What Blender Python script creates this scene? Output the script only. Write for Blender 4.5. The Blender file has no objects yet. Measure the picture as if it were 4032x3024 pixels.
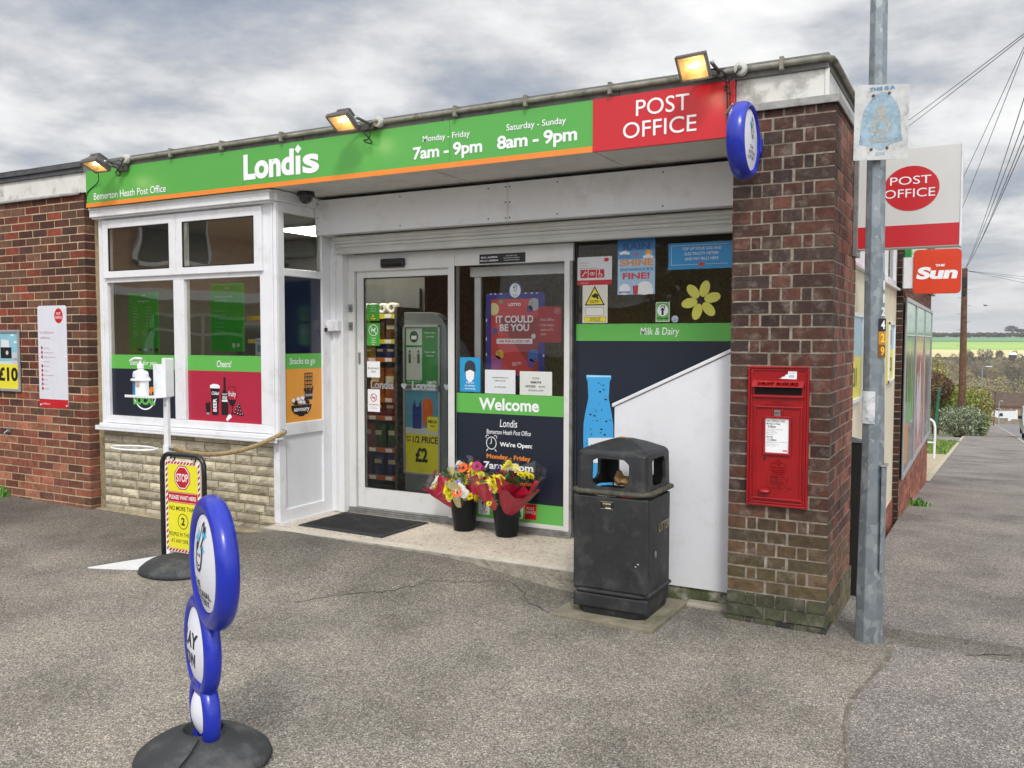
import bpy, bmesh, math, random
import numpy as np
from mathutils import Vector, Matrix, Quaternion
random.seed(7); RNG=np.random.RandomState(5)
scn=bpy.context.scene; COL=scn.collection
R=math.radians
# ---------------------------------------------------------------- camera
cam=bpy.data.cameras.new('camera'); camo=bpy.data.objects.new('camera',cam); COL.objects.link(camo); scn.camera=camo
_f=Vector((-math.sin(.4981)*math.cos(.0517),math.cos(.4981)*math.cos(.0517),-math.sin(.0517)))
_r0=_f.cross(Vector((0,0,1))).normalized(); _u0=_r0.cross(_f)
_r=_r0*math.cos(.0015)+_u0*math.sin(.0015); _u=_u0*math.cos(.0015)-_r0*math.sin(.0015)
camo.matrix_world=Matrix(((_r.x,_u.x,-_f.x,.7586),(_r.y,_u.y,-_f.y,-5.164),(_r.z,_u.z,-_f.z,1.6894),(0,0,0,1)))
cam.sensor_fit='HORIZONTAL'; cam.sensor_width=36; cam.lens=3418.2/4032*36; cam.clip_start=.05; cam.clip_end=9000
# ---------------------------------------------------------------- world, sun, exposure
SUN_EL,SUN_AZ=R(48),R(150)   # azimuth measured clockwise from +Y
sdir=Vector((math.sin(SUN_AZ)*math.cos(SUN_EL),math.cos(SUN_AZ)*math.cos(SUN_EL),math.sin(SUN_EL)))
w=bpy.data.worlds.new('World'); scn.world=w; w.use_nodes=True; nt=w.node_tree; nt.nodes.clear()
N=nt.nodes.new; L=nt.links.new
def nd(t,**k):
    n=N(t)
    for a,b in k.items(): setattr(n,a,b)
    return n
def ramp(nt_,stops,interp='LINEAR'):
    n=nt_.nodes.new('ShaderNodeValToRGB'); n.color_ramp.interpolation=interp
    e=n.color_ramp.elements
    while len(e)<len(stops): e.new(.5)
    for i,(p,c) in enumerate(stops):
        e[i].position=p; e[i].color=(c if len(c)==4 else (*c,1))
    return n
tc=N('ShaderNodeTexCoord'); sx=N('ShaderNodeSeparateXYZ'); L(tc.outputs['Generated'],sx.inputs[0])
def mth(op,a,b=None,c=None,clamp=False):
    n=nt.nodes.new('ShaderNodeMath'); n.operation=op; n.use_clamp=clamp
    for i,v in enumerate((a,b,c)):
        if v is None: continue
        if isinstance(v,(int,float)): n.inputs[i].default_value=v
        else: nt.links.new(v,n.inputs[i])
    return n.outputs[0]
zc=mth('MAXIMUM',sx.outputs[2],0.0); zden=mth('ADD',zc,.16)
cb=N('ShaderNodeCombineXYZ'); L(mth('DIVIDE',sx.outputs[0],zden),cb.inputs[0]); L(mth('DIVIDE',sx.outputs[1],zden),cb.inputs[1]); cb.inputs[2].default_value=5.2
n1=nd('ShaderNodeTexNoise'); n1.inputs['Scale'].default_value=1.35; n1.inputs['Detail'].default_value=8; n1.inputs['Roughness'].default_value=.56; n1.inputs['Distortion'].default_value=.15
n2=nd('ShaderNodeTexNoise'); n2.inputs['Scale'].default_value=3.4; n2.inputs['Detail'].default_value=6; n2.inputs['Roughness'].default_value=.6
L(cb.outputs[0],n1.inputs['Vector']); L(cb.outputs[0],n2.inputs['Vector'])
mixn=mth('ADD',mth('MULTIPLY',n1.outputs[0],.68),mth('MULTIPLY',n2.outputs[0],.32))
cr=ramp(nt,[(.36,(.31,.35,.43)),(.42,(.42,.455,.52)),(.46,(.53,.55,.585)),(.50,(.655,.665,.685)),(.555,(.83,.83,.835)),(.63,(.98,.975,.96))])
L(mixn,cr.inputs[0])
# brighter veil round the hidden sun, and a pale band near the horizon
dp=nd('ShaderNodeVectorMath',operation='DOT_PRODUCT'); L(tc.outputs['Generated'],dp.inputs[0]); dp.inputs[1].default_value=sdir
glow=mth('MULTIPLY',mth('POWER',mth('MAXIMUM',mth('ADD',mth('MULTIPLY',dp.outputs['Value'],.5),.5),0.0),2.2),1.25)
bright=mth('ADD',glow,.86)
hz=mth('MULTIPLY',mth('SUBTRACT',1.0,mth('DIVIDE',zc,.09),clamp=True),.8)
mh=nd('ShaderNodeMixRGB'); L(hz,mh.inputs[0]); L(cr.outputs[0],mh.inputs[1]); mh.inputs[2].default_value=(.74,.75,.77,1)
mc=nd('ShaderNodeMixRGB',blend_type='MULTIPLY'); mc.inputs[0].default_value=1; L(mh.outputs[0],mc.inputs[1]); L(bright,mc.inputs[2])
sky=N('ShaderNodeTexSky'); sky.sky_type='NISHITA'; sky.sun_disc=False; sky.sun_elevation=SUN_EL; sky.sun_rotation=SUN_AZ
bg1=N('ShaderNodeBackground'); L(sky.outputs[0],bg1.inputs[0]); bg1.inputs[1].default_value=.06
bg2=N('ShaderNodeBackground'); L(mc.outputs[0],bg2.inputs[0]); bg2.inputs[1].default_value=.84
ms=N('ShaderNodeMixShader'); ms.inputs[0].default_value=.92; L(bg1.outputs[0],ms.inputs[1]); L(bg2.outputs[0],ms.inputs[2])
wo=N('ShaderNodeOutputWorld'); L(ms.outputs[0],wo.inputs[0])
sl=bpy.data.lights.new('sun','SUN'); sl.energy=1.5; sl.angle=R(11); sl.color=(1,.965,.91)
slo=bpy.data.objects.new('sun',sl); COL.objects.link(slo); slo.rotation_euler=(-sdir).to_track_quat('-Z','Y').to_euler()
scn.view_settings.view_transform='Standard'; scn.view_settings.look='None'; scn.view_settings.gamma=1
scn.view_settings.exposure=.45
# ---------------------------------------------------------------- material helpers
def H(s):
    s=s.lstrip('#'); v=[int(s[i:i+2],16)/255 for i in (0,2,4)]
    return tuple((c/12.92 if c<=.04045 else ((c+.055)/1.055)**2.4) for c in v)
MC={}
def mat(name,col='#ffffff',rough=.5,metal=0,var=.12,vs=6.,bump=0,bs=40.,spec=.5,attr=False,coat=0,emit=0,detail=6,dirt=None,dirtamt=0,dirts=3.,bdist=.01,transl=0,alpha=1):
    if name in MC: return MC[name]
    m=bpy.data.materials.new(name); m.use_nodes=True; t=m.node_tree; b=t.nodes['Principled BSDF']
    c=H(col) if isinstance(col,str) else col
    b.inputs['Roughness'].default_value=rough; b.inputs['Metallic'].default_value=metal; b.inputs['Specular IOR Level'].default_value=spec
    if coat: b.inputs['Coat Weight'].default_value=coat; b.inputs['Coat Roughness'].default_value=.08
    co=t.nodes.new('ShaderNodeTexCoord'); src=None
    if attr:
        a=t.nodes.new('ShaderNodeAttribute'); a.attribute_name='Col'; src=a.outputs['Color']
    nz=t.nodes.new('ShaderNodeTexNoise'); nz.inputs['Scale'].default_value=vs; nz.inputs['Detail'].default_value=detail; nz.inputs['Roughness'].default_value=.6
    t.links.new(co.outputs['Object'],nz.inputs['Vector'])
    rp=ramp(t,[(.3,(1-var*1.6,)*3),(.7,(1+var*.6,)*3)]); t.links.new(nz.outputs[0],rp.inputs[0])
    mx=t.nodes.new('ShaderNodeMixRGB'); mx.blend_type='MULTIPLY'; mx.inputs[0].default_value=1
    if src: t.links.new(src,mx.inputs[1])
    else: mx.inputs[1].default_value=(*c,1)
    t.links.new(rp.outputs[0],mx.inputs[2]); out=mx.outputs[0]
    if dirt:
        n3=t.nodes.new('ShaderNodeTexNoise'); n3.inputs['Scale'].default_value=dirts; n3.inputs['Detail'].default_value=9; n3.inputs['Roughness'].default_value=.68
        t.links.new(co.outputs['Object'],n3.inputs['Vector'])
        r3=ramp(t,[(.52,(0,0,0)),(.68,(dirtamt,)*3)]); t.links.new(n3.outputs[0],r3.inputs[0])
        m3=t.nodes.new('ShaderNodeMixRGB'); t.links.new(r3.outputs[0],m3.inputs[0]); t.links.new(out,m3.inputs[1]); m3.inputs[2].default_value=(*H(dirt),1); out=m3.outputs[0]
    t.links.new(out,b.inputs['Base Color'])
    if bump:
        nb=t.nodes.new('ShaderNodeTexNoise'); nb.inputs['Scale'].default_value=bs; nb.inputs['Detail'].default_value=8; nb.inputs['Roughness'].default_value=.65
        t.links.new(co.outputs['Object'],nb.inputs['Vector'])
        bp=t.nodes.new('ShaderNodeBump'); bp.inputs['Strength'].default_value=bump; bp.inputs['Distance'].default_value=bdist
        t.links.new(nb.outputs[0],bp.inputs['Height']); t.links.new(bp.outputs[0],b.inputs['Normal'])
    if emit: b.inputs['Emission Color'].default_value=(*c,1); b.inputs['Emission Strength'].default_value=emit
    if transl: b.inputs['Subsurface Weight'].default_value=transl
    if alpha<1: b.inputs['Alpha'].default_value=alpha
    MC[name]=m; return m
def vin(col,rough=.32): return mat('print_'+col+str(rough),col,rough,var=.05,vs=2.5)
def glass(name,tint=(1,1,1),ior=1.62,rough=0,a=1.0):
    if name in MC: return MC[name]
    m=bpy.data.materials.new(name); m.use_nodes=True; t=m.node_tree; t.nodes.clear()
    fr=t.nodes.new('ShaderNodeFresnel'); fr.inputs[0].default_value=ior
    tr=t.nodes.new('ShaderNodeBsdfTransparent'); tr.inputs[0].default_value=(*tint,1)
    gl=t.nodes.new('ShaderNodeBsdfGlossy'); gl.inputs['Roughness'].default_value=rough
    co=t.nodes.new('ShaderNodeTexCoord'); nz=t.nodes.new('ShaderNodeTexNoise'); nz.inputs['Scale'].default_value=1.6; nz.inputs['Detail'].default_value=1
    t.links.new(co.outputs['Object'],nz.inputs['Vector'])
    bp=t.nodes.new('ShaderNodeBump'); bp.inputs['Strength'].default_value=.25; bp.inputs['Distance'].default_value=.02
    t.links.new(nz.outputs[0],bp.inputs['Height']); t.links.new(bp.outputs[0],gl.inputs['Normal'])
    mx=t.nodes.new('ShaderNodeMixShader'); t.links.new(fr.outputs[0],mx.inputs[0]); t.links.new(tr.outputs[0],mx.inputs[1]); t.links.new(gl.outputs[0],mx.inputs[2])
    o=t.nodes.new('ShaderNodeOutputMaterial'); t.links.new(mx.outputs[0],o.inputs[0]); MC[name]=m; return m
# ---------------------------------------------------------------- mesh helpers
class Fr:
    def __init__(s,o,r,u):
        s.o=Vector(o); s.r=Vector(r).normalized(); s.u=Vector(u).normalized(); s.n=s.r.cross(s.u)
    def p(s,a,b,d=0): return s.o+s.r*a+s.u*b+s.n*d
def FY(y): return Fr((0,y,0),(1,0,0),(0,0,1))      # wall facing the camera side (-Y): u=X, v=Z
def FX(x): return Fr((x,0,0),(0,1,0),(0,0,1))      # wall facing the road (+X): u=Y, v=Z
FZ=lambda z: Fr((0,0,z),(1,0,0),(0,1,0))
class MB:
    def __init__(s): s.v=[];s.f=[];s.m=[];s.mats=[];s.c=[];s.smooth=[]
    def mi(s,m):
        if m not in s.mats: s.mats.append(m)
        return s.mats.index(m)
    def add(s,vs,fs,m,col=None,sm=False):
        b=len(s.v); s.v+= [tuple(v) for v in vs]; i=s.mi(m)
        for f in fs: s.f.append(tuple(b+k for k in f)); s.m.append(i); s.c.append(col or (1,1,1)); s.smooth.append(sm)
    def box(s,x0,x1,y0,y1,z0,z1,m,col=None,ch=0,frm=None):
        if x0>x1:x0,x1=x1,x0
        if y0>y1:y0,y1=y1,y0
        if z0>z1:z0,z1=z1,z0
        vs=[(x,y,z) for z in (z0,z1) for (x,y) in ((x0,y0),(x1,y0),(x1,y1),(x0,y1))]
        if frm: vs=[frm.p(*v) for v in vs]
        s.add(vs,[(3,2,1,0),(4,5,6,7),(0,1,5,4),(1,2,6,5),(2,3,7,6),(3,0,4,7)],m,col)
    def fbox(s,fr,u0,u1,v0,v1,d0,d1,m,col=None):   # box in a frame, d outwards
        s.box(min(u0,u1),max(u0,u1),min(v0,v1),max(v0,v1),min(d0,d1),max(d0,d1),m,col,frm=fr)
    def poly(s,fr,pts,d,m,th=0,flip=False):
        area=sum(a[0]*b[1]-b[0]*a[1] for a,b in zip(pts,pts[1:]+pts[:1]))
        if area<0: pts=pts[::-1]
        n=len(pts); f=[fr.p(a,b,d) for a,b in pts]
        if th:
            g=[fr.p(a,b,d-th) for a,b in pts]
            s.add(f+g,[tuple(range(n)),tuple(range(2*n-1,n-1,-1))]+[(i,n+i,n+(i+1)%n,(i+1)%n) for i in range(n)],m)
        else: s.add(f,[tuple(range(n))],m)
    def rect(s,fr,u0,u1,v0,v1,d,m): s.poly(fr,[(u0,v0),(u1,v0),(u1,v1),(u0,v1)],d,m)
    def disc(s,fr,cu,cv,ru,rv,d,m,n=32,th=0): s.poly(fr,[(cu+ru*math.cos(k*2*math.pi/n),cv+rv*math.sin(k*2*math.pi/n)) for k in range(n)],d,m,th)
    def ring(s,fr,cu,cv,ru,rv,w,d,m,n=32,a0=0,a1=360):
        full=abs(a1-a0)>=360; k=n if full else n+1
        P=[];Q=[]
        for i in range(k):
            a=R(a0+(a1-a0)*i/n); P.append(fr.p(cu+ru*math.cos(a),cv+rv*math.sin(a),d)); Q.append(fr.p(cu+(ru-w)*math.cos(a),cv+(rv-w)*math.sin(a),d))
        s.add(P+Q,[(i,(i+1)%k,k+(i+1)%k,k+i) for i in range(n)],m)
    def stroke(s,fr,pts,w,d,m):
        for (a,b),(c,e) in zip(pts,pts[1:]):
            l=math.hypot(c-a,e-b) or 1e-6; nx,ny=-(e-b)/l*w/2,(c-a)/l*w/2; ex,ey=(c-a)/l*w*.3,(e-b)/l*w*.3
            s.poly(fr,[(a-ex+nx,b-ey+ny),(a-ex-nx,b-ey-ny),(c+ex-nx,e+ey-ny),(c+ex+nx,e+ey+ny)],d,m)
    def tube(s,pts,r,m,n=8,closed=False,cap=True):
        pts=[Vector(p) for p in pts]; k=len(pts); rs=r if isinstance(r,(list,tuple)) else [r]*k
        T=[]
        for i in range(k):
            a=pts[i-1] if (i>0 or closed) else pts[i]; b=pts[(i+1)%k] if (i<k-1 or closed) else pts[i]; T.append((b-a).normalized())
        ref=Vector((0,0,1)) if abs(T[0].z)<.9 else Vector((1,0,0)); nv=(ref-T[0]*ref.dot(T[0])).normalized(); vs=[]
        for i in range(k):
            nv=(nv-T[i]*nv.dot(T[i])).normalized(); bv=T[i].cross(nv)
            for j in range(n):
                a=2*math.pi*j/n; vs.append(pts[i]+(nv*math.cos(a)+bv*math.sin(a))*rs[i])
        fs=[(i*n+j,i*n+(j+1)%n,((i+1)%k)*n+(j+1)%n,((i+1)%k)*n+j) for i in range(k if closed else k-1) for j in range(n)]
        s.add(vs,fs,m,sm=n>6)
        if cap and not closed: s.add([vs[j] for j in range(n)],[tuple(range(n-1,-1,-1))],m); s.add([vs[(k-1)*n+j] for j in range(n)],[tuple(range(n))],m)
    def lathe(s,c,prof,m,n=32,axis=None,sm=True,sx=1,sy=1,cap=True):
        c=Vector(c); ax=Vector(axis or (0,0,1)).normalized(); q=Vector((0,0,1)).rotation_difference(ax); vs=[]
        for r,h in prof:
            for j in range(n):
                a=2*math.pi*j/n; vs.append(c+q@Vector((r*math.cos(a)*sx,r*math.sin(a)*sy,h)))
        k=len(prof); s.add(vs,[(i*n+j,i*n+(j+1)%n,(i+1)*n+(j+1)%n,(i+1)*n+j) for i in range(k-1) for j in range(n)],m,sm=sm)
        if cap:
            if prof[0][0]>1e-4: s.add(vs[:n],[tuple(range(n-1,-1,-1))],m)
            if prof[-1][0]>1e-4: s.add(vs[-n:],[tuple(range(n))],m)
    def build(s,name,parent=None,bevel=0,kind=None,seg=2):
        me=bpy.data.meshes.new(name); me.from_pydata(s.v,[],s.f)
        for m in s.mats: me.materials.append(m)
        me.polygons.foreach_set('material_index',s.m); me.polygons.foreach_set('use_smooth',s.smooth)
        if any(c!=(1,1,1) for c in s.c):
            at=me.color_attributes.new('Col','FLOAT_COLOR','CORNER'); arr=np.ones((len(me.loops),4),np.float32)
            cc=np.array(s.c,np.float32); tot=np.zeros(len(me.polygons),np.int32); me.polygons.foreach_get('loop_total',tot); arr[:,:3]=np.repeat(cc,tot,axis=0)
            at.data.foreach_set('color',arr.ravel())
        me.update(); o=bpy.data.objects.new(name,me); COL.objects.link(o)
        if bevel:
            b=o.modifiers.new('bevel','BEVEL'); b.width=bevel; b.segments=seg; b.limit_method='ANGLE'; b.angle_limit=R(40)
        if parent: o.parent=parent; me.transform(Matrix.Translation(-wloc(parent)))
        if kind: o['kind']=kind
        return o
def wloc(o):
    v=Vector(o.location); p=o.parent
    while p: v+=Vector(p.location); p=p.parent
    return v
def tag(o,label,cat,group=None,kind=None):
    o['label']=label; o['category']=cat
    if group:o['group']=group
    if kind:o['kind']=kind
    return o
def thing(name,loc,label,cat,group=None):
    o=bpy.data.objects.new(name,None); COL.objects.link(o); o.location=loc; o.empty_display_size=.1
    return tag(o,label,cat,group)
def copytree(o,parent=None):
    c=o.copy(); COL.objects.link(c); c.parent=parent
    for ch in [x for x in bpy.data.objects if x.parent==o]: copytree(ch,c)
    return c
# text: outlines of the built-in font turned into mesh and fitted to a box (u0,u1,v0,v1)
TC={}
def tmesh(body,bold,res=2,sp=1.0):
    k=(body,bold,res,sp)
    if k in TC: return TC[k]
    cu=bpy.data.curves.new('t','FONT'); cu.body=body; cu.size=1; cu.offset=bold; cu.resolution_u=max(res,4); cu.space_character=sp
    o=bpy.data.objects.new('t',cu); COL.objects.link(o); dg=bpy.context.evaluated_depsgraph_get(); me=bpy.data.meshes.new_from_object(o.evaluated_get(dg))
    vs=[(v.co.x,v.co.y) for v in me.vertices]; fs=[tuple(p.vertices) for p in me.polygons]
    bpy.data.objects.remove(o); bpy.data.curves.remove(cu); bpy.data.meshes.remove(me)
    xs=[v[0] for v in vs] or [0]; ys=[v[1] for v in vs] or [0]
    TC[k]=(vs,fs,min(xs),max(xs),min(ys),max(ys)); return TC[k]
def txt(mb,body,fr,u0,u1,v0,v1,d,m,bold=0.0,shear=0,res=2,sp=1.0,warp=None):
    vs,fs,a,b,c,e=tmesh(body,bold,res,sp)
    if u1 is None: k=(v1-v0)/(e-c); su=k; 
    else: su=(u1-u0)/(b-a)
    sv=(v1-v0)/(e-c) if v1 is not None else su
    P=[(u0+(x-a)*su+shear*(y-c)*sv,v0+(y-c)*sv) for x,y in vs]
    if warp: P=[warp(*p) for p in P]; mb.add([fr.p(*p) for p in P],fs,m)
    else: mb.add([fr.p(x,y,d) for x,y in P],fs,m)
def cap(mb,body,fr,cu,v0,h,d,m,bold=0.0,align='c',shear=0,wf=1.0,sp=1.0):
    vs,fs,a,b,c,e=tmesh(body,bold,2,sp); k=h/.73; wd=(b-a)*k*wf
    u0=cu-wd/2 if align=='c' else cu
    mb.add([fr.p(u0+(x-a)*k*wf+shear*y*k,v0+y*k,d) for x,y in vs],fs,m); return wd
def rrect(u0,u1,v0,v1,r,n=5):
    P=[]
    for cx,cy,a in ((u1-r,v1-r,0),(u0+r,v1-r,90),(u0+r,v0+r,180),(u1-r,v0+r,270)):
        for i in range(n+1): t=R(a+90*i/n); P.append((cx+r*math.cos(t),cy+r*math.sin(t)))
    return P
# ---------------------------------------------------------------- materials
PVC=mat('white_upvc','#e9eaee',.28,var=.04,vs=3,dirt='#b9b6ac',dirtamt=.35,dirts=5)
PVC2=mat('white_cladding','#e4e4e6',.4,var=.05,vs=2,dirt='#aaa79d',dirtamt=.35,dirts=4)
ALU=mat('white_door_frame','#dcdcda',.4,var=.05,vs=3,dirt='#a5a298',dirtamt=.3,dirts=6)
METAL=mat('track_metal','#9a9a98',.38,metal=.6,var=.15,vs=12,dirt='#5c574d',dirtamt=.6,dirts=9)
BLK=mat('black_plastic','#1b1c1f',.42,var=.1,vs=8)
RUB=mat('black_rubber','#3a3c3e',.75,var=.22,vs=9,bump=.25,bs=60,dirt='#6d6c69',dirtamt=.5,dirts=6)
GREEN=mat('sign_green','#58aa4c',.33,var=.03,vs=1.2)
GREENV=mat('vinyl_green','#63b553',.3,var=.03,vs=2)
ORANGE=mat('stripe_orange','#ef8a35',.35,var=.03)
WHT=mat('lettering_white','#f2f3f6',.4,var=.03)
REDS=mat('sign_red','#c8232b',.3,var=.04,vs=1.5)
NAVY=mat('vinyl_navy','#1f2a3b',.25,var=.04)
MORTAR=mat('mortar_beige','#d3bf9a',.9,var=.2,vs=25,bump=.5,bs=180)
MORTARG=mat('mortar_grey','#978d7f',.9,var=.3,vs=18,bump=.5,bs=180,dirt='#c9c2b2',dirtamt=.5,dirts=14)
BRICK=mat('brick_face','#ffffff',.85,var=.3,vs=22,bump=.55,bs=90,attr=True,dirt='#2e2620',dirtamt=.3,dirts=30,bdist=.006)
BRICKP=mat('brick_face_weathered','#ffffff',.82,var=.32,vs=20,bump=.6,bs=80,attr=True,dirt='#8f867c',dirtamt=.42,dirts=11,bdist=.006)
STONE=mat('stone_face','#ffffff',.92,var=.2,vs=14,bump=.6,bs=60,attr=True,bdist=.012)
ASPH=None
CONC=mat('concrete','#a39d8f',.9,var=.2,vs=7,bump=.5,bs=120,dirt='#5b6047',dirtamt=.6,dirts=5)
FELT=mat('roofing_felt','#55575a',.9,var=.25,vs=8,bump=.5,bs=40)
LEAD=mat('lead_flashing','#a2a19d',.6,var=.2,vs=9,bump=.2,bs=14,dirt='#4d4a40',dirtamt=.5,dirts=11)
FASC=mat('painted_fascia','#dcdbd6',.55,var=.08,vs=3,dirt='#4d4b43',dirtamt=.55,dirts=7)
GALV=None
DARKIN=mat('interior_dark','#26292b',.8)
GLS=glass('window_glass',tint=(.93,.96,.95),ior=2.1)
GLD=glass('door_glass',tint=(.95,.97,.96),ior=1.45)
# asphalt
def asphalt(name,c_dark,c_mid,c_light,stain,darkzone=False):
    m=bpy.data.materials.new(name); m.use_nodes=True; t=m.node_tree; b=t.nodes['Principled BSDF']; b.inputs['Roughness'].default_value=.88; b.inputs['Specular IOR Level'].default_value=.35
    co=t.nodes.new('ShaderNodeTexCoord'); X=t.links.new; V=co.outputs['Object']
    def noise(s,d,r=.6):
        n=t.nodes.new('ShaderNodeTexNoise'); n.inputs['Scale'].default_value=s; n.inputs['Detail'].default_value=d; n.inputs['Roughness'].default_value=r; X(V,n.inputs['Vector']); return n
    vo=t.nodes.new('ShaderNodeTexVoronoi'); vo.inputs['Scale'].default_value=190; X(V,vo.inputs['Vector'])
    sp=t.nodes.new('ShaderNodeSeparateColor'); X(vo.outputs['Color'],sp.inputs[0])
    r1=ramp(t,[(.0,H(c_dark)),(.45,H(c_mid)),(.85,H(c_light)),(1,H('#cfc8bb'))]); X(sp.outputs[0],r1.inputs[0])
    nf=noise(45,7,.72); r2=ramp(t,[(.3,(.74,)*3),(.7,(1.2,)*3)]); X(nf.outputs[0],r2.inputs[0])
    m1=t.nodes.new('ShaderNodeMixRGB'); m1.blend_type='MULTIPLY'; m1.inputs[0].default_value=1; X(r1.outputs[0],m1.inputs[1]); X(r2.outputs[0],m1.inputs[2])
    ns=noise(1.1,7,.62); r3=ramp(t,[(.36,(.72,.71,.70)),(.5,(1,1,1)),(.64,(1.22,1.2,1.15))]); X(ns.outputs[0],r3.inputs[0])
    m2=t.nodes.new('ShaderNodeMixRGB'); m2.blend_type='MULTIPLY'; m2.inputs[0].default_value=1; X(m1.outputs[0],m2.inputs[1]); X(r3.outputs[0],m2.inputs[2]); out=m2.outputs[0]
    nl=noise(3.3,9,.75); r4=ramp(t,[(.6,(0,0,0)),(.72,(.5,.5,.5))]); X(nl.outputs[0],r4.inputs[0])
    m4=t.nodes.new('ShaderNodeMixRGB'); X(r4.outputs[0],m4.inputs[0]); X(out,m4.inputs[1]); m4.inputs[2].default_value=(*H(stain),1); out=m4.outputs[0]
    if darkzone:  # tarmac colour gets darker towards the shop front, with a noisy edge
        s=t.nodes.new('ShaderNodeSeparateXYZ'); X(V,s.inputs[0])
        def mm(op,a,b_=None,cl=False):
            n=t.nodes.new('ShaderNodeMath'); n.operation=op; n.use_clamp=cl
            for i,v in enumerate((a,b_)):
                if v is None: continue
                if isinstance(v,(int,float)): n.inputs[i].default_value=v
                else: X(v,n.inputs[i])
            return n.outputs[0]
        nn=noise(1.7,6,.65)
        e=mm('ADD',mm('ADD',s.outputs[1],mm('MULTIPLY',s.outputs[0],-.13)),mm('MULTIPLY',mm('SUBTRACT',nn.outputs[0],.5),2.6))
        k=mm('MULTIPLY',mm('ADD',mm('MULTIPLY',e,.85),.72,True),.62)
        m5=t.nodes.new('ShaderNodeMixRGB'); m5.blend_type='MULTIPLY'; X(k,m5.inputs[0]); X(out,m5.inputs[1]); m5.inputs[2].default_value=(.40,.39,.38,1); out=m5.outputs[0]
    X(out,b.inputs['Base Color'])
    bp=t.nodes.new('ShaderNodeBump'); bp.inputs['Strength'].default_value=.75; bp.inputs['Distance'].default_value=.006
    ad=t.nodes.new('ShaderNodeMath'); ad.operation='ADD'; X(vo.outputs['Distance'],ad.inputs[0]); X(noise(60,5).outputs[0],ad.inputs[1]); X(ad.outputs[0],bp.inputs['Height']); X(bp.outputs[0],b.inputs['Normal'])
    return m
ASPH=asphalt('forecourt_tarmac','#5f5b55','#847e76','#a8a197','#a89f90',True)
PAVE=asphalt('pavement_tarmac','#5b5653','#7e7874','#9c9590','#948d86')
ROADM=asphalt('road_tarmac','#4a4848','#77757a','#9a989a','#8d8a88')
# ---------------------------------------------------------------- ground
KN=[(-60,0),(0,0),(4.7,-.2),(10.1,-.58),(42,-2.95),(170,-13.0),(260,-19.0)]
def gz(x,y):
    if y<=0 or x<-.9:
        sm=lambda a,b,v:(lambda q:q*q*(3-2*q))(max(0,min(1,(v-a)/(b-a))))
        hump=.105*sm(-4.75,-4.1,x)*(1-sm(-2.7,-1.5,x))*(1-sm(0,1.15,-y-.03))
        return .012*min(max(-x,0),9)+hump
    for (a,za),(b,zb) in zip(KN,KN[1:]):
        if y<=b: return za+(zb-za)*(y-a)/(b-a)
    return KN[-1][1]
def sheet(name,xs,ys,zf,m,kind='structure'):
    mb=MB(); nx=len(xs)
    mb.add([(x,y,zf(x,y)) for y in ys for x in xs],[(j*nx+i,j*nx+i+1,(j+1)*nx+i+1,(j+1)*nx+i) for j in range(len(ys)-1) for i in range(nx-1)],m,sm=True)
    return mb.build(name,kind=kind)
ls=lambda a,b,n:[a+(b-a)*i/(n-1) for i in range(n)]
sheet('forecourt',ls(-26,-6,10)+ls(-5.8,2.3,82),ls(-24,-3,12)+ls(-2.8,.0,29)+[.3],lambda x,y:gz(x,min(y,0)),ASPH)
ys=ls(0,10.1,12)+ls(12,42,12)+ls(46,170,14)+[200,260]
sheet('pavement',[0,.7,1.4,2.2],ys,lambda x,y:gz(max(x,0),y)+.001,PAVE)
# pavement strip beside the forecourt with a wandering joint
mb=MB(); yy=ls(-14,0,57); ex=[.3+.05*math.sin(y*2.1)+.03*math.sin(y*7.3+1)+.02*math.sin(y*19)+(.10*math.exp(-((y+.35)/.3)**2)) for y in yy]
vs=[];
for y,x in zip(yy,ex): vs+=[(x,y,.005),(2.2,y,.005)]
mb.add(vs,[(2*i,2*i+1,2*i+3,2*i+2) for i in range(len(yy)-1)],PAVE); mb.build('pavement_strip',kind='structure')
mb=MB(); CR=mat('joint_dirt','#7f776b',.95,var=.4,vs=20,bump=.5,bs=90,dirt='#a59d8c',dirtamt=.95,dirts=9); vs=[]
for i,(y,x) in enumerate(zip(yy,ex)): w_=.010+.007*math.sin(i*1.7)+.02*math.exp(-((y+.25)/.3)**2); vs+=[(x-w_,y,.004),(x+.006,y,.0085)]
mb.add(vs,[(2*i,2*i+1,2*i+3,2*i+2) for i in range(len(yy)-1)],CR); mb.build('pavement_joint',kind='structure')
sheet('road',[2.34,5,8,11],[-24,0]+ys[1:],lambda x,y:gz(0,y)-.1,ROADM)
KERB=mat('kerb_concrete','#a9a49a',.85,var=.15,vs=4,bump=.3,bs=60)
mb=MB()
for y0,y1 in zip([-24]+ys,ys+[None]):
    if y1 is None: break
    za,zb=gz(1,y0),gz(1,y1)
    mb.add([(2.2,y0,za+.012),(2.34,y0,za+.012),(2.34,y0,za-.12),(2.2,y1,zb+.012),(2.34,y1,zb+.012),(2.34,y1,zb-.12)],[(0,1,4,3),(1,2,5,4)],KERB)
mb.build('kerb',kind='structure')
EDG=mat('edging_concrete','#c2b69e',.85,var=.15,vs=4)
mb=MB()
for i in range(16):
    y0=10.15+i*1.9; y1=y0+1.87; 
    if i==11: continue
    mb.add([(-.05,y0,gz(0,y0)+.012),(.04,y0,gz(0,y0)+.012),(.04,y1,gz(0,y1)+.012),(-.05,y1,gz(0,y1)+.012)],[(0,1,2,3)],EDG)
mb.build('path_edging',kind='structure')
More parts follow.
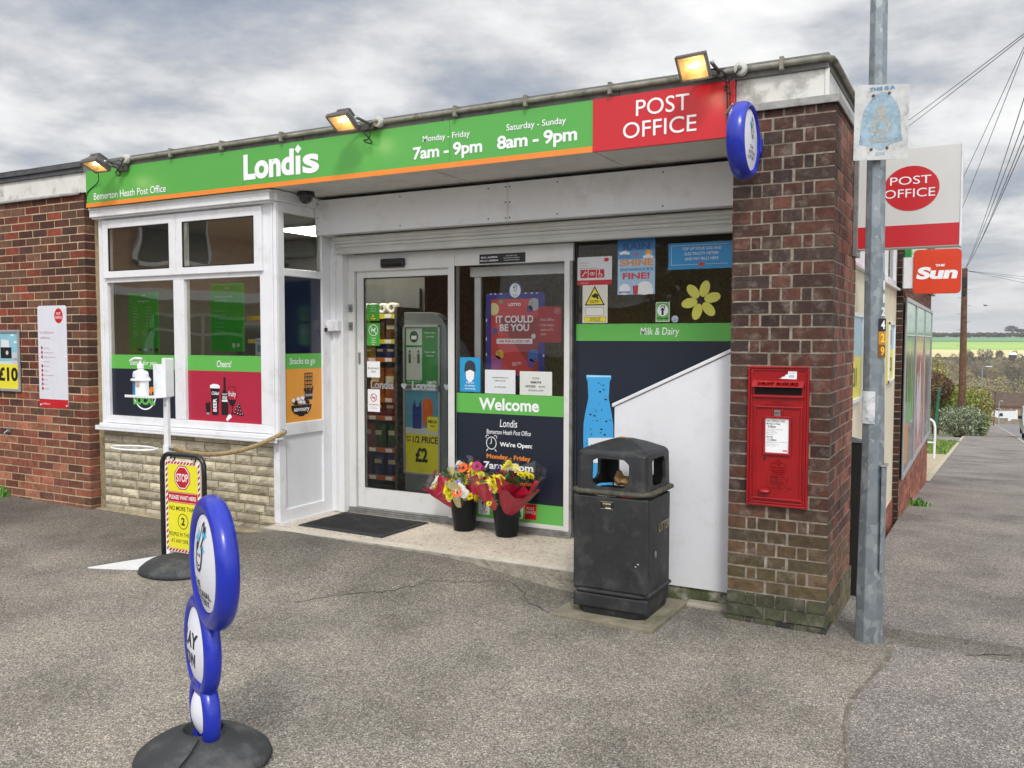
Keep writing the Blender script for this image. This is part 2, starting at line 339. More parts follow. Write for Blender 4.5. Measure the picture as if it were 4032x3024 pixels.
# side garden beyond the shop: concrete pad, lawn, cross path
LAWN=mat('lawn','#6d8a42',.95,var=.35,vs=6,bump=.6,bs=60)
PADM=mat('side_path_concrete','#b7a98e',.9,var=.12,vs=3)
sheet('side_path',[-9,-.05],[10.1,14,20.5],lambda x,y:gz(0,y)-.004,PADM)
sheet('lawn',[-9,-.05],[20.5,24,28,32],lambda x,y:gz(0,y)+.004,LAWN)
sheet('cross_path',[-30,-.05],[32,36,39],lambda x,y:gz(0,y)-.008,PAVE)
# grass blades
def scatter_mesh(name,pts,size,cols,m,parent=None,kind=None,flat=0.0,aspect=1.0,up=0.0):
    n=len(pts); pts=np.asarray(pts,np.float64)
    a=RNG.normal(size=(n,3)); 
    if flat: a[:,2]*=(1-flat)
    a/=np.linalg.norm(a,axis=1,keepdims=True); b=RNG.normal(size=(n,3)); b-=a*(a*b).sum(1,keepdims=True); b/=np.linalg.norm(b,axis=1,keepdims=True)
    if up: a=np.stack([a[:,0]*.3,a[:,1]*.3,np.abs(a[:,2])*.2+1],1); a/=np.linalg.norm(a,axis=1,keepdims=True)
    s=(size*RNG.uniform(.6,1.3,n))[:,None]
    A=a*s*aspect; B=b*s*.5
    V=np.empty((n*4,3)); V[0::4]=pts-A*.5-B*.15; V[1::4]=pts+B*.6; V[2::4]=pts+A*.6+B*.1; V[3::4]=pts-B*.5
    me=bpy.data.meshes.new(name); me.vertices.add(n*4); me.vertices.foreach_set('co',V.ravel()); me.loops.add(n*4); me.loops.foreach_set('vertex_index',np.arange(n*4,dtype=np.int32))
    me.polygons.add(n); me.polygons.foreach_set('loop_start',np.arange(0,n*4,4,dtype=np.int32)); me.polygons.foreach_set('loop_total',np.full(n,4,np.int32))
    me.materials.append(m); me.update(calc_edges=True)
    at=me.color_attributes.new('Col','FLOAT_COLOR','CORNER'); c=np.ones((n,4),np.float32); c[:,:3]=cols; at.data.foreach_set('color',np.repeat(c,4,axis=0).ravel())
    o=bpy.data.objects.new(name,me); COL.objects.link(o)
    if parent: o.parent=parent; me.transform(Matrix.Translation(-wloc(parent)))
    if kind: o['kind']=kind
    return o
LEAF=mat('leaf','#ffffff',.6,var=.1,vs=3,attr=True)
TWIG=mat('twig','#ffffff',.9,var=.1,vs=3,attr=True)
def pal(cols,n,j=.12):
    P=np.array([H(c) for c in cols]); k=RNG.randint(0,len(P),n); return np.clip(P[k]*(1+RNG.normal(size=(n,1))*j),0,1)
def crown(c,r,n,shell=.45,lump=.25,seed=0,flatbot=.2):
    rs=np.random.RandomState(seed+11); d=rs.normal(size=(n,3)); d/=np.linalg.norm(d,axis=1,keepdims=True)
    ph=rs.uniform(0,6.28,(6,)); k=rs.normal(size=(6,3))*2.6
    bumpv=sum(np.sin(d@k[i]+ph[i]) for i in range(6))/6
    rad=(1-shell*rs.uniform(0,1,n)**1.6)*(1+lump*bumpv*1.6)
    p=d*rad[:,None]; p[:,2]=np.where(p[:,2]<-flatbot,-flatbot-rs.uniform(0,.5,n)*.4,p[:,2]); return p*np.array(r)+np.array(c)
g=[(x,y,gz(0,y)+.03) for x,y in zip(RNG.uniform(-4,-.05,5200),RNG.uniform(20.6,31.8,5200))]
scatter_mesh('grass',g,.09,pal(['#5f8a35','#7fa045','#4b7230','#9a9a52'],5200),LEAF,kind='stuff',up=1,aspect=1.0)
# ================================================================ THE SHOP BUILDING
shop=thing('shop_building',(-3.3,1,0),'single storey brick convenience shop with flat roof and white bay window','shop')
K0=38.5
zk=lambda k:(K0-k)*.075
def vary(base,j=.13):
    f=1+random.gauss(0,j); return tuple(max(0,min(1,c*f)) for c in base)
def brick(mb,x0,x1,y0,y1,z0,z1,col,m,face):
    """one brick as a box with a slightly worn arris on its outer faces"""
    j=lambda a=.0015: random.uniform(-a,a)
    mb.box(x0+j(),x1+j(),y0+j(.002),y1+j(.002),z0+j(),z1+j(),m,col)
redp=[H(c) for c in ('#6a382b','#783c2e','#573127','#86402f','#6a4534','#51322b','#755040')]
redl=[H(c) for c in ('#a0604a','#935443','#aa6850','#87503f','#98634e','#7a4b3f','#a56c54')]
# left wall, stretcher bond, corner at X=-6.6
mb=MB(); mb.box(-12.5,-6.604,.0695,.30,-.1,3.03,MORTAR)
for k in range(-2,39):
    z0,z1=zk(k+1)+.005,zk(k)-.005
    if z0>3.03: continue
    z1=min(z1,3.03); x=-6.6; first=True
    off=0 if k%2 else .1125
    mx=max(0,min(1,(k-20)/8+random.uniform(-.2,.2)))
    while x>-12.5:
        wd=.215 if (not first or off==0) else .1025
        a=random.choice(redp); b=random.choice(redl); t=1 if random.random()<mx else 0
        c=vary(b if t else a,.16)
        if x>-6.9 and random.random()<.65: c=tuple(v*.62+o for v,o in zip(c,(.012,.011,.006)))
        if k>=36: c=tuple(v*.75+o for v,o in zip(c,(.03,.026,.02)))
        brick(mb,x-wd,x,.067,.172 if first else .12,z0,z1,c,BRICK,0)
        x-=wd+.01; first=False
mb.build('brick_wall',shop)
# right pillar
mb=MB(); PC=[H(c) for c in ('#4b3026','#533328','#432d26','#5a3529','#40302b','#50392e','#5d3a2e')]
mb.box(-.565,-.003,.004,.965,-.15,3.04,MORTARG)
for k in range(-2,40):
    z0,z1=zk(k+1)+.0055,min(zk(k)-.0055,3.04)
    if z0>3.03: continue
    s=.568/.5525
    pat=[.215,.1025,.215] if k%2 else [.1025,.0475,.1025,.1025,.0475,.1025]
    gap=(.568-sum(pat)*1.0)/(len(pat)-1)
    x=-.568
    moss=max(0,min(1,(k-27)/8))
    ex=-.012 if k>=36 else 0
    for i,wd in enumerate(pat):
        c=vary(random.choice(PC),.17)
        if k>=29: c=tuple(c_*(1-moss*.55)+g_*moss*.55 for c_,g_ in zip(c,H('#6d6440')))
        if k>=36: c=vary(H('#474a36'),.12)
        last=i==len(pat)-1; dep=.1025 if (k%2 or not last) else .215
        if k>=38 and i%2: c=vary(H('#30342a'),.2)
        brick(mb,x,x+wd,0+ex,dep,z0,z1,c,BRICKP,0); x+=wd+gap
    y=(.1025 if k%2 else .215)+.01; i=0
    while y<.955:
        ln=min((.1025 if (i+k)%3 else .215),.96-y)
        c=vary(random.choice([H('#7a4234'),H('#6b3c30'),H('#8a5040'),H('#5c3a30'),H('#93604c')]),.14)
        if k>=32: c=tuple(c_*.6+g_*.4 for c_,g_ in zip(c,H('#85704f')))
        if k>=36: c=vary(H('#6b6348'),.12)
        brick(mb,-.1,0-ex,y,y+ln,z0,z1,c,BRICKP,0); y+=ln+.01; i+=1
mb.build('brick_pillar',shop)
# stone base under the bay
mb=MB(); mb.box(-6.52,-4.372,.166,.5,-.05,.85,mat('stone_joint','#8d8166',.95,var=.3,vs=20,bump=.4,bs=90))
SC=[H(c) for c in ('#c2b8a0','#cdc2a8','#b7ad95','#bcb39d','#d0c6ae','#b0a68e')]
z=.845; r=0
while z>.0:
    h=.073 if r else .05
    x=-6.515-(random.uniform(0,.12))
    while x<-4.36:
        wd=random.choice((.17,.22,.26,.3,.34)); x0=max(x,-6.515); x1=min(x+wd,-4.36)
        if -4.36-x1<.07: x1=-4.36
        if x1-x0>.02:
            c=vary(random.choice(SC),.12)
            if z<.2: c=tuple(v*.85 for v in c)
            nx,nz=max(2,int((x1-x0)/.03)),3; V=[]
            for j in range(nz+1):
                for i in range(nx+1):
                    e=(i in(0,nx)) or (j in(0,nz)); V.append((x0+(x1-x0)*i/nx,.163 if e else .152+random.uniform(-.006,.004),z-h+(h-.0)*j/nz))
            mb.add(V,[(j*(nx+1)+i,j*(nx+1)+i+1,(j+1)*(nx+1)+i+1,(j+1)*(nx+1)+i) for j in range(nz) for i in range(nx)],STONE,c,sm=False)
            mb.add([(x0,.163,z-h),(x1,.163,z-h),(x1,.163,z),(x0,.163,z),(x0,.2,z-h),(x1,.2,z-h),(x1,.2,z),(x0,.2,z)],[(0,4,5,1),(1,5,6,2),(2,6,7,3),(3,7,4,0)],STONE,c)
        x=x1+.009
        if x1>=-4.36: break
    z-=h+.009; r+=1
mb.build('stone_base_wall',shop)
mb=MB(); OLDW=mat('old_white_render','#d7d2c6',.85,var=.12,vs=8,bump=.4,bs=50,dirt='#9a8c74',dirtamt=.8,dirts=12)
mb.box(-4.358,-4.306,.156,.2,.03,.85,OLDW); mb.build('corner_post',shop,bevel=.006)
mb=MB(); mb.fbox(FY(.15),-6.62,-4.5,.02,.085,-.1,.04,mat('mortar_fillet','#a8987a',.95,var=.25,vs=12,bump=.7,bs=60)); mb.build('footing',shop,bevel=.02)
# plain back walls, roof, fascias, soffit
BW=mat('plain_brick','#7a4a3a',.9,var=.3,vs=9)
mb=MB()
mb.box(-12.5,-12.3,.3,12,-.1,3.0,BW); mb.box(-12.5,0-.1,11.8,12,-.6,3.0,BW); mb.box(-12.5,-6.62,.3,.32,-.1,3.0,BW)
mb.build('rear_wall',shop)
mb=MB(); mb.box(-12.6,-.05,.09,12.1,3.23,3.285,FELT); mb.build('flat_roof',shop)
mb=MB(); EDGE=mat('roof_edge_trim','#777774',.55,var=.18,vs=7,dirt='#3f3d37',dirtamt=.6,dirts=8)
# upstand above the sign: grey metal trim, in lengths
x=-6.55; 
for x1 in (-5.2,-3.9,-2.62,-1.3,-.046):
    mb.box(x,x1-.004,.03,.10,3.216,3.27,EDGE); mb.box(x,x1-.002,.024,.12,3.27,3.298,EDGE); x=x1
mb.box(-.098,-.046,.1,4.7,3.216,3.27,EDGE); mb.box(-.12,-.04,.12,4.7,3.27,3.298,EDGE)
mb.build('roof_edge',shop,bevel=.003)
mb=MB(); mb.box(-12.5,-6.56,.03,.13,3.218,3.262,FELT); mb.box(-12.5,-6.57,.012,.14,3.262,3.305,FELT)
for i in range(14): 
    a=-6.57-i*.43; mb.box(a-.43+.01,a,.006+random.uniform(0,.006),.15,3.305,3.311+random.uniform(0,.005),FELT)
mb.build('felt_edge',shop,bevel=.006)
mb=MB(); mb.box(-12.5,-6.5,.052,.12,3.035,3.225,FASC); mb.build('painted_fascia',shop,bevel=.002); mb=MB(); mb.box(-.571,-.055,.052,.12,3.05,3.215,FASC); mb.box(-.12,-.054,.125,4.7,3.04,3.215,FASC)
mb.box(-.07,-.046,.044,.052,3.05,3.215,FASC); mb.build('painted_fascia',shop,bevel=.002)
mb=MB()
mb.add([(-12.5,.04,3.03),(-6.62,.04,3.03),(-6.62,.056,3.052),(-12.5,.056,3.052)],[(0,1,2,3)],LEAD)
mb.box(-12.5,-6.64,.03,.06,3.018,3.036,LEAD); mb.build('lead_flashing',shop,bevel=.004); mb=MB()
mb.box(-.585,.018,-.02,.06,3.03,3.05,LEAD); mb.box(-.585,.02,-.026,-.018,3.005,3.05,LEAD); mb.box(.012,.02,-.02,.97,3.0,3.05,LEAD)
mb.build('lead_flashing',shop,bevel=.004)
SOF=mat('soffit_board','#d8d7d2',.5,var=.08,vs=2,dirt='#9a968a',dirtamt=.4,dirts=5)
mb=MB(); 
for a,b in ((-6.5,-4.0),(-3.994,-2.75),(-2.742,-1.49),(-1.482,-.57)): mb.box(a,b,.05,.98,2.893,2.91,SOF)
mb.box(-2.755,-2.737,.05,.598,2.888,2.893,SOF); mb.box(-1.495,-1.477,.05,.598,2.888,2.893,SOF)
mb.build('soffit',shop)
# bay window --------------------------------------------------------------
mb=MB(); 
mb.box(-6.50,-6.455,.135,.2,.9,2.80,PVC)
mb.box(-6.455,-4.335,.145,.215,.905,.975,PVC)      # bottom rail
mb.box(-6.455,-6.405,.145,.215,.975,2.80,PVC)
mb.box(-5.522,-5.390,.145,.215,.975,2.80,PVC)
mb.box(-4.492,-4.335,.145,.215,.975,2.80,PVC)
mb.box(-6.405,-4.492,.143,.213,2.203,2.245,PVC)
mb.box(-6.455,-4.335,.147,.217,2.755,2.80,PVC)
mb.box(-4.335,-4.30,.138,.20,.88,2.80,PVC); mb.box(-4.352,-4.338,.13,.15,.88,2.8,PVC)
bayf=mb.build('bay_window_frame',shop,bevel=.005)
for a,b in ((-6.425,-5.455),(-5.45,-4.445)):
    mb=MB(); z0,z1=2.243,2.772; t=.085
    mb.box(a,b,.118,.146,z0,z0+t*.75,PVC);mb.box(a,b,.118,.146,z1-t*.9,z1,PVC);mb.box(a,a+t,.119,.147,z0+.06,z1-.07,PVC);mb.box(b-t,b,.119,.147,z0+.06,z1-.07,PVC)
    s=mb.build('window_sash',shop,bevel=.006)
    mb=MB(); G=mat('glazing_gasket','#17181a',.6); i=.006
    mb.box(a+t-.001,a+t+i,.116,.13,z0+t*.75,z1-t*.9,G);mb.box(b-t-i,b-t+.001,.116,.13,z0+t*.75,z1-t*.9,G);mb.box(a+t,b-t,.117,.131,z0+t*.75-.001,z0+t*.75+i,G);mb.box(a+t,b-t,.117,.131,z1-t*.9-i,z1-t*.9+.001,G)
    mb.build('gasket',s)
def pane(name,fr,u0,u1,v0,v1,m,par,d=0):
    mb=MB(); mb.rect(fr,u0,u1,v0,v1,d,m); return mb.build(name,par)
pane('window_pane',FY(.128),-6.34,-5.54,2.3,2.70,GLS,shop); pane('window_pane',FY(.128),-5.366,-4.53,2.3,2.70,GLS,shop)
pane('window_pane',FY(.178),-6.406,-5.522,.975,2.203,GLS,shop); pane('window_pane',FY(.178),-5.390,-4.492,.975,2.203,GLS,shop)
mb=MB(); mb.box(-6.53,-4.262,.075,.16,.862,.882,PVC); mb.box(-6.53,-4.262,.075,.085,.84,.862,PVC); mb.box(-6.50,-4.30,.10,.15,.882,.903,PVC)
mb.build('window_sill',shop,bevel=.005)
mb=MB()
for i,(a,z0,z1) in enumerate(((.05,2.865,2.885),(.06,2.80,2.866),(.085,2.785,2.802))): mb.box(-6.52,-4.31+.03*(2-i)*.5,a,.16,z0,z1,PVC)
mb.box(-4.335,-4.27,.12,.9,2.80,2.888,PVC); mb.box(-4.335,-4.262,.1,.9,2.862,2.886,PVC)
mb.build('window_head',shop,bevel=.005)
# return of the bay, facing the door
mb=MB(); FR_=FX(-4.30)
mb.box(-4.36,-4.30,.205,.228,.17,2.80,PVC); mb.box(-4.36,-4.295,.14,.205,.17,.88,PVC)
for y0,y1,z0,z1 in ((.15,.228,.88,2.8),(.686,.80,.17,2.80),(.228,.686,2.72,2.80),(.228,.686,2.205,2.268),(.228,.686,.885,.99),(.205,.70,.17,.275)): mb.box(-4.358,-4.297,y0,y1,z0,z1,PVC)
mb.build('return_frame',shop,bevel=.006)
mb=MB(); mb.box(-4.34,-4.318,.205,.69,.27,.89,mat('upvc_panel','#dfe1e4',.3,var=.03)); mb.build('return_panel',shop)
mb=MB(); mb.box(-4.36,-4.288,.15,.80,.152,.175,PVC); mb.build('return_threshold',shop,bevel=.003)
pane('window_pane',FX(-4.318),.228,.686,2.268,2.72,GLS,shop)
mb=MB(); mb.rect(FX(-4.316),.228,.686,1.565,2.205,0,mat('navy_film','#0f1a33',.12,var=.05,coat=.6)); mb.build('navy_film',shop)
# white posts and shutter guide between bay and door
mb=MB()
mb.box(-4.36,-4.285,.80,.96,.16,2.8,PVC)
mb.box(-4.285,-4.20,.80,.95,.16,2.62,PVC2); mb.box(-4.27,-4.245,.792,.80,.17,2.6,PVC2); mb.box(-4.235,-4.228,.79,.80,.17,2.6,PVC2)
mb.box(-4.20,-4.165,.80,.95,.16,2.62,PVC2); mb.box(-4.165,-4.10,.875,.98,.16,2.45,ALU)
mb.build('door_side_post',shop,bevel=.004)
# shutter box, shutter
mb=MB(); mb.box(-4.288,-2.413,.596,.604,2.572,2.862,PVC2); mb.box(-2.409,-.568,.594,.603,2.572,2.862,PVC2)
mb.box(-4.288,-.568,.603,.92,2.574,2.578,PVC2); mb.box(-4.288,-4.28,.604,.9,2.577,2.86,PVC2); mb.box(-4.28,-.568,.62,.9,2.862,2.868,BLK)
scr=mat('screw_head','#77766f',.5,metal=.5)
for x in (-4.26,-3.4,-2.58,-2.43,-2.395,-2.0,-1.2,-.62):
    for z in (2.60,2.715,2.83):
        if (x,z) not in ((-3.4,2.715),(-2.58,2.715),(-2.,2.715),(-1.2,2.715)): mb.lathe((x,.594,z),[(.006,-.001),(.006,.003),(0,.004)],scr,8,axis=(0,-1,0))
mb.build('shutter_box',shop)
mb=MB(); SHU=mat('shutter_slat','#c9c9c4',.45,var=.08,vs=4)
for i,(z,y) in enumerate(((2.545,.70),(2.52,.72),(2.49,.74),(2.462,.755))):
    mb.tube([(-4.20,y+.02,z),(-.568,y+.02,z)],.019,SHU,10)
mb.box(-4.20,-.568,.752,.79,2.425,2.452,SHU); mb.box(-4.20,-.568,.76,.79,2.418,2.58,SHU)
mb.build('roller_shutter',shop)
# step and threshold
TERR=mat('terrazzo_slab','#cfc4b3',.6,var=.1,vs=5,dirt='#4f463f',dirtamt=.95,dirts=48)
mb=MB(); mb.box(-4.40,-1.39,-.005,1.2,-.1,.152,mat('slab_concrete','#a8a294',.85,var=.2,vs=12,bump=.9,bs=50,dirt='#5d564a',dirtamt=.8,dirts=14,bdist=.02))
mb.box(-4.36,-1.4,.012,.118,.152,.1545,mat('slab_edge','#cdc6b8',.7,var=.1,vs=6,dirt='#7c766a',dirtamt=.5,dirts=30)); mb.box(-4.36,-1.4,.122,.90,.152,.1555,TERR)
mb.build('entrance_slab',shop,bevel=.008)
mb=MB(); mb.box(-4.18,-2.0,.845,.90,.156,.176,METAL); mb.box(-4.18,-2.0,.862,.90,.176,.205,METAL); mb.box(-4.12,-2.0,.85,.862,.176,.19,METAL)
mb.build('door_track',shop,bevel=.003)
# door set -------------------------------------------------------------------
mb=MB(); mb.box(-4.165,-3.125,.872,.93,2.29,2.42,ALU); mb.box(-4.165,-3.10,.868,.90,2.275,2.292,ALU); mb.box(-3.060,-2.00,.873,.93,2.285,2.42,ALU); mb.box(-4.165,-.57,.94,.98,2.44,2.9,ALU); mb.box(-4.165,-2.0,.931,.98,2.40,2.44,ALU)
mb.box(-3.125,-3.060,.870,.95,.205,2.42,ALU); mb.box(-2.072,-2.027,.872,.95,.175,2.42,ALU); mb.box(-3.060,-2.072,.873,.93,.205,.237,ALU); mb.box(-2.027,-2.005,.875,.95,.155,2.42,METAL)
mb.build('door_surround',shop,bevel=.003)
door=MB(); door.box(-4.09,-4.01,.90,.935,.205,2.275,ALU); door.box(-4.01,-3.125,.901,.934,.205,.385,ALU); door.box(-4.01,-3.125,.901,.934,2.215,2.275,ALU)
dr=door.build('sliding_door',shop,bevel=.003)
pane('door_pane',FY(.915),-4.012,-3.125,.385,2.216,GLD,dr)
mb=MB(); mb.box(-4.075,-4.052,.892,.90,1.47,1.57,METAL); mb.build('door_lock',dr,bevel=.003)
mb=MB(); G=mat('glazing_gasket','#17181a',.6); mb.box(-4.013,-4.003,.897,.902,.385,2.215,G); mb.box(-4.01,-3.125,.897,.902,2.207,2.217,G); mb.box(-4.01,-3.125,.897,.902,.383,.391,G); mb.box(-3.06,-3.05,.868,.88,.24,2.285,G); mb.box(-2.008,-1.99,.9,.91,.3,2.42,G)
mb.build('gasket',dr)
pane('fixed_pane',FY(.895),-3.055,-2.074,.237,2.287,GLD,shop)
mb=MB(); mb.box(-2.96,-2.90,1.02,1.05,.2,2.2,ALU); mb.box(-2.99,-2.08,1.0,1.04,2.2,2.28,ALU); mb.build('inner_door_frame',shop,bevel=.003)
pane('fixed_pane',FY(.925),-2.005,-.57,.2,2.44,GLD,shop)
# right-hand window frame top & shutter guide
mb=MB(); mb.box(-2.005,-.57,.9,.95,2.43,2.47,ALU); mb.box(-2.0,-1.99,.915,.98,.2,2.43,METAL); mb.build('right_window_frame',shop)
# sloping white board and its plinth
bp=[(-1.386,.10),(-.60,.10),(-.60,1.613),(-1.386,1.243)]
mb=MB(); WB=mat('white_board','#e2e3e8',.38,var=.04,vs=1.3,dirt='#b0ada4',dirtamt=.16,dirts=9)
mb.poly(FY(.2),bp,0,WB,th=.66)
mb.build('sloping_board',shop,bevel=.004)
mb=MB(); mb.poly(FY(.2),[(-1.40,1.239),(-.60,1.616),(-.60,1.640),(-1.40,1.263)],.012,WB,th=.68); mb.build('board_capping',shop,bevel=.004)
mb=MB(); MOSS=mat('mossy_plinth','#5d6446',.95,var=.3,vs=9,bump=.8,bs=50,dirt='#c5c1b6',dirtamt=.9,dirts=5.5)
mb.box(-1.38,-.57,.215,.9,-.1,.098,MOSS); mb.build('board_plinth',shop)
mb=MB(); mb.box(-.86,-.57,.1,.2,-.05,.03,CONC); mb.build('kerb_stone',shop,bevel=.008)
# interior shell
mb=MB(); INW=mat('interior_wall','#6c6a64',.8,var=.1); INF=mat('interior_floor','#5c5a57',.5,var=.1); INC=mat('interior_ceiling','#8d8c88',.8,var=.05)
mb.box(-6.5,-.1,1.2,11.5,.1,.158,INF); mb.box(-6.55,-.06,1.0,11.6,2.78,2.82,INC); mb.box(-6.55,-4.37,.24,1.0,2.78,2.82,INC); mb.box(-6.56,-6.5,.3,11.5,.1,2.8,INW); mb.box(-.14,-.1,.98,11.5,.1,2.8,INW); mb.box(-6.5,-.1,11.4,11.5,.1,2.8,INW)
mb.box(-6.5,-4.4,.35,1.2,.1,.16,INF); mb.box(-6.5,-4.26,2.2,2.24,.15,2.8,mat('interior_partition','#5a5a58',.8,var=.1)) ; mb.box(-1.4,-.1,6,6.1,.2,2.2,mat('cigarette_gantry','#3d3a16',.7,var=.3))
mb.build('interior_shell',shop)
# second, lower part of the building along the road ------------------------------------
side=thing('side_building',(-2,6,0),'cream rendered and brick wing of the shop running down the side road','building')
CREAM=mat('cream_render','#d9cfb8',.9,var=.06,vs=2,bump=.3,bs=60,dirt='#b7aa90',dirtamt=.5,dirts=3)
mb=MB(); mb.box(-.3,-.06,.97,4.72,.03,2.205,CREAM); mb.box(-.3,-.07,.97,4.72,2.8,3.05,CREAM)
mb.build('render_wall',side)
mb=MB()
for k in range(-6,46):
    z0,z1=.03-(k+1)*.075+.005,.03-k*.075-.005
    if k<0 or z0<-.45: continue
    y=.97+(k%2)*.11
    while y<4.7:
        brick(mb,-.1,-.05,y,min(y+.215,4.715),z0,z1,vary(random.choice(redl),.14),BRICK,0); y+=.225
mb.box(-.2,-.056,.97,4.72,-.5,.03,MORTAR); mb.build('brick_plinth',side)
mb=MB(); mb.box(-.12,-.02,.97,4.70,2.195,2.215,PVC); mb.build('window_sill',side)
mb=MB()
for y in (.98,1.9,2.8,3.7,4.6): mb.box(-.11,-.06,y,y+.09,2.215,2.80,PVC)
mb.box(-.11,-.062,.98,4.69,2.215,2.29,PVC); mb.box(-.11,-.062,.98,4.69,2.74,2.8,PVC); mb.build('window_frame',side)
pane('window_pane',FX(-.09),1.0,4.68,2.29,2.74,GLS,side)
mb=MB(); mb.box(-9,-.008,4.728,10.05,-.62,3.02,MORTAR)
DK=[H(c) for c in ('#3a2620','#46291f','#33231f','#4d3024')]
for k in range(-2,50):
    z0,z1=zk(k+1)+.005,zk(k)-.005
    if z0<-.65 or z1>3.03: continue
    brick(mb,-.065,0,4.72,4.80,z0,z1,vary(random.choice(DK),.14),BRICK,0)
    y=4.81+(k%2)*.11
    if z1<.30 or z0>2.1:
        while y<10.0:
            brick(mb,-.1,0,y,min(y+.215,10.06),z0,z1,vary(random.choice(redl if z1<.3 else redp),.14),BRICK,0); y+=.225
mb.build('brick_wall',side)
mb=MB(); mb.box(-9,.03,4.70,10.1,3.02,3.08,FELT); mb.build('flat_roof',side)
mb=MB(); mb.box(0,.06,4.86,10.0,2.52,2.86,mat('pale_green_fascia','#bfe6c2',.4)); mb.box(0,.065,4.80,4.88,2.52,2.86,mat('green_fascia_end','#2f9a45',.4)); mb.box(0,.06,4.9,10,2.60,2.615,GREEN); mb.box(0,.05,8.2,10.3,2.38,2.46,mat('fascia_tail','#c9b2a0',.6)); mb.build('fascia_sign_band',side,bevel=.004)
# window-vinyl boards on the side wall, each framed
SILV=mat('silver_frame','#b4b6ba',.35,metal=.4,var=.06)
ph=[('left board',4.86,6.44,'grey'),('mid',6.44,8.22,'red'),('right',8.22,9.95,'grey')]
BGR=mat('board_grey','#46474a',.2,coat=.5,var=.1); BRD=mat('board_red','#b02838',.2,coat=.5,var=.05)
LAB=['framed picture board with green vegetable artwork nearest on the side wall','framed crimson picture board with white shape in the middle of the side wall','framed picture board with brown bottle artwork farthest along the side wall']
for i,(nm,y0,y1,kd) in enumerate(ph):
    bt=thing('picture_board',(.01,y0,.2),LAB[i],'board','framed picture boards on the side wall'); fr=FX(.012)
    z0,z1=.2,2.14
    mb=MB(); mb.fbox(fr,y0,y1,z0,z1,0,.008,BRD if kd=='red' else BGR); mb.build('panel',bt)
    mb=MB(); mb.rect(fr,y0+.05,y1-.02,1.74,z1-.05,.0092,mat('board_green','#7cc08a',.2,coat=.5)); mb.rect(fr,y0+.05,y1-.02,1.735,1.745,.0096,WHT); mb.build('green_header',bt)
    mb=MB()
    if i==0:
        for (u,h,w_) in ((5.05,.55,.09),(5.35,.8,.1),(5.6,.62,.1),(5.9,.9,.12),(6.15,.7,.1)): mb.poly(fr,[(u-w_,.75),(u+w_,.75),(u+w_*.5,.85+h*.6),(u,.85+h),(u-w_*.5,.85+h*.6)],.009,GREENV)
        mb.poly(fr,[(4.95,.35),(5.5,.3),(5.6,.75),(5.0,.8)],.0093,mat('artwork_orange','#c98d45',.3)); cap(mb,'Grab & Go',fr,5.6,1.92,.07,.01,WHT)
    elif i==1:
        mb.poly(fr,[(6.9,1.2),(7.1,1.3),(7.2,1.0),(7.5,1.5),(7.7,1.1),(7.75,.8),(7.3,.35),(7.05,.6),(6.85,.9)],.009,mat('artwork_white','#c9c6c8',.4,var=.2,vs=9)); cap(mb,'Fresh & local',fr,7.3,1.92,.06,.01,WHT)
    else:
        for u,c in ((8.6,'#a8743c'),(8.95,'#7f4a35'),(9.3,'#6a7fb0'),(9.6,'#8a8f9a')): mb.poly(fr,[(u-.1,.45),(u+.1,.45),(u+.1,1.05),(u+.04,1.2),(u+.04,1.38),(u-.04,1.38),(u-.04,1.2),(u-.1,1.05)],.009,vin(c))
        cap(mb,'Chilled',fr,9.05,1.92,.06,.01,WHT)
    mb.build('artwork',bt)
    mb=MB(); t=.045
    for a,b,c,d in ((y0,y0+t,z0,z1),(y1-t*.6,y1,z0,z1),(y0+t,y1-t*.6,z0,z0+t),(y0+t,y1-t*.6,z1-t,z1)): mb.fbox(fr,a,b,c,d,.008,.022,SILV)
    mb.build('frame',bt,bevel=.002)
for y0,y1,z0,z1,lb in ((1.0,1.78,1.24,1.88,'white framed yellow price poster on the cream wall nearest the brick pillar'),(3.82,4.38,1.27,1.86,'small white framed yellow poster on the cream wall nearest the picture boards')):
    t=thing('framed_poster',(-.05,y0,z0),lb,'poster frame','poster frames on the cream side wall'); fr=FX(-.058)
    mb=MB(); mb.fbox(fr,y0,y1,z0,z1,0,.01,vin('#e8dd52')); mb.rect(fr,y0+.03,y1-.03,z0+.33,z1-.03,.011,vin('#9fc7d6')); mb.rect(fr,y0+.15,y0+.3,z0+.37,z1-.08,.012,vin('#8a4a60')); cap(mb,'£11',fr,(y0+y1)/2,z0+.12,.13,.012,BLK,bold=.03); mb.build('poster',t)
    mb=MB(); q_=.03
    for a,b,c,d in ((y0,y0+q_,z0,z1),(y1-q_,y1,z0,z1),(y0,y1,z0,z0+q_),(y0,y1,z1-q_,z1)): mb.fbox(fr,a,b,c,d,.01,.026,PVC)
    mb.build('frame',t,bevel=.003)
# ================================================================ SIGNS ON THE FRONT
FS=FY(.02)
sg=thing('shop_sign',(-4,.03,2.9),'long green shop name board with orange stripe and white opening hours','sign')
mb=MB(); mb.box(-6.50,-4.532,.02,.045,2.888,3.214,GREEN); mb.box(-4.530,-2.56,.02,.045,2.888,3.214,GREEN); mb.box(-2.558,-1.476,.02,.045,2.888,3.214,GREEN); mb.build('green_panel',sg,bevel=.0015)
mb=MB(); mb.box(-6.501,-1.476,.017,.021,2.884,2.921,ORANGE); mb.build('orange_stripe',sg)
mb=MB(); d=.003
txt(mb,'Bemerton Heath Post Office',FS,-6.388,-5.438,2.945,3.008,d,WHT,bold=.004)
txt(mb,'Lond',FS,-4.526,-3.99,2.961,3.166,d,WHT,bold=.042); txt(mb,'ı',FS,-3.972,-3.924,2.961,3.105,d,WHT,bold=.03); txt(mb,'s',FS,-3.902,-3.737,2.959,3.107,d,WHT,bold=.03)
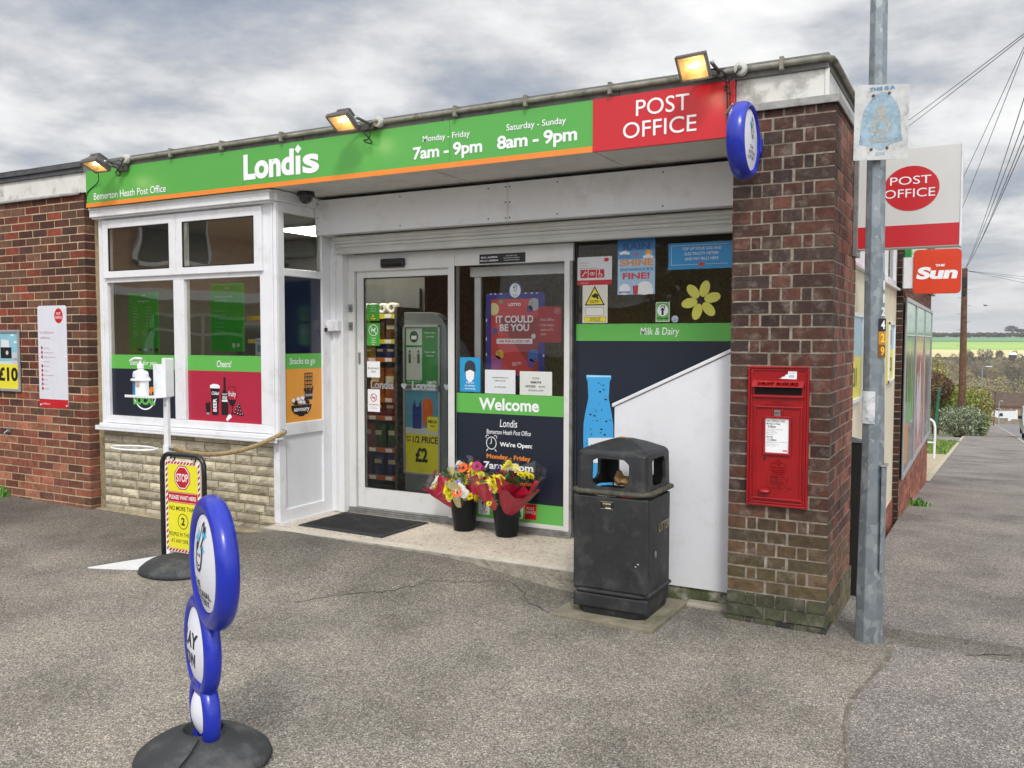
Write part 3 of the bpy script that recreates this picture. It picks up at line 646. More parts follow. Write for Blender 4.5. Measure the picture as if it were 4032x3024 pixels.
mb.poly(FS,[(-3.947,3.12),(-3.912,3.155),(-3.947,3.19),(-3.982,3.155)],d,WHT)
txt(mb,'Monday - Friday',FS,-2.783,-2.392,3.072,3.127,d,WHT,bold=.008); txt(mb,'7am - 9pm',FS,-2.868,-2.294,2.942,3.056,d,WHT,bold=.028,sp=.95)
txt(mb,'Saturday - Sunday',FS,-2.105,-1.664,3.075,3.131,d,WHT,bold=.008); txt(mb,'8am - 9pm',FS,-2.177,-1.584,2.944,3.06,d,WHT,bold=.028,sp=.95)
mb.build('lettering',sg)
pg=thing('post_office_board',(-1,.03,2.9),'red board with white post office lettering at the right end of the long fascia','sign')
mb=MB(); mb.box(-1.474,-.572,.014,.045,2.884,3.214,REDS); mb.build('red_panel',pg,bevel=.0015)
mb=MB(); txt(mb,'POST',FY(.014),-1.182,-.843,3.073,3.172,.003,WHT,bold=.002); txt(mb,'OFFICE',FY(.014),-1.267,-.797,2.942,3.041,.003,WHT,bold=.002); mb.build('lettering',pg)
# conduit along the roof edge
CDT=mat('conduit_grey','#8f8d80',.65,var=.25,vs=10,dirt='#3e3f2f',dirtamt=.85,dirts=9,bump=.3,bs=40)
cd=thing('cable_conduit',(-3,.0,3.25),'grey weathered cable conduit with round junction boxes along the roof edge','conduit')
mb=MB(); mb.tube([(-5.98,.005,3.262),(-.12,.005,3.262),(-.06,.01,3.262),(-.03,.04,3.262),(-.025,.1,3.262),(-.025,4.6,3.262)],.0165,CDT,10); mb.build('pipe',cd)
mb=MB()
for x in (-5.35,-4.75,-4.1,-2.5,-1.95,-1.35,-.3): mb=MB(); mb.box(x-.012,x+.012,-.018,.024,3.225,3.30,CDT); mb.build('saddle_clip',cd,bevel=.003)
mb=MB()
for x in (-5.90,-3.15,-.53): mb=MB(); mb.lathe((x,-.03,3.262),[(.038,-.035),(.038,.0),(.034,.004),(.0,.004)],mat('junction_box','#c4c3bb',.5,var=.12),20,axis=(0,-1,0)); mb.lathe((x,-.034,3.262),[(.014,0),(.012,.02),(0,.02)],CDT,10,axis=(0,-1,0)); mb.build('junction_box',cd)
# floodlights
LAMPG=mat('floodlight_body','#5a5653',.5,var=.15,vs=14,dirt='#2f2b27',dirtamt=.6,dirts=12)
GL=mat('lamp_reflector_glow','#c9b084',.4,emit=.12,var=.25,vs=18); BULB=mat('lamp_bulb_glow','#ffe7b0',.4,emit=7,var=0)
def flood(cx,cy,cz,tilt,yaw,s,label,mx):
    t=thing('floodlight',(cx,cy,cz),label,'floodlight','lit floodlights above the fascia sign')
    M_=Matrix.Rotation(yaw,3,'Z')@Matrix.Rotation(tilt,3,'X')   # local: face normal -Z
    fr=Fr((cx,cy,cz),M_@Vector((1,0,0)),M_@Vector((0,-1,0)))    # n = r x u = down(-Z local)
    w_,h_=.098*s,.082*s
    mb=MB(); t_=.014*s
    # bezel ring
    mb.fbox(fr,-w_,w_,-h_,-h_+t_,-.02,.012,LAMPG);mb.fbox(fr,-w_,w_,h_-t_,h_,-.02,.012,LAMPG);mb.fbox(fr,-w_,-w_+t_,-h_+t_,h_-t_,-.02,.012,LAMPG);mb.fbox(fr,w_-t_,w_,-h_+t_,h_-t_,-.02,.012,LAMPG)
    mb.build('bezel',t,bevel=.004)
    mb=MB(); a=[fr.p(u*w_*.97,v*h_*.97,-.02) for u,v in ((-1,-1),(1,-1),(1,1),(-1,1))]; b=[fr.p(u*w_*.62,v*h_*.55,-.075*s) for u,v in ((-1,-1),(1,-1),(1,1),(-1,1))]
    mb.add(a+b,[(7,6,5,4),(0,1,5,4),(1,2,6,5),(2,3,7,6),(3,0,4,7)],LAMPG)
    mb.fbox(fr,-w_*.55,w_*.55,h_*.05,h_*.6,-.095*s,-.072*s,LAMPG)
    for i in range(9): mb.fbox(fr,-w_*.6+i*w_*.148,-w_*.6+i*w_*.148+.004,-h_*.5,h_*.55,-.098*s,-.074*s,LAMPG)
    mb.build('housing',t,bevel=.003)
    mb=MB(); a=[fr.p(u*(w_-t_),v*(h_-t_),.001) for u,v in ((-1,-1),(1,-1),(1,1),(-1,1))]; b=[fr.p(u*w_*.4,v*h_*.35,-.045*s) for u,v in ((-1,-1),(1,-1),(1,1),(-1,1))]
    mb.add(a+b,[(4,5,6,7),(4,5,1,0),(5,6,2,1),(6,7,3,2),(7,4,0,3)],GL); mb.build('reflector',t)
    mb=MB(); c0=fr.p(0,0,-.03*s); mb.tube([fr.p(-w_*.42,0,-.025*s),fr.p(w_*.42,0,-.025*s)],.009*s,BULB,8); mb.lathe(c0,[(.0,-.024*s),(.018*s,-.012*s),(.024*s,0),(.018*s,.012*s),(0,.024*s)],BULB,12); mb.build('bulb',t)
    mb=MB(); mb.rect(fr,-w_+t_,w_-t_,-h_+t_,h_-t_,.008,glass('lamp_glass',tint=(1,.97,.9),ior=1.3,rough=.02)); mb.build('front_glass',t)
    mb=MB(); p0=fr.p(w_+.006,0,-.035*s)
    mb.tube([fr.p(-w_-.006,0,-.035*s),fr.p(-w_-.006,-.03,-.06*s),Vector((mx-.08,.0,cz+.012)),],.008,LAMPG,6); mb.tube([p0,fr.p(w_+.006,-.03,-.06*s),Vector((mx,.0,cz+.012))],.011,LAMPG,6); mb.box(mx-.1,mx+.03,-.012,.02,cz-.02,cz+.03,LAMPG)
    mb.lathe(p0,[(.013,0),(.013,.01),(0,.012)],SILV,8,axis=fr.r); mb.build('bracket',t)
    return t,fr
def cable(t,pts,r=.0045,m=None):
    mb=MB(); P=[Vector(p) for p in pts]; Q=[]
    for i in range(len(P)-1):
        a,b,c,d=P[max(i-1,0)],P[i],P[i+1],P[min(i+2,len(P)-1)]
        for k in range(6):
            s=k/6; Q.append(.5*((2*b)+(-a+c)*s+(2*a-5*b+4*c-d)*s*s+(-a+3*b-3*c+d)*s**3))
    Q.append(P[-1]); mb.tube(Q,r,m or BLK,6); return mb.build('cable',t)
f1,_=flood(-6.07,-.19,3.185,R(-24),0,1.02,'lit floodlight at the left end of the sign above the brick wall corner',-5.93)
f2,_=flood(-3.34,-.19,3.24,R(-34),0,.98,'lit floodlight above the middle of the green sign',-3.22)
f3,_=flood(-.76,-.19,3.255,R(-52),R(-6),.96,'lit floodlight above the red post office board',-.66)
cable(f1,[(-5.98,-.11,3.22),(-5.94,-.05,3.15),(-5.99,-.02,3.12),(-6.02,-.03,3.15),(-5.95,-.04,3.19),(-5.9,-.045,3.25)])
cable(f2,[(-3.26,-.11,3.22),(-3.2,-.04,3.13),(-3.24,.0,3.12),(-3.27,-.03,3.14),(-3.21,-.04,3.15),(-3.2,-.045,3.24),(-3.15,-.045,3.26)])
cable(f3,[(-.67,-.12,3.22),(-.62,-.05,3.2),(-.58,-.03,3.12),(-.62,-.03,3.16),(-.56,-.045,3.22),(-.53,-.045,3.26)])
cable(f3,[(-.69,-.1,3.26),(-.62,-.03,3.24),(-.605,-.005,3.0),(-.60,-.01,2.84)],.005); cable(f3,[(-.68,-.1,3.26),(-.60,-.03,3.22),(-.59,-.005,3.0),(-.585,-.01,2.86)],.004)
cable(f1,[(-6.14,-.12,3.16),(-6.3,-.0,3.1),(-6.47,.015,3.02),(-6.5,.02,2.9)],.004)
for (x,y,z) in ((-6.03,-.235,3.11),(-3.30,-.235,3.165),(-.74,-.26,3.19)):
    pl=bpy.data.lights.new('floodlight_lamp','POINT'); pl.energy=.55; pl.color=(1,.80,.5); pl.shadow_soft_size=.05; po=bpy.data.objects.new('floodlight_lamp',pl); COL.objects.link(po); po.location=(x,y,z)
# dome camera under the soffit
dc=thing('dome_camera',(-4.21,.35,2.89),'black dome security camera under the soffit beside the bay window','security camera')
mb=MB(); mb.lathe((-4.17,.35,2.89),[(.07,0),(.075,-.02),(.07,-.035)][::-1],BLK,24); mb.build('mount',dc)
mb=MB(); mb.lathe((-4.17,.35,2.857),[(0,-.062),(.03,-.056),(.052,-.035),(.062,0)],mat('dome_black','#101114',.12,coat=.8),24); mb.build('dome',dc)
mb=MB(); mb.lathe((-4.163,.318,2.822),[(.016,0),(.016,.008),(0,.01)],mat('lens_grey','#4a4c50',.2),12,axis=(.15,-.75,-.65)); mb.build('lens',dc)
# ================================================================ WINDOW VINYLS
VN=vin('#1c2433'); VG=GREENV
def hand(mb,body,fr,u0,u1,v0,v1,d,m): txt(mb,body,fr,u0,u1,v0,v1,d,m,bold=.004,shear=.10)
def vthing(name,fr,u,v,d,label,cat='window graphic',group=None): return thing(name,tuple(fr.p(u,v,d)),label,cat,group)
FB=FY(.176)
t=vthing('window_graphic',FB,-6.4,.98,0,'green and navy window graphic with Better for you and a shop local roundel','window graphic','printed window graphics')
mb=MB(); mb.rect(FB,-6.404,-5.524,.977,1.412,.001,VN); mb.build('navy_panel',t)
mb=MB(); mb.rect(FB,-6.404,-5.524,1.412,1.541,.001,VG); mb.build('green_band',t)
mb=MB(); hand(mb,'Better for you',FB,-6.143,-5.791,1.435,1.492,.002,WHT); mb.build('lettering',t)
mb=MB(); mb.ring(FB,-5.955,1.197,.158,.158,.013,.002,WHT,40,60,385); 
txt(mb,'WE',FB,-6.02,-5.90,1.265,1.325,.003,VG,bold=.05); txt(mb,'SHOP',FB,-6.095,-5.82,1.182,1.252,.0035,ORANGE,bold=.06); txt(mb,'LOCAL',FB,-6.11,-5.815,1.085,1.165,.0035,VG,bold=.06); mb.build('roundel',t)
t=vthing('window_graphic',FB,-5.38,.98,0,'crimson window graphic with Cheers and drinks artwork','window graphic','printed window graphics')
VR=vin('#b02843'); VB=vin('#241c22')
mb=MB(); mb.rect(FB,-5.388,-4.494,.973,1.412,.001,VR); mb.build('crimson_panel',t)
mb=MB(); mb.rect(FB,-5.388,-4.494,1.412,1.545,.001,VG); mb.build('green_band',t)
mb=MB(); hand(mb,'Cheers!',FB,-5.034,-4.864,1.445,1.503,.002,WHT); mb.build('lettering',t)
mb=MB()
mb.poly(FB,[(-5.095,1.03),(-5.022,1.03),(-5.014,1.15),(-5.003,1.27),(-5.112,1.27),(-5.103,1.15)],.002,VB); mb.poly(FB,[(-5.116,1.262),(-5.0,1.262),(-4.998,1.285),(-5.03,1.298),(-5.075,1.30),(-5.117,1.288)],.003,WHT)
fv=Fr(FB.p(-5.04,1.06,.003),(0,0,1),(-1,0,0)); txt(mb,'BEER',fv,0,.115,0,.042,0,WHT,bold=.03); txt(mb,'Chilled',FB,-5.1,-5.015,1.205,1.235,.003,WHT,bold=.02,shear=.2)
mb.poly(FB,[(-4.985,1.035),(-4.903,1.035),(-4.903,1.21),(-4.93,1.255),(-4.93,1.36),(-4.955,1.36),(-4.955,1.255),(-4.985,1.21)],.002,VB); mb.poly(FB,[(-4.975,1.15),(-4.91,1.15),(-4.91,1.165),(-4.975,1.165)],.003,WHT)
txt(mb,'WINE',FB,-4.972,-4.913,1.165,1.20,.0032,WHT,bold=.02); txt(mb,'QUALITY',FB,-4.97,-4.905,1.205,1.222,.0032,WHT,bold=.02)
mb.poly(FB,[(-4.9,1.17),(-4.885,1.13),(-4.86,1.11),(-4.86,1.06),(-4.885,1.045),(-4.8,1.045),(-4.85,1.06),(-4.85,1.11),(-4.825,1.13),(-4.81,1.17)],.002,VB); mb.stroke(FB,[(-4.9,1.17),(-4.905,1.21),(-4.895,1.28)],.004,.002,VB); mb.stroke(FB,[(-4.81,1.17),(-4.805,1.21),(-4.815,1.28),(-4.895,1.28)],.004,.002,VB); txt(mb,'fruity',FB,-4.898,-4.81,1.185,1.245,.0032,WHT,bold=.004)
mb.poly(FB,[(-5.165,1.03),(-5.125,1.03),(-5.112,1.11),(-5.175,1.11)],.002,VB); mb.poly(FB,[(-5.18,1.115),(-5.15,1.105),(-5.11,1.12),(-5.12,1.145),(-5.15,1.13),(-5.17,1.14)],.002,VB); txt(mb,'SHOT',FB,-5.162,-5.128,1.032,1.048,.003,WHT,bold=.01)
for i,(a,b) in enumerate(((-4.82,1.06),(-4.79,1.05),(-4.76,1.045),(-4.735,1.05),(-4.81,1.085),(-4.78,1.08),(-4.755,1.075),(-4.79,1.11),(-4.765,1.105),(-4.775,1.13))): mb.disc(FB,a,b,.014,.014,.002+.0001*i,VB,12); mb.disc(FB,a-.003,b+.004,.004,.004,.003,WHT,8)
mb.poly(FB,[(-4.93,1.0),(-4.915,.985),(-4.86,1.02),(-4.875,1.045),(-4.9,1.04)],.0035,WHT)
mb.build('artwork',t)
FR=FX(-4.3145)
t=vthing('window_graphic',FR,.23,.99,0,'amber window graphic with Snacks to go on the bay side panel','window graphic','printed window graphics')
mb=MB(); mb.rect(FR,.228,.686,.985,1.437,.001,vin('#e8a040')); mb.build('amber_panel',t)
mb=MB(); mb.rect(FR,.228,.686,1.437,1.565,.001,VG); mb.build('green_band',t)
mb=MB(); hand(mb,'Snacks to go',FR,.29,.60,1.46,1.53,.002,WHT); mb.build('lettering',t)
mb=MB(); mb.poly(FR,[(.468,1.26),(.565,1.26),(.57,1.40),(.468,1.40)],.002,VB)
for i in range(3):
    for j in range(4): mb.rect(FR,.476+i*.031,.500+i*.031,1.27+j*.033,1.293+j*.033,.003,vin('#c98a38'))
mb.poly(FR,[(.455,1.255),(.47,1.28),(.49,1.255),(.51,1.275),(.54,1.25),(.58,1.29),(.57,1.24),(.47,1.235)],.0032,VB); mb.poly(FR,[(.47,1.17),(.565,1.17),(.568,1.25),(.47,1.25)],.0025,VB); txt(mb,'chocolate',FR,.475,.562,1.20,1.225,.0035,WHT,shear=.2)
mb.poly(FR,[(.302,1.13),(.555,1.13),(.54,1.085),(.50,1.05),(.46,1.045),(.46,1.035),(.39,1.035),(.39,1.045),(.34,1.06),(.31,1.09)],.003,VB); txt(mb,'savoury',FR,.335,.525,1.066,1.105,.004,WHT,bold=.02)
for i,(a,b,q_) in enumerate(((.36,1.15,.03),(.41,1.155,.032),(.46,1.15,.03),(.50,1.15,.028),(.39,1.18,.026),(.44,1.185,.028),(.48,1.175,.022),(.33,1.17,.02))):
    mb.poly(FR,[(a-q_,b-.008),(a+q_*.6,b-.018),(a+q_,b+.005),(a+.002,b+.022),(a-q_*.8,b+.014)],.0036+.0002*i,WHT if i%3 else VB); mb.stroke(FR,[(a-q_,b-.008),(a+q_*.6,b-.018),(a+q_,b+.005)],.003,.0055,VB)
mb.build('artwork',t)
# welcome vinyl on the fixed door panel
FD=FY(.892)
t=vthing('window_graphic',FD,-3.05,.24,0,'navy and green door graphic with Welcome and shop opening hours','window graphic','printed window graphics')
mb=MB(); mb.rect(FD,-3.053,-2.076,.39,1.088,.001,VN); mb.build('navy_panel',t)
mb=MB(); mb.rect(FD,-3.053,-2.076,1.088,1.249,.001,VG); mb.rect(FD,-3.053,-2.076,.238,.39,.001,VG); mb.build('green_band',t)
mb=MB(); txt(mb,'Welcome',FD,-2.839,-2.293,1.116,1.215,.002,WHT,bold=.03)
pass
hand(mb,'Londis',FD,-2.645,-2.489,.985,1.045,.002,WHT); hand(mb,'Bemerton Heath Post Office',FD,-2.767,-2.366,.925,.962,.002,WHT)
txt(mb,"We're Open:",FD,-2.645,-2.353,.817,.865,.002,WHT,bold=.028); txt(mb,'7am - 9pm',FD,-2.794,-2.342,.622,.70,.002,WHT,bold=.028); txt(mb,'8am - 9pm',FD,-2.794,-2.342,.425,.503,.002,WHT,bold=.028)
mb.build('lettering',t)
mb=MB(); txt(mb,'Monday - Friday',FD,-2.767,-2.366,.713,.762,.002,ORANGE,bold=.028); txt(mb,'Saturday - Sunday',FD,-2.80,-2.336,.515,.562,.002,ORANGE,bold=.028); mb.build('orange_lettering',t)
mb=MB(); mb.ring(FD,-2.723,.85,.048,.052,.006,.002,WHT,28); mb.stroke(FD,[(-2.723,.885),(-2.723,.85),(-2.735,.845)],.006,.002,WHT); mb.stroke(FD,[(-2.755,.80),(-2.768,.785)],.006,.002,WHT); mb.stroke(FD,[(-2.69,.80),(-2.677,.785)],.006,.002,WHT)
mb.ring(FD,-2.76,.90,.016,.016,.005,.0022,WHT,14,30,230); mb.ring(FD,-2.686,.90,.016,.016,.005,.0022,WHT,14,-50,150); mb.build('alarm_clock_drawing',t)
def crossed_fingers(mb,fr,cu,cv,s,d,wm,bm,face=True):
    """crossed-fingers hand mark: white hand with thin outline over a blue star"""
    for a,b,q_ in ((-.16,.22,.17),(.2,.32,.09),(.18,.08,.1)): mb.poly(fr,[(cu+(a)*s,cv+(b+q_)*s),(cu+(a+q_*.3)*s,cv+(b+q_*.3)*s),(cu+(a+q_)*s,cv+b*s),(cu+(a+q_*.3)*s,cv+(b-q_*.3)*s),(cu+a*s,cv+(b-q_)*s),(cu+(a-q_*.3)*s,cv+(b-q_*.3)*s),(cu+(a-q_)*s,cv+b*s),(cu+(a-q_*.3)*s,cv+(b+q_*.3)*s)],d,bm)
    hnd=[(-.16,.12),(-.12,.16),(-.07,.06),(-.04,.12),(.0,.45),(.04,.5),(.08,.45),(.1,.36),(.16,.44),(.19,.38),(.1,.14),(.16,.08),(.17,-.06),(.12,-.22),(.02,-.28),(-.08,-.24),(-.13,-.1)]
    P=[(cu+a*s,cv+b*s) for a,b in hnd]; mb.poly(fr,P,d+.0006,wm); mb.stroke(fr,P+P[:1],.042*s,d+.0012,BLK)
    mb.stroke(fr,[(cu-.06*s,cv-.14*s),(cu+0*s,cv-.2*s),(cu+.08*s,cv-.17*s)],.02*s,d+.0014,BLK); 
    for a in (-.02,.07): mb.disc(fr,cu+a*s,cv-.02*s,.02*s,.035*s,d+.0014,BLK,8)
LB=vin('#3aa5dc'); 
def sticker(label,fr,u0,u1,v0,v1,col,fn,d=.001,name='sticker',cat='sticker',th=.0008,grp=None,pname='sheet'):
    t=thing(name,tuple(fr.p((u0+u1)/2,v0,d)),label,cat,grp)
    mb=MB(); mb.poly(fr,[(u0,v0),(u1,v0),(u1,v1),(u0,v1)],d+th,vin(col) if isinstance(col,str) else col,th=th); mb.build(pname,t)
    if fn:
        fn(t,d+th+.0008)
    return t
def L1(fn):   # collects artwork into one mesh part
    def g(t,d):
        mb=MB(); fn(mb,d); mb.build('print',t)
    return g
WS=('#f3f3f5')
def f(mb,d): crossed_fingers(mb,FD,-2.79,.335,.09,d,WHT,vin('#2f56b0')); txt(mb,'THE',FD,-2.805,-2.778,.298,.307,d,BLK,bold=.02); txt(mb,'NATIONAL',FD,-2.828,-2.756,.284,.293,d,BLK,bold=.02); txt(mb,'LOTTERY',FD,-2.824,-2.76,.269,.279,d,BLK,bold=.02)
sticker('small white lottery sticker at the foot of the door between the flower buckets',FD,-2.844,-2.739,.262,.382,WS,L1(f),.002)
def f(mb,d): mb.poly(FD,rrect(-2.528,-2.443,.268,.378,.01),d,VG); mb.disc(FD,-2.486,.335,.036,.036,d+.0005,WHT); txt(mb,'top-up',FD,-2.52,-2.45,.272,.292,d+.0005,BLK,bold=.03)
sticker('white and green top-up sticker at the foot of the door behind the right bucket',FD,-2.535,-2.437,.26,.386,WS,L1(f),.002)
def f(mb,d): txt(mb,'POST',FD,-2.398,-2.33,.337,.36,d,WHT); txt(mb,'OFFICE',FD,-2.41,-2.318,.307,.33,d,WHT)
sticker('small red square post office sticker at the foot of the door',FD,-2.417,-2.312,.262,.385,'#c8161d',L1(f),.002)
# glass stickers on the sliding door
FG=FY(.913)
def f(mb,d): 
    for i,s in enumerate(('Security','cameras in','operation')): cap(mb,s,FG,-3.92,1.968-i*.02,.011,d,WHT)
    mb.poly(FG,[(-3.955,1.855),(-3.885,1.855),(-3.92,1.918)],d,BLK); mb.poly(FG,[(-3.948,1.859),(-3.892,1.859),(-3.92,1.91)],d+.0004,vin('#f0e040')); mb.poly(FG,[(-3.937,1.872),(-3.91,1.886),(-3.905,1.878),(-3.93,1.866)],d+.0008,BLK)
sticker('green security cameras sticker, topmost on the left edge of the sliding door',FG,-3.989,-3.852,1.847,1.99,'#4fae3f',L1(f))
def dog(mb,fr,cu,cv,s,d,m): mb.poly(fr,[(cu+a*s,cv+b*s) for a,b in ((-.6,-.5),(-.5,-.1),(-.75,.25),(-.68,.3),(-.45,.05),(.2,.1),(.35,.45),(.5,.5),(.75,.3),(.55,.22),(.45,-.1),(.5,-.55),(.38,-.55),(.3,-.2),(-.3,-.22),(-.38,-.55),(-.5,-.55))],d,m)
def f(mb,d):
    mb.ring(FG,-3.92,1.765,.05,.05,.006,d,WHT); dog(mb,FG,-3.92,1.768,.04,d,WHT); mb.stroke(FG,[(-3.955,1.80),(-3.885,1.73)],.006,d+.0004,WHT)
    for i,s in enumerate(('No dogs','except','assistance','dogs')): cap(mb,s,FG,-3.92,1.692-i*.018,.0105,d,WHT,bold=.02)
sticker('green no dogs sticker below the security one on the sliding door',FG,-3.989,-3.852,1.63,1.826,'#4fae3f',L1(f))
def f(mb,d): txt(mb,'Automatic',FG,-3.983,-3.861,1.425,1.446,d,BLK); txt(mb,'door',FG,-3.948,-3.894,1.397,1.416,d,BLK)
sticker('plain white automatic door notice on the sliding door',FG,-3.992,-3.852,1.354,1.493,WS,L1(f))
RD=vin('#c42430')
def f(mb,d):
    mb.ring(FG,-3.921,1.177,.036,.036,.006,d,RD); mb.rect(FG,-3.945,-3.905,1.17,1.178,d,BLK); mb.rect(FG,-3.903,-3.898,1.17,1.178,d,RD); mb.stroke(FG,[(-3.945,1.202),(-3.897,1.152)],.006,d+.0005,RD); mb.stroke(FG,[(-3.9,1.185),(-3.893,1.195),(-3.903,1.205)],.004,d,BLK)
    txt(mb,'NO SMOKING',FG,-3.972,-3.87,1.11,1.12,d,RD,bold=.03); cap(mb,'It is against the law to',FG,-3.921,1.092,.006,d,BLK,wf=.9); cap(mb,'smoke in these premises',FG,-3.921,1.08,.006,d,BLK,wf=.9)
sticker('white no smoking sign with red circle low on the sliding door',FG,-3.986,-3.854,1.053,1.249,WS,L1(f))
FROST=mat('frosted_lettering','#8d9596',.7,var=.05)
t=vthing('door_manifestation',FG,-3.95,1.25,0,'frosted shop name and heart lettering across the sliding door glass','lettering')
mb=MB(); txt(mb,'Londis',FG,-3.954,-3.709,1.255,1.328,.001,FROST,bold=.03); mb.build('lettering',t)
def heart(mb,fr,cu,cv,s,d,m): mb.poly(fr,[(cu,cv-s),(cu+.75*s,cv-.1*s),(cu+.8*s,cv+.35*s),(cu+.45*s,cv+.6*s),(cu,cv+.3*s),(cu-.45*s,cv+.6*s),(cu-.8*s,cv+.35*s),(cu-.75*s,cv-.1*s)],d,m)
mb=MB(); heart(mb,FG,-3.60,1.29,.035,.001,FROST); mb.build('heart',t)
mb=MB(); txt(mb,'Londis',FG,-3.515,-3.274,1.258,1.331,.001,FROST,bold=.03); mb.build('lettering',t)
mb=MB(); heart(mb,FG,-3.165,1.295,.035,.001,FROST); mb.build('heart',t)
# posters behind the fixed door glass
FP=FY(.905)
t=vthing('lottery_poster',FP,-2.5,1.4,0,'large red lottery poster in a blue wallet saying it could be you','poster')
mb=MB(); BLU=vin('#20238f'); mb.poly(FP,rrect(-2.782,-2.252,1.372,2.058,.03),.0,BLU); mb.disc(FP,-2.514,2.073,.062,.068,.0004,BLU,28); mb.build('wallet',t)
mb=MB(); mb.rect(FP,-2.733,-2.307,1.402,2.007,.001,vin('#d0393a')); mb.poly(FP,[(-2.68,1.86),(-2.307,1.86),(-2.307,1.45),(-2.33,1.41)],.0014,vin('#9a2328')); mb.build('red_sheet',t)
mb=MB()
for u,v,q_,c in ((-2.71,1.93,.05,'#e8dd9a'),(-2.64,1.985,.016,'#58b060'),(-2.345,1.96,.05,'#aab0b4'),(-2.385,1.925,.028,'#5b3a90'),(-2.697,1.753,.024,'#3f5fae'),(-2.35,1.712,.02,'#d9d9dc'),(-2.655,1.565,.038,'#dfae28'),(-2.69,1.50,.06,'#b8529a'),(-2.35,1.56,.05,'#2f62b5'),(-2.375,1.50,.035,'#6a3a98')):
    pts=[(max(-2.732,min(-2.308,u+q_*math.cos(a*math.pi/12))),v+q_*math.sin(a*math.pi/12)) for a in range(24)]; mb.poly(FP,pts,.002,vin(c,.2)); 
for s,u,v in (('43',-2.662,1.575),('24',-2.705,1.52),('15',-2.335,1.525),('7',-2.365,1.965)): cap(mb,s,FP,u,v,.015,.0026,BLK,bold=.02)
mb.build('lottery_balls',t)
mb=MB(); txt(mb,'LOTTO',FP,-2.574,-2.463,1.950,1.975,.003,WHT,bold=.05); txt(mb,'IT COULD',FP,-2.689,-2.351,1.818,1.876,.003,WHT,bold=.03); txt(mb,'BE YOU',FP,-2.653,-2.388,1.752,1.809,.003,WHT,bold=.03)
mb.rect(FP,-2.682,-2.359,1.652,1.692,.003,WHT); txt(mb,'ASK FOR A LUCKY DIP!',FP,-2.66,-2.382,1.662,1.682,.0036,RD,bold=.03)
for i,s in enumerate(('YOUR NUMBERS','MAKE AMAZING','HAPPEN')): cap(mb,s,FP,-2.54,1.500-i*.011,.008,.003,WHT,bold=.03,align='l')
mb.build('lettering',t)
mb=MB(); mb.disc(FP,-2.514,2.073,.05,.057,.002,WHT,28); crossed_fingers(mb,FP,-2.514,2.085,.07,.0025,WHT,vin('#3a6fb5')); cap(mb,'THE NATIONAL',FP,-2.514,2.036,.006,.003,BLK,wf=.8); cap(mb,'LOTTERY',FP,-2.514,2.027,.006,.003,BLK,wf=.8)
mb.build('roundel',t)
mb=MB()
for x in (-2.735,-2.695,-2.642,-2.42,-2.365,-2.32): mb.rect(FP,x-.01,x+.01,2.045,2.054,.002,WHT)
for z in (1.84,1.69,1.565): mb.rect(FP,-2.782,-2.772,z-.012,z+.012,.002,WHT)
mb.rect(FP,-2.268,-2.256,1.55,1.57,.002,WHT); mb.build('clips',t)
def f(mb,d):
    for i,s in enumerate(('if the shop\'s','open we\'re','open')): cap(mb,s,FP,-2.285,1.79-i*.034,.018,d,WHT,align='l')
    cap(mb,'Post Office',FP,-2.285,1.832,.019,d,WHT,align='l'); mb.ring(FP,-2.142,1.905,.026,.02,.002,d,WHT,20); cap(mb,'POST',FP,-2.142,1.906,.007,d,WHT,wf=.9); cap(mb,'OFFICE',FP,-2.142,1.897,.007,d,WHT,wf=.9)
sticker('red notice saying if the shop is open we are open beside the lottery poster',FP,-2.307,-2.108,1.662,1.943,'#b3121a',L1(f),.004,'poster','poster')
def f(mb,d):
    mb.poly(FD,[(-2.923+a*.058,1.43+b*.08) for a,b in ((-.8,-.3),(-.95,.1),(-.8,.75),(-.3,1.05),(.3,1.05),(.8,.75),(.95,.1),(.8,-.3),(.4,-.9),(-.4,-.9))],d,vin('#343a44')); mb.poly(FD,[(-2.923+a*.05,1.43+b*.08) for a,b in ((-.85,-.1),(0,.12),(.85,-.1),(.7,-.8),(.2,-1.15),(-.2,-1.15),(-.7,-.8))],d+.0005,WHT)
    for i,s in enumerate(('Thank you','for wearing a','face covering')): cap(mb,s,FD,-2.923,1.328-i*.024,.0135,d,WHT,bold=.02)
sticker('blue poster with a masked face thanking for face coverings',FD,-3.021,-2.825,1.259,1.54,'#2b9ad2',L1(f),.002,'poster','poster')
def f(mb,d):
    for i,s in enumerate(('TOPS MUST BE WORN AT ALL','TIMES IN THE SHOP!','','NO TOP/NO SERVICE')):
        if s: cap(mb,s,FD,-2.64,1.376-i*.025,.0095,d,BLK,bold=.02,wf=.86)
sticker('white paper notice about tops on the door glass left of the hoods notice',FD,-2.782,-2.503,1.252,1.443,'#dfe2e6',L1(f),.002,'notice','notice',grp='paper notices on the door glass')
def f(mb,d):
    cap(mb,'PLEASE',FD,-2.32,1.375,.016,d,BLK,wf=.9); cap(mb,'REMOVE',FD,-2.32,1.343,.018,d,BLK,bold=.03); cap(mb,'HOODS',FD,-2.368,1.310,.018,d,BLK,bold=.03); cap(mb,'BEFORE',FD,-2.268,1.310,.015,d,BLK,wf=.8); cap(mb,'ENTERING SHOP',FD,-2.32,1.28,.015,d,BLK,wf=.85)
sticker('white paper notice asking to remove hoods, right of the tops notice',FD,-2.463,-2.18,1.25,1.436,'#d9ded8',L1(f),.002,'notice','notice',grp='paper notices on the door glass')
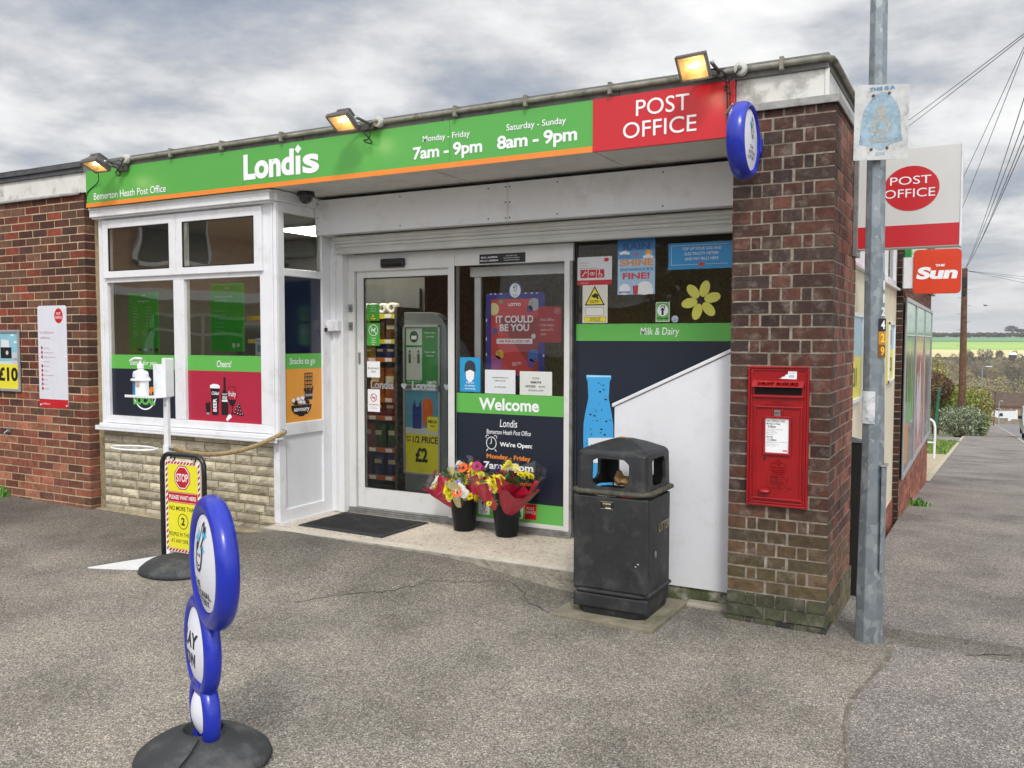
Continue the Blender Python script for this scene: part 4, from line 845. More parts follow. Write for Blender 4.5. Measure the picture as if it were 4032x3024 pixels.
# door header fittings
t=thing('door_sensor',(-3.67,.86,2.30),'black rounded door sensor on the white header above the sliding door','door sensor')
mb=MB(); mb.box(-3.79,-3.546,.835,.872,2.295,2.37,BLK); mb.build('housing',t,bevel=.014,seg=3); mb=MB(); mb.box(-3.77,-3.565,.832,.836,2.305,2.325,mat('sensor_window','#0a0a0c',.15)); mb.build('window',t)
t=thing('licence_plate',(-2.6,.87,2.29),'black licensing nameplate with small white lettering above the fixed door','nameplate')
mb=MB(); mb.box(-2.821,-2.407,.868,.873,2.292,2.366,BLK); mb.build('plate',t); F_=FY(.868)
mb=MB(); txt(mb,'MR S.L. ANDREWS',F_,-2.805,-2.655,2.333,2.347,.001,WHT,bold=.02); txt(mb,'MRS A.C. ANDREWS',F_,-2.812,-2.648,2.307,2.321,.001,WHT,bold=.02)
for i,s in enumerate(('ARE LICENSED TO SELL','INTOXICATING LIQUOR OF ALL DESCRIPTIONS','FOR CONSUMPTION OFF THE PREMISES')): cap(mb,s,F_,-2.528,2.342-i*.017,.008,.001,WHT,wf=(.9,.62,.7)[i])
mb.build('lettering',t)
for z0,z1,c,lb in ((1.925,1.99,METAL,'upper small metal key switch on the white post left of the sliding door'),(1.765,1.835,mat('switch_grey','#77796f',.5),'lower grey key switch on the white post left of the sliding door')):
    t=thing('key_switch',(-4.13,.87,z0),lb,'switch','key switches on the door post'); mb=MB(); mb.box(-4.152,-4.118,.862,.876,z0,z1,c); mb.build('plate',t,bevel=.002); mb=MB(); mb.lathe((-4.135,.862,(z0+z1)/2),[(.007,0),(.006,.004),(0,.005)],BLK,10,axis=(0,-1,0)); mb.build('keyhole',t)
t=thing('shutter_lock_box',(-4.28,.8,1.75),'white shutter lock box with small padlock on the post beside the bay','lock box')
mb=MB(); mb.box(-4.30,-4.23,.735,.80,1.755,1.85,PVC); mb.box(-4.228,-4.18,.745,.80,1.757,1.848,PVC); mb.build('housing',t,bevel=.006)
mb=MB(); mb.box(-4.315,-4.28,.71,.735,1.752,1.785,mat('padlock_brown','#3d2620',.4,metal=.4)); mb.build('padlock',t,bevel=.004); mb=MB(); mb.tube([(-4.31,.722,1.785),(-4.31,.722,1.80),(-4.297,.722,1.806),(-4.285,.722,1.80),(-4.285,.722,1.785)],.003,METAL,6); mb.build('shackle',t)
# ---- right window: green band, navy film, bottle and stickers
FM=FY(.921)
t=vthing('window_graphic',FM,-2.0,.2,0,'large navy window graphic with green Milk & Dairy band and blue bottle','window graphic','printed window graphics')
mb=MB(); mb.rect(FM,-2.012,-.57,.2,1.677,.001,VN); mb.build('navy_panel',t)
mb=MB(); mb.rect(FM,-2.012,-.57,1.677,1.805,.001,VG); mb.build('green_band',t)
mb=MB(); hand(mb,'Milk & Dairy',FM,-1.475,-1.183,1.705,1.775,.002,WHT); mb.build('lettering',t)
BT=vin('#42a5e2'); mb=MB()
hw=[(1.418,.10),(1.395,.103),(1.37,.09),(1.33,.088),(1.25,.083),(1.2,.092),(1.12,.11),(1.04,.122),(.95,.124),(.7,.118),(.45,.12),(.42,.10)]
cx=-1.803; mb.poly(FM,[(cx-b,a) for a,b in hw]+[(cx+b,a) for a,b in hw[::-1]],.002,BT)
mb.poly(FM,[(cx-.1,1.415),(cx+.1,1.415),(cx+.098,1.404),(cx-.097,1.40)],.0026,vin('#a9d8f4'))
rr=random.Random(3)
for i in range(58):
    a,b=cx+rr.uniform(-.105,.105),rr.uniform(.5,1.36); 
    if abs(a-cx)>.085 and b>1.13: continue
    q_=rr.choice((.003,.004,.006,.009)); th=rr.uniform(0,3); mb.poly(FM,[(a+q_*(1+.5*rr.random())*math.cos(th+k*1.05),b+q_*.8*math.sin(th+k*1.05)) for k in range(6)],.003,VN)
mb.poly(FM,[(cx-.083,.935),(cx+.14,.95),(cx+.13,.745),(cx-.07,.75)],.0035,vin('#e6eaf2')); txt(mb,'MILK',FM,cx-.06,cx+.11,.81,.89,.0042,BT,bold=.03)
mb.build('bottle_artwork',t)
FQ=FY(.918)
def f(mb,d):
    for i,s in enumerate(('Customers who','need assistance','please ask, we are here to help.')): cap(mb,s,FQ,-1.962,2.262-i*.02,.009,d,vin('#7d3038'),align='l',wf=.9)
    mb.disc(FQ,-1.745,2.285,.02,.015,d,RD,18)
    for i in range(3): mb.rect(FQ,-1.957+i*.067,-1.895+i*.067,2.152,2.215,d,RD)
    mb.stroke(FQ,[(-1.94,2.165),(-1.915,2.2),(-1.905,2.19)],.006,d+.0005,WHT); mb.ring(FQ,-1.859,2.183,.022,.012,.003,d+.0005,WHT,16); mb.disc(FQ,-1.859,2.183,.006,.006,d+.0005,WHT,8); mb.ring(FQ,-1.795,2.176,.015,.015,.003,d+.0005,WHT,14,120,400); mb.stroke(FQ,[(-1.8,2.205),(-1.8,2.18),(-1.783,2.18),(-1.778,2.165)],.005,d+.0005,WHT); mb.disc(FQ,-1.8,2.208,.005,.005,d+.0005,WHT,8)
    mb.rect(FQ,-1.982,-1.70,2.098,2.135,d,RD); cap(mb,'postoffice.co.uk',FQ,-1.96,2.112,.008,d+.0005,WHT,align='l')
sticker('white and red assistance notice with three icons in the right window',FQ,-1.982,-1.70,2.098,2.31,'#dcdde0',L1(f),.001,'notice','notice')
def f(mb,d):
    mb.poly(FQ,[(-1.92,1.945),(-1.755,1.945),(-1.838,2.092)],d,BLK); mb.poly(FQ,[(-1.906,1.953),(-1.769,1.953),(-1.838,2.074)],d+.0005,vin('#efe03a')); mb.poly(FQ,[(-1.868,2.015),(-1.832,2.038),(-1.805,2.02),(-1.815,2.008),(-1.845,2.0)],d+.001,BLK); mb.poly(FQ,[(-1.825,2.005),(-1.81,2.01),(-1.805,1.995),(-1.82,1.99)],d+.001,BLK); txt(mb,'CCTV',FQ,-1.876,-1.803,1.962,1.983,d+.001,BLK,bold=.03)
    mb.poly(FQ,rrect(-1.911,-1.765,1.869,1.93,.006),d,BLK); mb.poly(FQ,rrect(-1.909,-1.767,1.871,1.928,.005),d+.0005,vin('#eceae4')); mb.poly(FQ,rrect(-1.922,-1.745,1.82,1.858,.006),d,BLK); mb.poly(FQ,rrect(-1.92,-1.747,1.822,1.856,.005),d+.0005,vin('#efe03a'))
    for i,s in enumerate(('IMAGES ARE BEING MONITORED','FOR THE PURPOSE OF CRIME','PREVENTION AND PUBLIC SAFETY')): cap(mb,s,FQ,-1.833,1.8465-i*.0105,.0065,d+.001,BLK,wf=.7,bold=.02)
sticker('white and yellow CCTV warning sign with triangle in the right window',FQ,-1.938,-1.733,1.812,2.10,'#e4e0d2',L1(f),.001,'notice','notice')
def f(mb,d):
    LBL=vin('#8cc2e8'); mb.rect(FQ,-1.654,-1.364,2.345,2.425,d,vin('#3a7fc0')); mb.rect(FQ,-1.654,-1.364,2.28,2.345,d,vin('#5f9fd4'))
    txt(mb,'RAIN',FQ,-1.612,-1.402,2.345,2.395,d+.0008,vin('#2d5aa0'),bold=.035); txt(mb,'OR',FQ,-1.535,-1.485,2.303,2.322,d+.0008,vin('#d24a50'),bold=.035)
    mb.disc(FQ,-1.415,2.318,.026,.026,d+.0008,vin('#f0b050')); 
    for a,b,q_ in ((-1.44,2.292,.018),(-1.415,2.297,.02),(-1.39,2.29,.016),(-1.625,2.325,.016),(-1.60,2.33,.02),(-1.575,2.324,.016)): mb.disc(FQ,a,b,q_,q_*.7,d+.0012+q_*.01,WHT,14)
    for a in (-1.63,-1.61,-1.59,-1.57): mb.poly(FQ,[(a-.004,2.298),(a,2.31),(a+.004,2.298),(a,2.293)],d+.001,vin('#2d5aa0'))
    txt(mb,'SHINE',FQ,-1.634,-1.378,2.228,2.28,d+.0008,vin('#e89a4a'),bold=.035); txt(mb,"SNOWSHOCK'S",FQ,-1.634,-1.378,2.192,2.215,d+.0008,vin('#4d84c4'),bold=.03); txt(mb,'FINE!',FQ,-1.615,-1.405,2.132,2.18,d+.0008,vin('#d24a50'),bold=.035)
    mb.disc(FQ,-1.597,2.06,.045,.04,d+.0008,WHT,20); mb.disc(FQ,-1.44,2.065,.06,.05,d+.0008,WHT,20); mb.rect(FQ,-1.50,-1.375,2.021,2.06,d+.001,WHT); mb.poly(FQ,[(-1.53,2.021),(-1.495,2.021),(-1.49,2.085),(-1.535,2.085)],d+.0012,vin('#c8404a')); mb.stroke(FQ,[(-1.52,2.085),(-1.535,2.12)],.004,d+.0014,WHT); txt(mb,'SNOW SHOCK',FQ,-1.64,-1.555,2.03,2.045,d+.0012,vin('#2d5aa0'),bold=.06)
sticker('tall pale blue rain or shine frozen drink poster in the right window',FQ,-1.654,-1.364,2.019,2.425,'#a9cfea',L1(f),.001,'poster','poster')
def f(mb,d):
    for i,s in enumerate(('TOP UP YOUR GAS AND','ELECTRICITY METERS','AND PAY BILLS HERE')): cap(mb,s,FQ,-1.02,2.325-i*.036,.021,d,WHT,wf=.9)
    mb.disc(FQ,-1.02,2.222,.021,.018,d+.0004,RD,18); mb.rect(FQ,-1.24,-1.045,2.2215,2.2235,d,WHT); mb.rect(FQ,-.995,-.83,2.2215,2.2235,d,WHT); mb.rect(FQ,-1.242,-1.240,2.2215,2.36,d,WHT); mb.rect(FQ,-1.24,-.83,2.3585,2.3605,d,WHT); mb.ring(FQ,-1.02,2.222,.018,.015,.001,d+.0008,WHT,16)
sticker('wide blue gas and electricity top up banner in the right window',FQ,-1.264,-.80,2.19,2.378,'#2f95d4',L1(f),.001,'poster','poster')
def f(mb,d): mb.poly(FQ,rrect(-1.351,-1.255,1.822,1.955,.006),d,VG); mb.disc(FQ,-1.303,1.90,.041,.043,d+.0005,WHT); mb.poly(FQ,[(-1.311,1.865),(-1.295,1.865),(-1.295,1.90),(-1.285,1.90),(-1.303,1.922),(-1.321,1.90),(-1.311,1.90)],d+.001,BLK); mb.ring(FQ,-1.303,1.918,.018,.018,.006,d+.0012,BLK,12,0,180); mb.rect(FQ,-1.29,-1.285,1.91,1.935,d+.001,BLK); txt(mb,'top-up',FQ,-1.345,-1.261,1.832,1.85,d+.0006,BLK,bold=.03)
sticker('small green and white top-up sticker above the green band in the right window',FQ,-1.355,-1.251,1.817,1.959,WS,L1(f),.001)
t=thing('flower_decal',(-1.021,.918,1.967),'yellow six petalled flower decal in the right window','decal'); mb=MB(); YL=vin('#dbd860')
for k in range(6):
    a0=R(72+60*k); P=[]
    for i in range(14):
        b=i/14*2*math.pi; rr_=.085+.060*math.cos(b); tt=.036*math.sin(b); P.append((-1.021+rr_*math.cos(a0)-tt*math.sin(a0),1.967+rr_*math.sin(a0)+tt*math.cos(a0)))
    mb.poly(FQ,P,.002+.0003*k,YL,th=.0006)
mb.build('petals',t); mb=MB()
for i in range(26): a=rr.uniform(0,6.28); q_=abs(rr.gauss(0,.015)); mb.disc(FQ,-1.021+q_*math.cos(a),1.967+q_*math.sin(a),.005,.005,.0045+.00005*i,vin('#221840'),7)
mb.build('flower_centre',t)
t=thing('suction_hook',(-1.211,.918,1.835),'small pale suction hook on the right window glass','suction hook'); mb=MB(); mb.lathe((-1.211,.918,1.835),[(.026,0),(.018,.004),(.008,.006),(.008,.014),(0,.015)],mat('pale_rubber','#b9c4d8',.3),18,axis=(0,-1,0)); mb.build('cup',t)
# bay window posters inside the glass
FI=FY(.186)
def f(mb,d):
    cap(mb,'Londis',FI,-5.963,2.075,.014,d,WHT,bold=.03); cap(mb,'Opening hours',FI,-5.963,2.02,.022,d,WHT,bold=.02,wf=.9)
    for i,(a,b) in enumerate((('Monday','7.00  9.00'),('Tuesday','7.00  9.00'),('Wednesday','7.00  9.00'),('Thursday','7.00  9.00'),('Friday','7.00  9.00'),('Saturday','8.00  9.00'),('Sunday','8.00  9.00'))): cap(mb,a,FI,-6.10,1.965-i*.028,.012,d,WHT,align='l'); cap(mb,b,FI,-5.93,1.965-i*.028,.012,d,WHT,align='l')
    for i in range(3): mb.ring(FI,-6.075+i*.115,1.735,.028,.028,.003,d,WHT,18); mb.stroke(FI,[(-6.09+i*.115,1.75),(-6.06+i*.115,1.72)],.003,d,WHT)
    for i,c in enumerate(('#d8b23a','#2f4f90','#dfe3ee','#3a3a8c','#a03038')): mb.rect(FI,-6.12+i*.075,-6.075+i*.075,1.575,1.602,d,vin(c))
sticker('green opening hours poster hanging inside the left bay window',FI,-6.162,-5.764,1.55,2.103,'#5ccc50',L1(f),0,'poster','poster')
def f(mb,d):
    cap(mb,'Londis',FI,-4.91,2.115,.014,d,WHT,bold=.03)
    for i,(s,h) in enumerate((('Welcome to my Londis',.018),('Bemerton Heath',.018),('Our store is at the heart of',.009),('the community and we offer',.009),('a great range of products',.009),('for you and your family.',.009),('Please ask us if you need',.009),('any help in the shop today.',.009),('Steve, Wendy and the team',.011))): cap(mb,s,FI,-5.06,(2.04-i*.034 if i<2 else 1.99-i*.034),h,d,WHT,align='l',wf=.92)
    mb.poly(FI,rrect(-4.855,-4.82,1.615,1.65,.006),d,WHT); mb.poly(FI,rrect(-4.80,-4.77,1.62,1.65,.006),d,WHT)
sticker('green welcome letter poster hanging inside the right bay window',FI,-5.108,-4.712,1.582,2.156,'#5ccc50',L1(f),0,'poster','poster')
def f(mb,d): txt(mb,'Starline',FI,-4.583,-4.5,1.665,1.683,d,vin('#3a5a80')); mb.rect(FI,-4.57,-4.52,1.58,1.64,d,vin('#6aa5b8')); mb.rect(FI,-4.515,-4.497,1.57,1.65,d,vin('#9ab')) if 0 else None
sticker('small pale leaflet in the lower right corner of the right bay window',FI,-4.588,-4.49,1.549,1.692,'#c9d4d6',L1(f),0,'leaflet','leaflet')
# ================================================================ THINGS ON THE LEFT WALL
FL=FY(.062)
t=thing('post_office_services_board',(-7.11,.06,1.02),'tall white post office services board with red foot on the brick wall','sign board'); mb=MB()
mb.poly(FL,rrect(-7.334,-6.894,1.02,2.003,.03),0,mat('board_white','#dfe0ea',.3,var=.03),th=.006); mb.build('board',t,bevel=.001)
mb=MB(); P=[p for p in rrect(-7.334,-6.894,1.02,2.003,.03) if p[1]<1.1]; P=[(-6.894,1.102),(-7.334,1.102)]+[p for p in rrect(-7.334,-6.894,1.02,1.9,.03) if p[1]<1.1]; mb.poly(FL,P,.0008,REDS); mb.build('red_foot',t)
mb=MB(); mb.disc(FL,-7.008,1.905,.064,.071,.0008,REDS,30); txt(mb,'POST',FL,-7.042,-6.974,1.912,1.938,.0014,WHT,bold=.01); txt(mb,'OFFICE',FL,-7.058,-6.958,1.875,1.901,.0014,WHT,bold=.01); mb.build('roundel',t)
FADE=vin('#cf9aa4'); RDD=vin('#b03040'); mb=MB()
cap(mb,'Post Office services',FL,-7.30,1.735,.026,.0012,FADE,align='l',wf=.78); cap(mb,'available here...',FL,-7.30,1.685,.026,.0012,FADE,align='l',wf=.78)
for i,s in enumerate(('postal services','Post Office card account','cash deposits and withdrawals','via chip and pin','postal orders','moneygram','electronic bill payments','e top-ups','car tax','cash delivery')): 
    z=1.598-i*.0437; cap(mb,s,FL,-7.25,z-.008,.014,.0012,FADE,align='l',wf=.78)
    if i!=3: mb.disc(FL,-7.277,z,.014,.016,.0012,RDD,14)
cap(mb,'postoffice.co.uk',FL,-7.30,1.05,.018,.0014,WHT,align='l',wf=.85); mb.build('lettering',t)
mb=MB()
for u,v in ((-7.315,1.975),(-6.915,1.975),(-7.315,1.51),(-6.915,1.51),(-7.315,1.045),(-6.915,1.045)): mb.lathe(FL.p(u,v,0),[(.008,0),(.007,.005),(0,.006)],WHT,8,axis=(0,-1,0))
mb.build('screws',t)
t=thing('framed_poster',(-7.95,.06,1.16),'silver framed poster with yellow ten pound offer at the left end of the brick wall','poster frame'); x0=-8.30; x1=-7.62
mb=MB(); mb.rect(FL,x0,x1,1.16,1.774,.004,vin('#8fc6d8')); mb.rect(FL,x0,x1,1.16,1.43,.005,vin('#ece040')); mb.rect(FL,x0,x1,1.43,1.46,.005,vin('#d4dde0')); mb.build('poster',t)
mb=MB(); txt(mb,'£10',FL,-7.99,-7.665,1.26,1.40,.006,BLK,bold=.04); 
mb.rect(FL,-7.94,-7.76,1.49,1.60,.006,BLK); mb.disc(FL,-7.83,1.545,.022,.022,.0068,vin('#c9ced2')); mb.rect(FL,-7.755,-7.665,1.44,1.55,.006,vin('#c5ced6')); mb.poly(FL,[(-7.93,1.60),(-7.79,1.60),(-7.8,1.67),(-7.92,1.68)],.006,vin('#e3e6ea')); txt(mb,'12 CANS',FL,-7.745,-7.675,1.47,1.495,.0068,vin('#7a3040'))
for a,b in ((-7.74,1.72),(-7.69,1.65)): 
    for k in range(3): mb.disc(FL,a-.015+k*.015,b,.013,.01,.006+.0002*k,WHT,12)
mb.build('print',t)
mb=MB(); q_=.028
for a,b,c,d in ((x0,x1,1.16,1.16+q_),(x0,x1,1.774-q_,1.774),(x1-q_,x1,1.16+q_,1.774-q_),(x0,x0+q_,1.16+q_,1.774-q_)): mb.fbox(FL,a,b,c,d,0,.016,SILV)
mb.build('frame',t,bevel=.003)
t=thing('wall_tap',(-7.83,.06,.74),'small grey metal tap lever on the brick wall','tap'); mb=MB(); mb.box(-7.86,-7.815,.045,.067,.745,.79,METAL); mb.build('plate',t,bevel=.004); mb=MB(); mb.tube([(-7.845,.05,.765),(-7.85,.02,.745),(-7.855,.01,.70)],[.008,.009,.006],METAL,8); mb.build('lever',t)
# ================================================================ POST BOX in the pillar
PR=mat('postbox_red','#9c0610',.34,var=.14,vs=9,bump=.12,bs=30,coat=.2); PRD=mat('postbox_slot','#120506',.8)
t=thing('post_box',(-.285,0,.72),'red wall post box with royal cypher set into the brick pillar','post box'); F0=FY(0)
mb=MB(); mb.fbox(F0,-.457,-.112,.717,1.534,-.05,.018,PR); pbody=mb.build('body',t,bevel=.003)
mb=MB()
for i,(a,d) in enumerate(((0,.03),(.014,.024))): 
    x0,x1,z0,z1=-.457+a,-.112-a,.717+a,1.534-a; q_=.012
    mb.fbox(F0,x0,x1,z1-q_,z1,.017,d,PR);mb.fbox(F0,x0,x0+q_,z0,z1-q_,.017,d,PR);mb.fbox(F0,x1-q_,x1,z0,z1-q_,.017,d,PR);mb.fbox(F0,x0+q_,x1-q_,z0,z0+q_,.017,d,PR)
mb.fbox(F0,-.432,-.137,.745,.762,.017,.026,PR); mb.build('moulding',t,bevel=.004)
mb=MB(); fr=F0; P=[(-.428,1.455,.018),(-.138,1.455,.018),(-.134,1.45,.028),(-.432,1.45,.028),(-.43,1.415,.062),(-.14,1.415,.062),(-.146,1.412,.02),(-.424,1.412,.02)]
mb.add([fr.p(*p) for p in P],[(0,3,2,1),(3,4,5,2),(4,7,6,5),(0,7,4,3),(1,2,5,6)],PR); mb.build('hood',t,bevel=.003)
mb=MB(); mb.fbox(F0,-.42,-.152,1.37,1.414,.0,.0195,PRD); mb.build('slot',t); mb=MB(); mb.fbox(F0,-.428,-.14,1.352,1.366,.016,.034,PR); mb.build('lip',t,bevel=.004)
mb=MB(); mb.fbox(F0,-.413,-.152,.764,1.303,.016,.022,PR); dd=mb.build('door',t,bevel=.002)
mb=MB(); mb.fbox(F0,-.42,-.146,1.292,1.304,.02,.032,PR);mb.fbox(F0,-.42,-.408,.764,1.292,.02,.03,PR);mb.fbox(F0,-.158,-.146,.764,1.292,.02,.03,PR);mb.fbox(F0,-.42,-.146,.756,.768,.02,.034,PR); mb.build('door_rim',dd,bevel=.004)
mb=MB(); mb.fbox(F0,-.366,-.206,1.232,1.246,.02,.034,PR);mb.fbox(F0,-.366,-.206,1.018,1.031,.02,.036,PR);mb.fbox(F0,-.366,-.353,1.031,1.232,.02,.034,PR);mb.fbox(F0,-.219,-.206,1.031,1.232,.02,.034,PR)
mb.fbox(F0,-.319,-.309,1.246,1.288,.02,.032,PR);mb.fbox(F0,-.263,-.253,1.246,1.288,.02,.032,PR); mb.build('plate_frame',t,bevel=.003)
mb=MB(); mb.fbox(F0,-.352,-.221,1.032,1.231,.02,.0245,WHT); pn=mb.build('collection_plate',t)
mb=MB(); d=.0252
cap(mb,'Last Collection Time',F0,-.346,1.214,.010,d,BLK,align='l',bold=.02,wf=.88); mb.rect(F0,-.346,-.228,1.2085,1.2095,d,BLK)
cap(mb,'Monday to Friday',F0,-.346,1.196,.0095,d,BLK,align='l',bold=.02,wf=.85); cap(mb,'5.00pm',F0,-.34,1.178,.013,d,BLK,align='l',bold=.02,wf=.9)
for i,s in enumerate(('A later collection is made at 6.45pm','from the Postbox at','Salisbury Delivery Office','Fisherton Street')): cap(mb,s,F0,-.346,1.165-i*.0098,.0055,d,vin('#777777'),align='l',wf=.85)
cap(mb,'Saturday',F0,-.346,1.120,.0095,d,BLK,align='l',bold=.02,wf=.85); cap(mb,'11.30am',F0,-.34,1.101,.013,d,BLK,align='l',bold=.02,wf=.9); mb.rect(F0,-.346,-.228,1.0935,1.0945,d,BLK)
for i,s in enumerate(('Other Collections','To find your nearest box or for','information visit or call')): cap(mb,s,F0,-.346,1.086-i*.009,.0048,d,vin('#777777'),align='l',wf=.85)
mb.rect(F0,-.253,-.226,1.042,1.049,d,RD); mb.build('lettering',pn)
mb=MB(); mb.fbox(F0,-.304,-.268,1.246,1.281,.02,.027,METAL); st=mb.build('day_tablet',t,bevel=.001); mb=MB(); txt(mb,'SAT',F0,-.298,-.274,1.258,1.268,.0275,BLK,bold=.02); mb.build('lettering',st)
mb=MB(); mb.fbox(F0,-.36,-.351,.985,1.003,.02,.0228,PRD); mb.build('keyhole',t)
# raised lettering, crown and cypher
def tin(mb,body,u0,u1,v0,v1,d0,d1,bold=.01):
    vs,fs,a,b,c,e=tmesh(body,bold,2,1.0); su=(u1-u0)/(b-a); sv=(v1-v0)/(e-c)
    top=[F0.p(u0+(x-a)*su,v0+(y-c)*sv,d1) for x,y in vs]; bot=[F0.p(u0+(x-a)*su,v0+(y-c)*sv,d0) for x,y in vs]; n=len(vs)
    ed={}
    for f_ in fs:
        for i in range(len(f_)): e_=(f_[i],f_[(i+1)%len(f_)]); ed[e_]=ed.get(e_,0)+1
    side_=[(n+a_,n+b_,b_,a_) for a_,b_ in ed if (b_,a_) not in ed]
    mb.add(top+bot,list(fs)+side_,PR)
mb=MB(); vs_=.0; 
tin(mb,'POST OFFICE',-.396,-.17,1.424,1.444,.03,.056); tin(mb,'NEXT',-.318,-.258,1.322,1.334,.017,.022); tin(mb,'COLLECTION',-.358,-.215,1.306,1.318,.017,.022); tin(mb,'CARRON COMPANY STIRLINGSHIRE',-.37,-.17,.733,.741,.017,.021); mb.build('raised_lettering',t)
mb=MB(); tin(mb,'E',-.335,-.268,.832,.905,.021,.029,.0); tin(mb,'R',-.272,-.205,.828,.905,.021,.029,.0); tin(mb,'II',-.298,-.262,.852,.885,.024,.034,.0)
for a,b,c,e in ((-.337,-.31,.828,.834),(-.337,-.31,.903,.909),(-.277,-.25,.826,.832)): mb.fbox(F0,a,b,c,e,.021,.028,PR)
mb.tube([F0.p(-.225,.845,.026),F0.p(-.21,.832,.027),F0.p(-.196,.828,.025)],.0035,PR,6); cy=mb.build('royal_cypher',t)
mb=MB()
for pts in ([(-.318,.955),(-.31,.972),(-.294,.98),(-.28,.975),(-.274,.962)],[(-.229,.957),(-.238,.973),(-.254,.981),(-.268,.975),(-.274,.962)],[(-.318,.955),(-.312,.935),(-.30,.922)],[(-.229,.957),(-.236,.936),(-.248,.922)],[(-.274,.962),(-.274,.985),(-.274,.996)],[(-.284,.988),(-.264,.988)],[(-.304,.925),(-.274,.921),(-.244,.925)],[(-.304,.914),(-.274,.910),(-.244,.914)],[(-.303,.945),(-.29,.955),(-.274,.945),(-.258,.955),(-.245,.945)],[(-.30,.935),(-.274,.932),(-.248,.936)]):
    mb.tube([F0.p(a,b,.025) for a,b in pts],.0042,PR,6)
mb.build('crown',t)
mb=MB(); n_=14; prof=[]; mb.lathe(F0.p(-.352,.805,.03),[(.0,-.012),(.02,-.01),(.034,-.002),(.037,.004),(.03,.010),(.012,.015),(0,.016)],PR,20,axis=(0,-.35,.94),sx=1,sy=.75); mb.build('door_handle',t)
mb=MB(); mb.poly(F0,[(-.283,1.463),(-.27,1.465),(-.262,1.475),(-.25,1.475),(-.246,1.485),(-.238,1.488),(-.232,1.488),(-.231,1.508),(-.182,1.508),(-.182,1.461)],.0188,WHT); s_=mb.build('torn_sticker',t)
mb=MB(); mb.rect(F0,-.225,-.198,1.472,1.484,.0192,vin('#8a8fd0')); txt(mb,'NHS',F0,-.221,-.202,1.4745,1.4815,.0196,WHT,bold=.04); mb.rect(F0,-.229,-.19,1.494,1.496,.0192,vin('#888888')); mb.build('print',s_)
# ================================================================ LITTER BIN
BINM=mat('bin_black','#2b2d2f',.58,var=.28,vs=7,bump=.35,bs=28,dirt='#565450',dirtamt=.5,dirts=8,bdist=.006); BRIM=mat('bin_rim_worn','#4c4a3e',.7,var=.35,vs=16,dirt='#77735c',dirtamt=.7,dirts=14)
bx0,bx1,by0,by1=-1.405,-.935,-.41,.06; bcx,bcy=(bx0+bx1)/2,(by0+by1)/2
bs_=thing('paving_slab',(bcx,bcy,0),'square concrete paving slab under the black litter bin','slab')
mb=MB(); mb.add([(-1.515,-.50,-.05),(-.862,-.515,-.05),(-.848,.14,-.05),(-1.50,.15,-.05),(-1.515,-.50,.034),(-.862,-.515,.034),(-.848,.14,.034),(-1.50,.15,.034)],[(4,5,6,7),(0,1,5,4),(1,2,6,5),(2,3,7,6),(3,0,4,7)],mat('slab_dirty','#8a8471',.9,var=.25,vs=6,bump=.6,bs=110,dirt='#4d5238',dirtamt=.75,dirts=5)); mb.build('slab',bs_,bevel=.006)
lb_=thing('litter_bin',(bcx,bcy,.034),'black plastic litter bin with hooded top and gold letter marking beside the white board','litter bin')
def octa(h,c,z,off=0): 
    a,b=h+off,h+off-c; return [(bcx+x,bcy+y,z) for x,y in ((-b,-a),(b,-a),(a,-b),(a,b),(b,a),(-b,a),(-a,b),(-a,-b))]
def loft(mb,rings,m,capb=False,capt=False,sm=False):
    V=[];F_=[]; n=len(rings[0])
    for r_ in rings: V+=r_
    for i in range(len(rings)-1):
        for j in range(n): F_.append((i*n+j,i*n+(j+1)%n,(i+1)*n+(j+1)%n,(i+1)*n+j))
    if capb: F_.append(tuple(range(n-1,-1,-1)))
    if capt: F_.append(tuple((len(rings)-1)*n+j for j in range(n)))
    mb.add(V,F_,m,sm=sm)
mb=MB(); loft(mb,[octa(.215,.05,.034),octa(.222,.05,.06),octa(.222,.05,.075),octa(.230,.05,.078),octa(.232,.05,.172),octa(.234,.05,.2),octa(.233,.045,.745),octa(.225,.045,.745),octa(.222,.045,.5)],BINM,True,False); mb.rect(FZ(.62),bx0+.02,bx1-.02,by0+.02,by1-.02,0,BLK); mb.build('body',lb_,bevel=.008)
mb=MB(); mb.fbox(FY(by0),-1.40,-.925,.195,.757,-.02,.007,BINM); mb.fbox(FY(by0),-1.40,-.925,.08,.165,-.02,.006,BINM); mb.build('door',lb_,bevel=.01)
mb=MB()
loft(mb,[octa(.232,.05,.165),octa(.245,.05,.172),octa(.247,.05,.184),octa(.234,.05,.193)],BINM); mb.build('lower_band',lb_,bevel=.004)
mb=MB(); loft(mb,[octa(.228,.05,.762),octa(.248,.05,.766),octa(.255,.052,.778),octa(.25,.05,.792),octa(.232,.05,.797)],BRIM); mb.build('hood_rim',lb_,bevel=.004)
# hood: four walls with octagonal openings and a pyramid lid
def hood_wall(mb,fr,hw,z0,z1,lean):
    O=[(-.118,.965),(-.085,.99-.01),(.085,.98),(.118,.95),(.118,.84),(.085,.812),(-.085,.812),(-.118,.84)]
    out=[(-hw,z1),(-.06,z1),(.06,z1),(hw,z1),(hw,z0),(.06,z0),(-.06,z0),(-hw,z0)]
    def pp(u,v,d): return fr.p(u,v,d-(v-z0)*lean)
    for d0,fl in ((0,0),(-.018,1)):
        V=[pp(u,v,d0) for u,v in out]+[pp(u,v,d0) for u,v in O]; Fs=[(i,8+i,8+(i+1)%8,(i+1)%8) for i in range(8)]
        if fl: Fs=[f_[::-1] for f_ in Fs]
        mb.add(V,Fs,BINM)
    V=[pp(u,v,0) for u,v in O]+[pp(u,v,-.018) for u,v in O]; mb.add(V,[(i,8+i,8+(i+1)%8,(i+1)%8) for i in range(8)],BINM)
mb=MB(); h_=.228
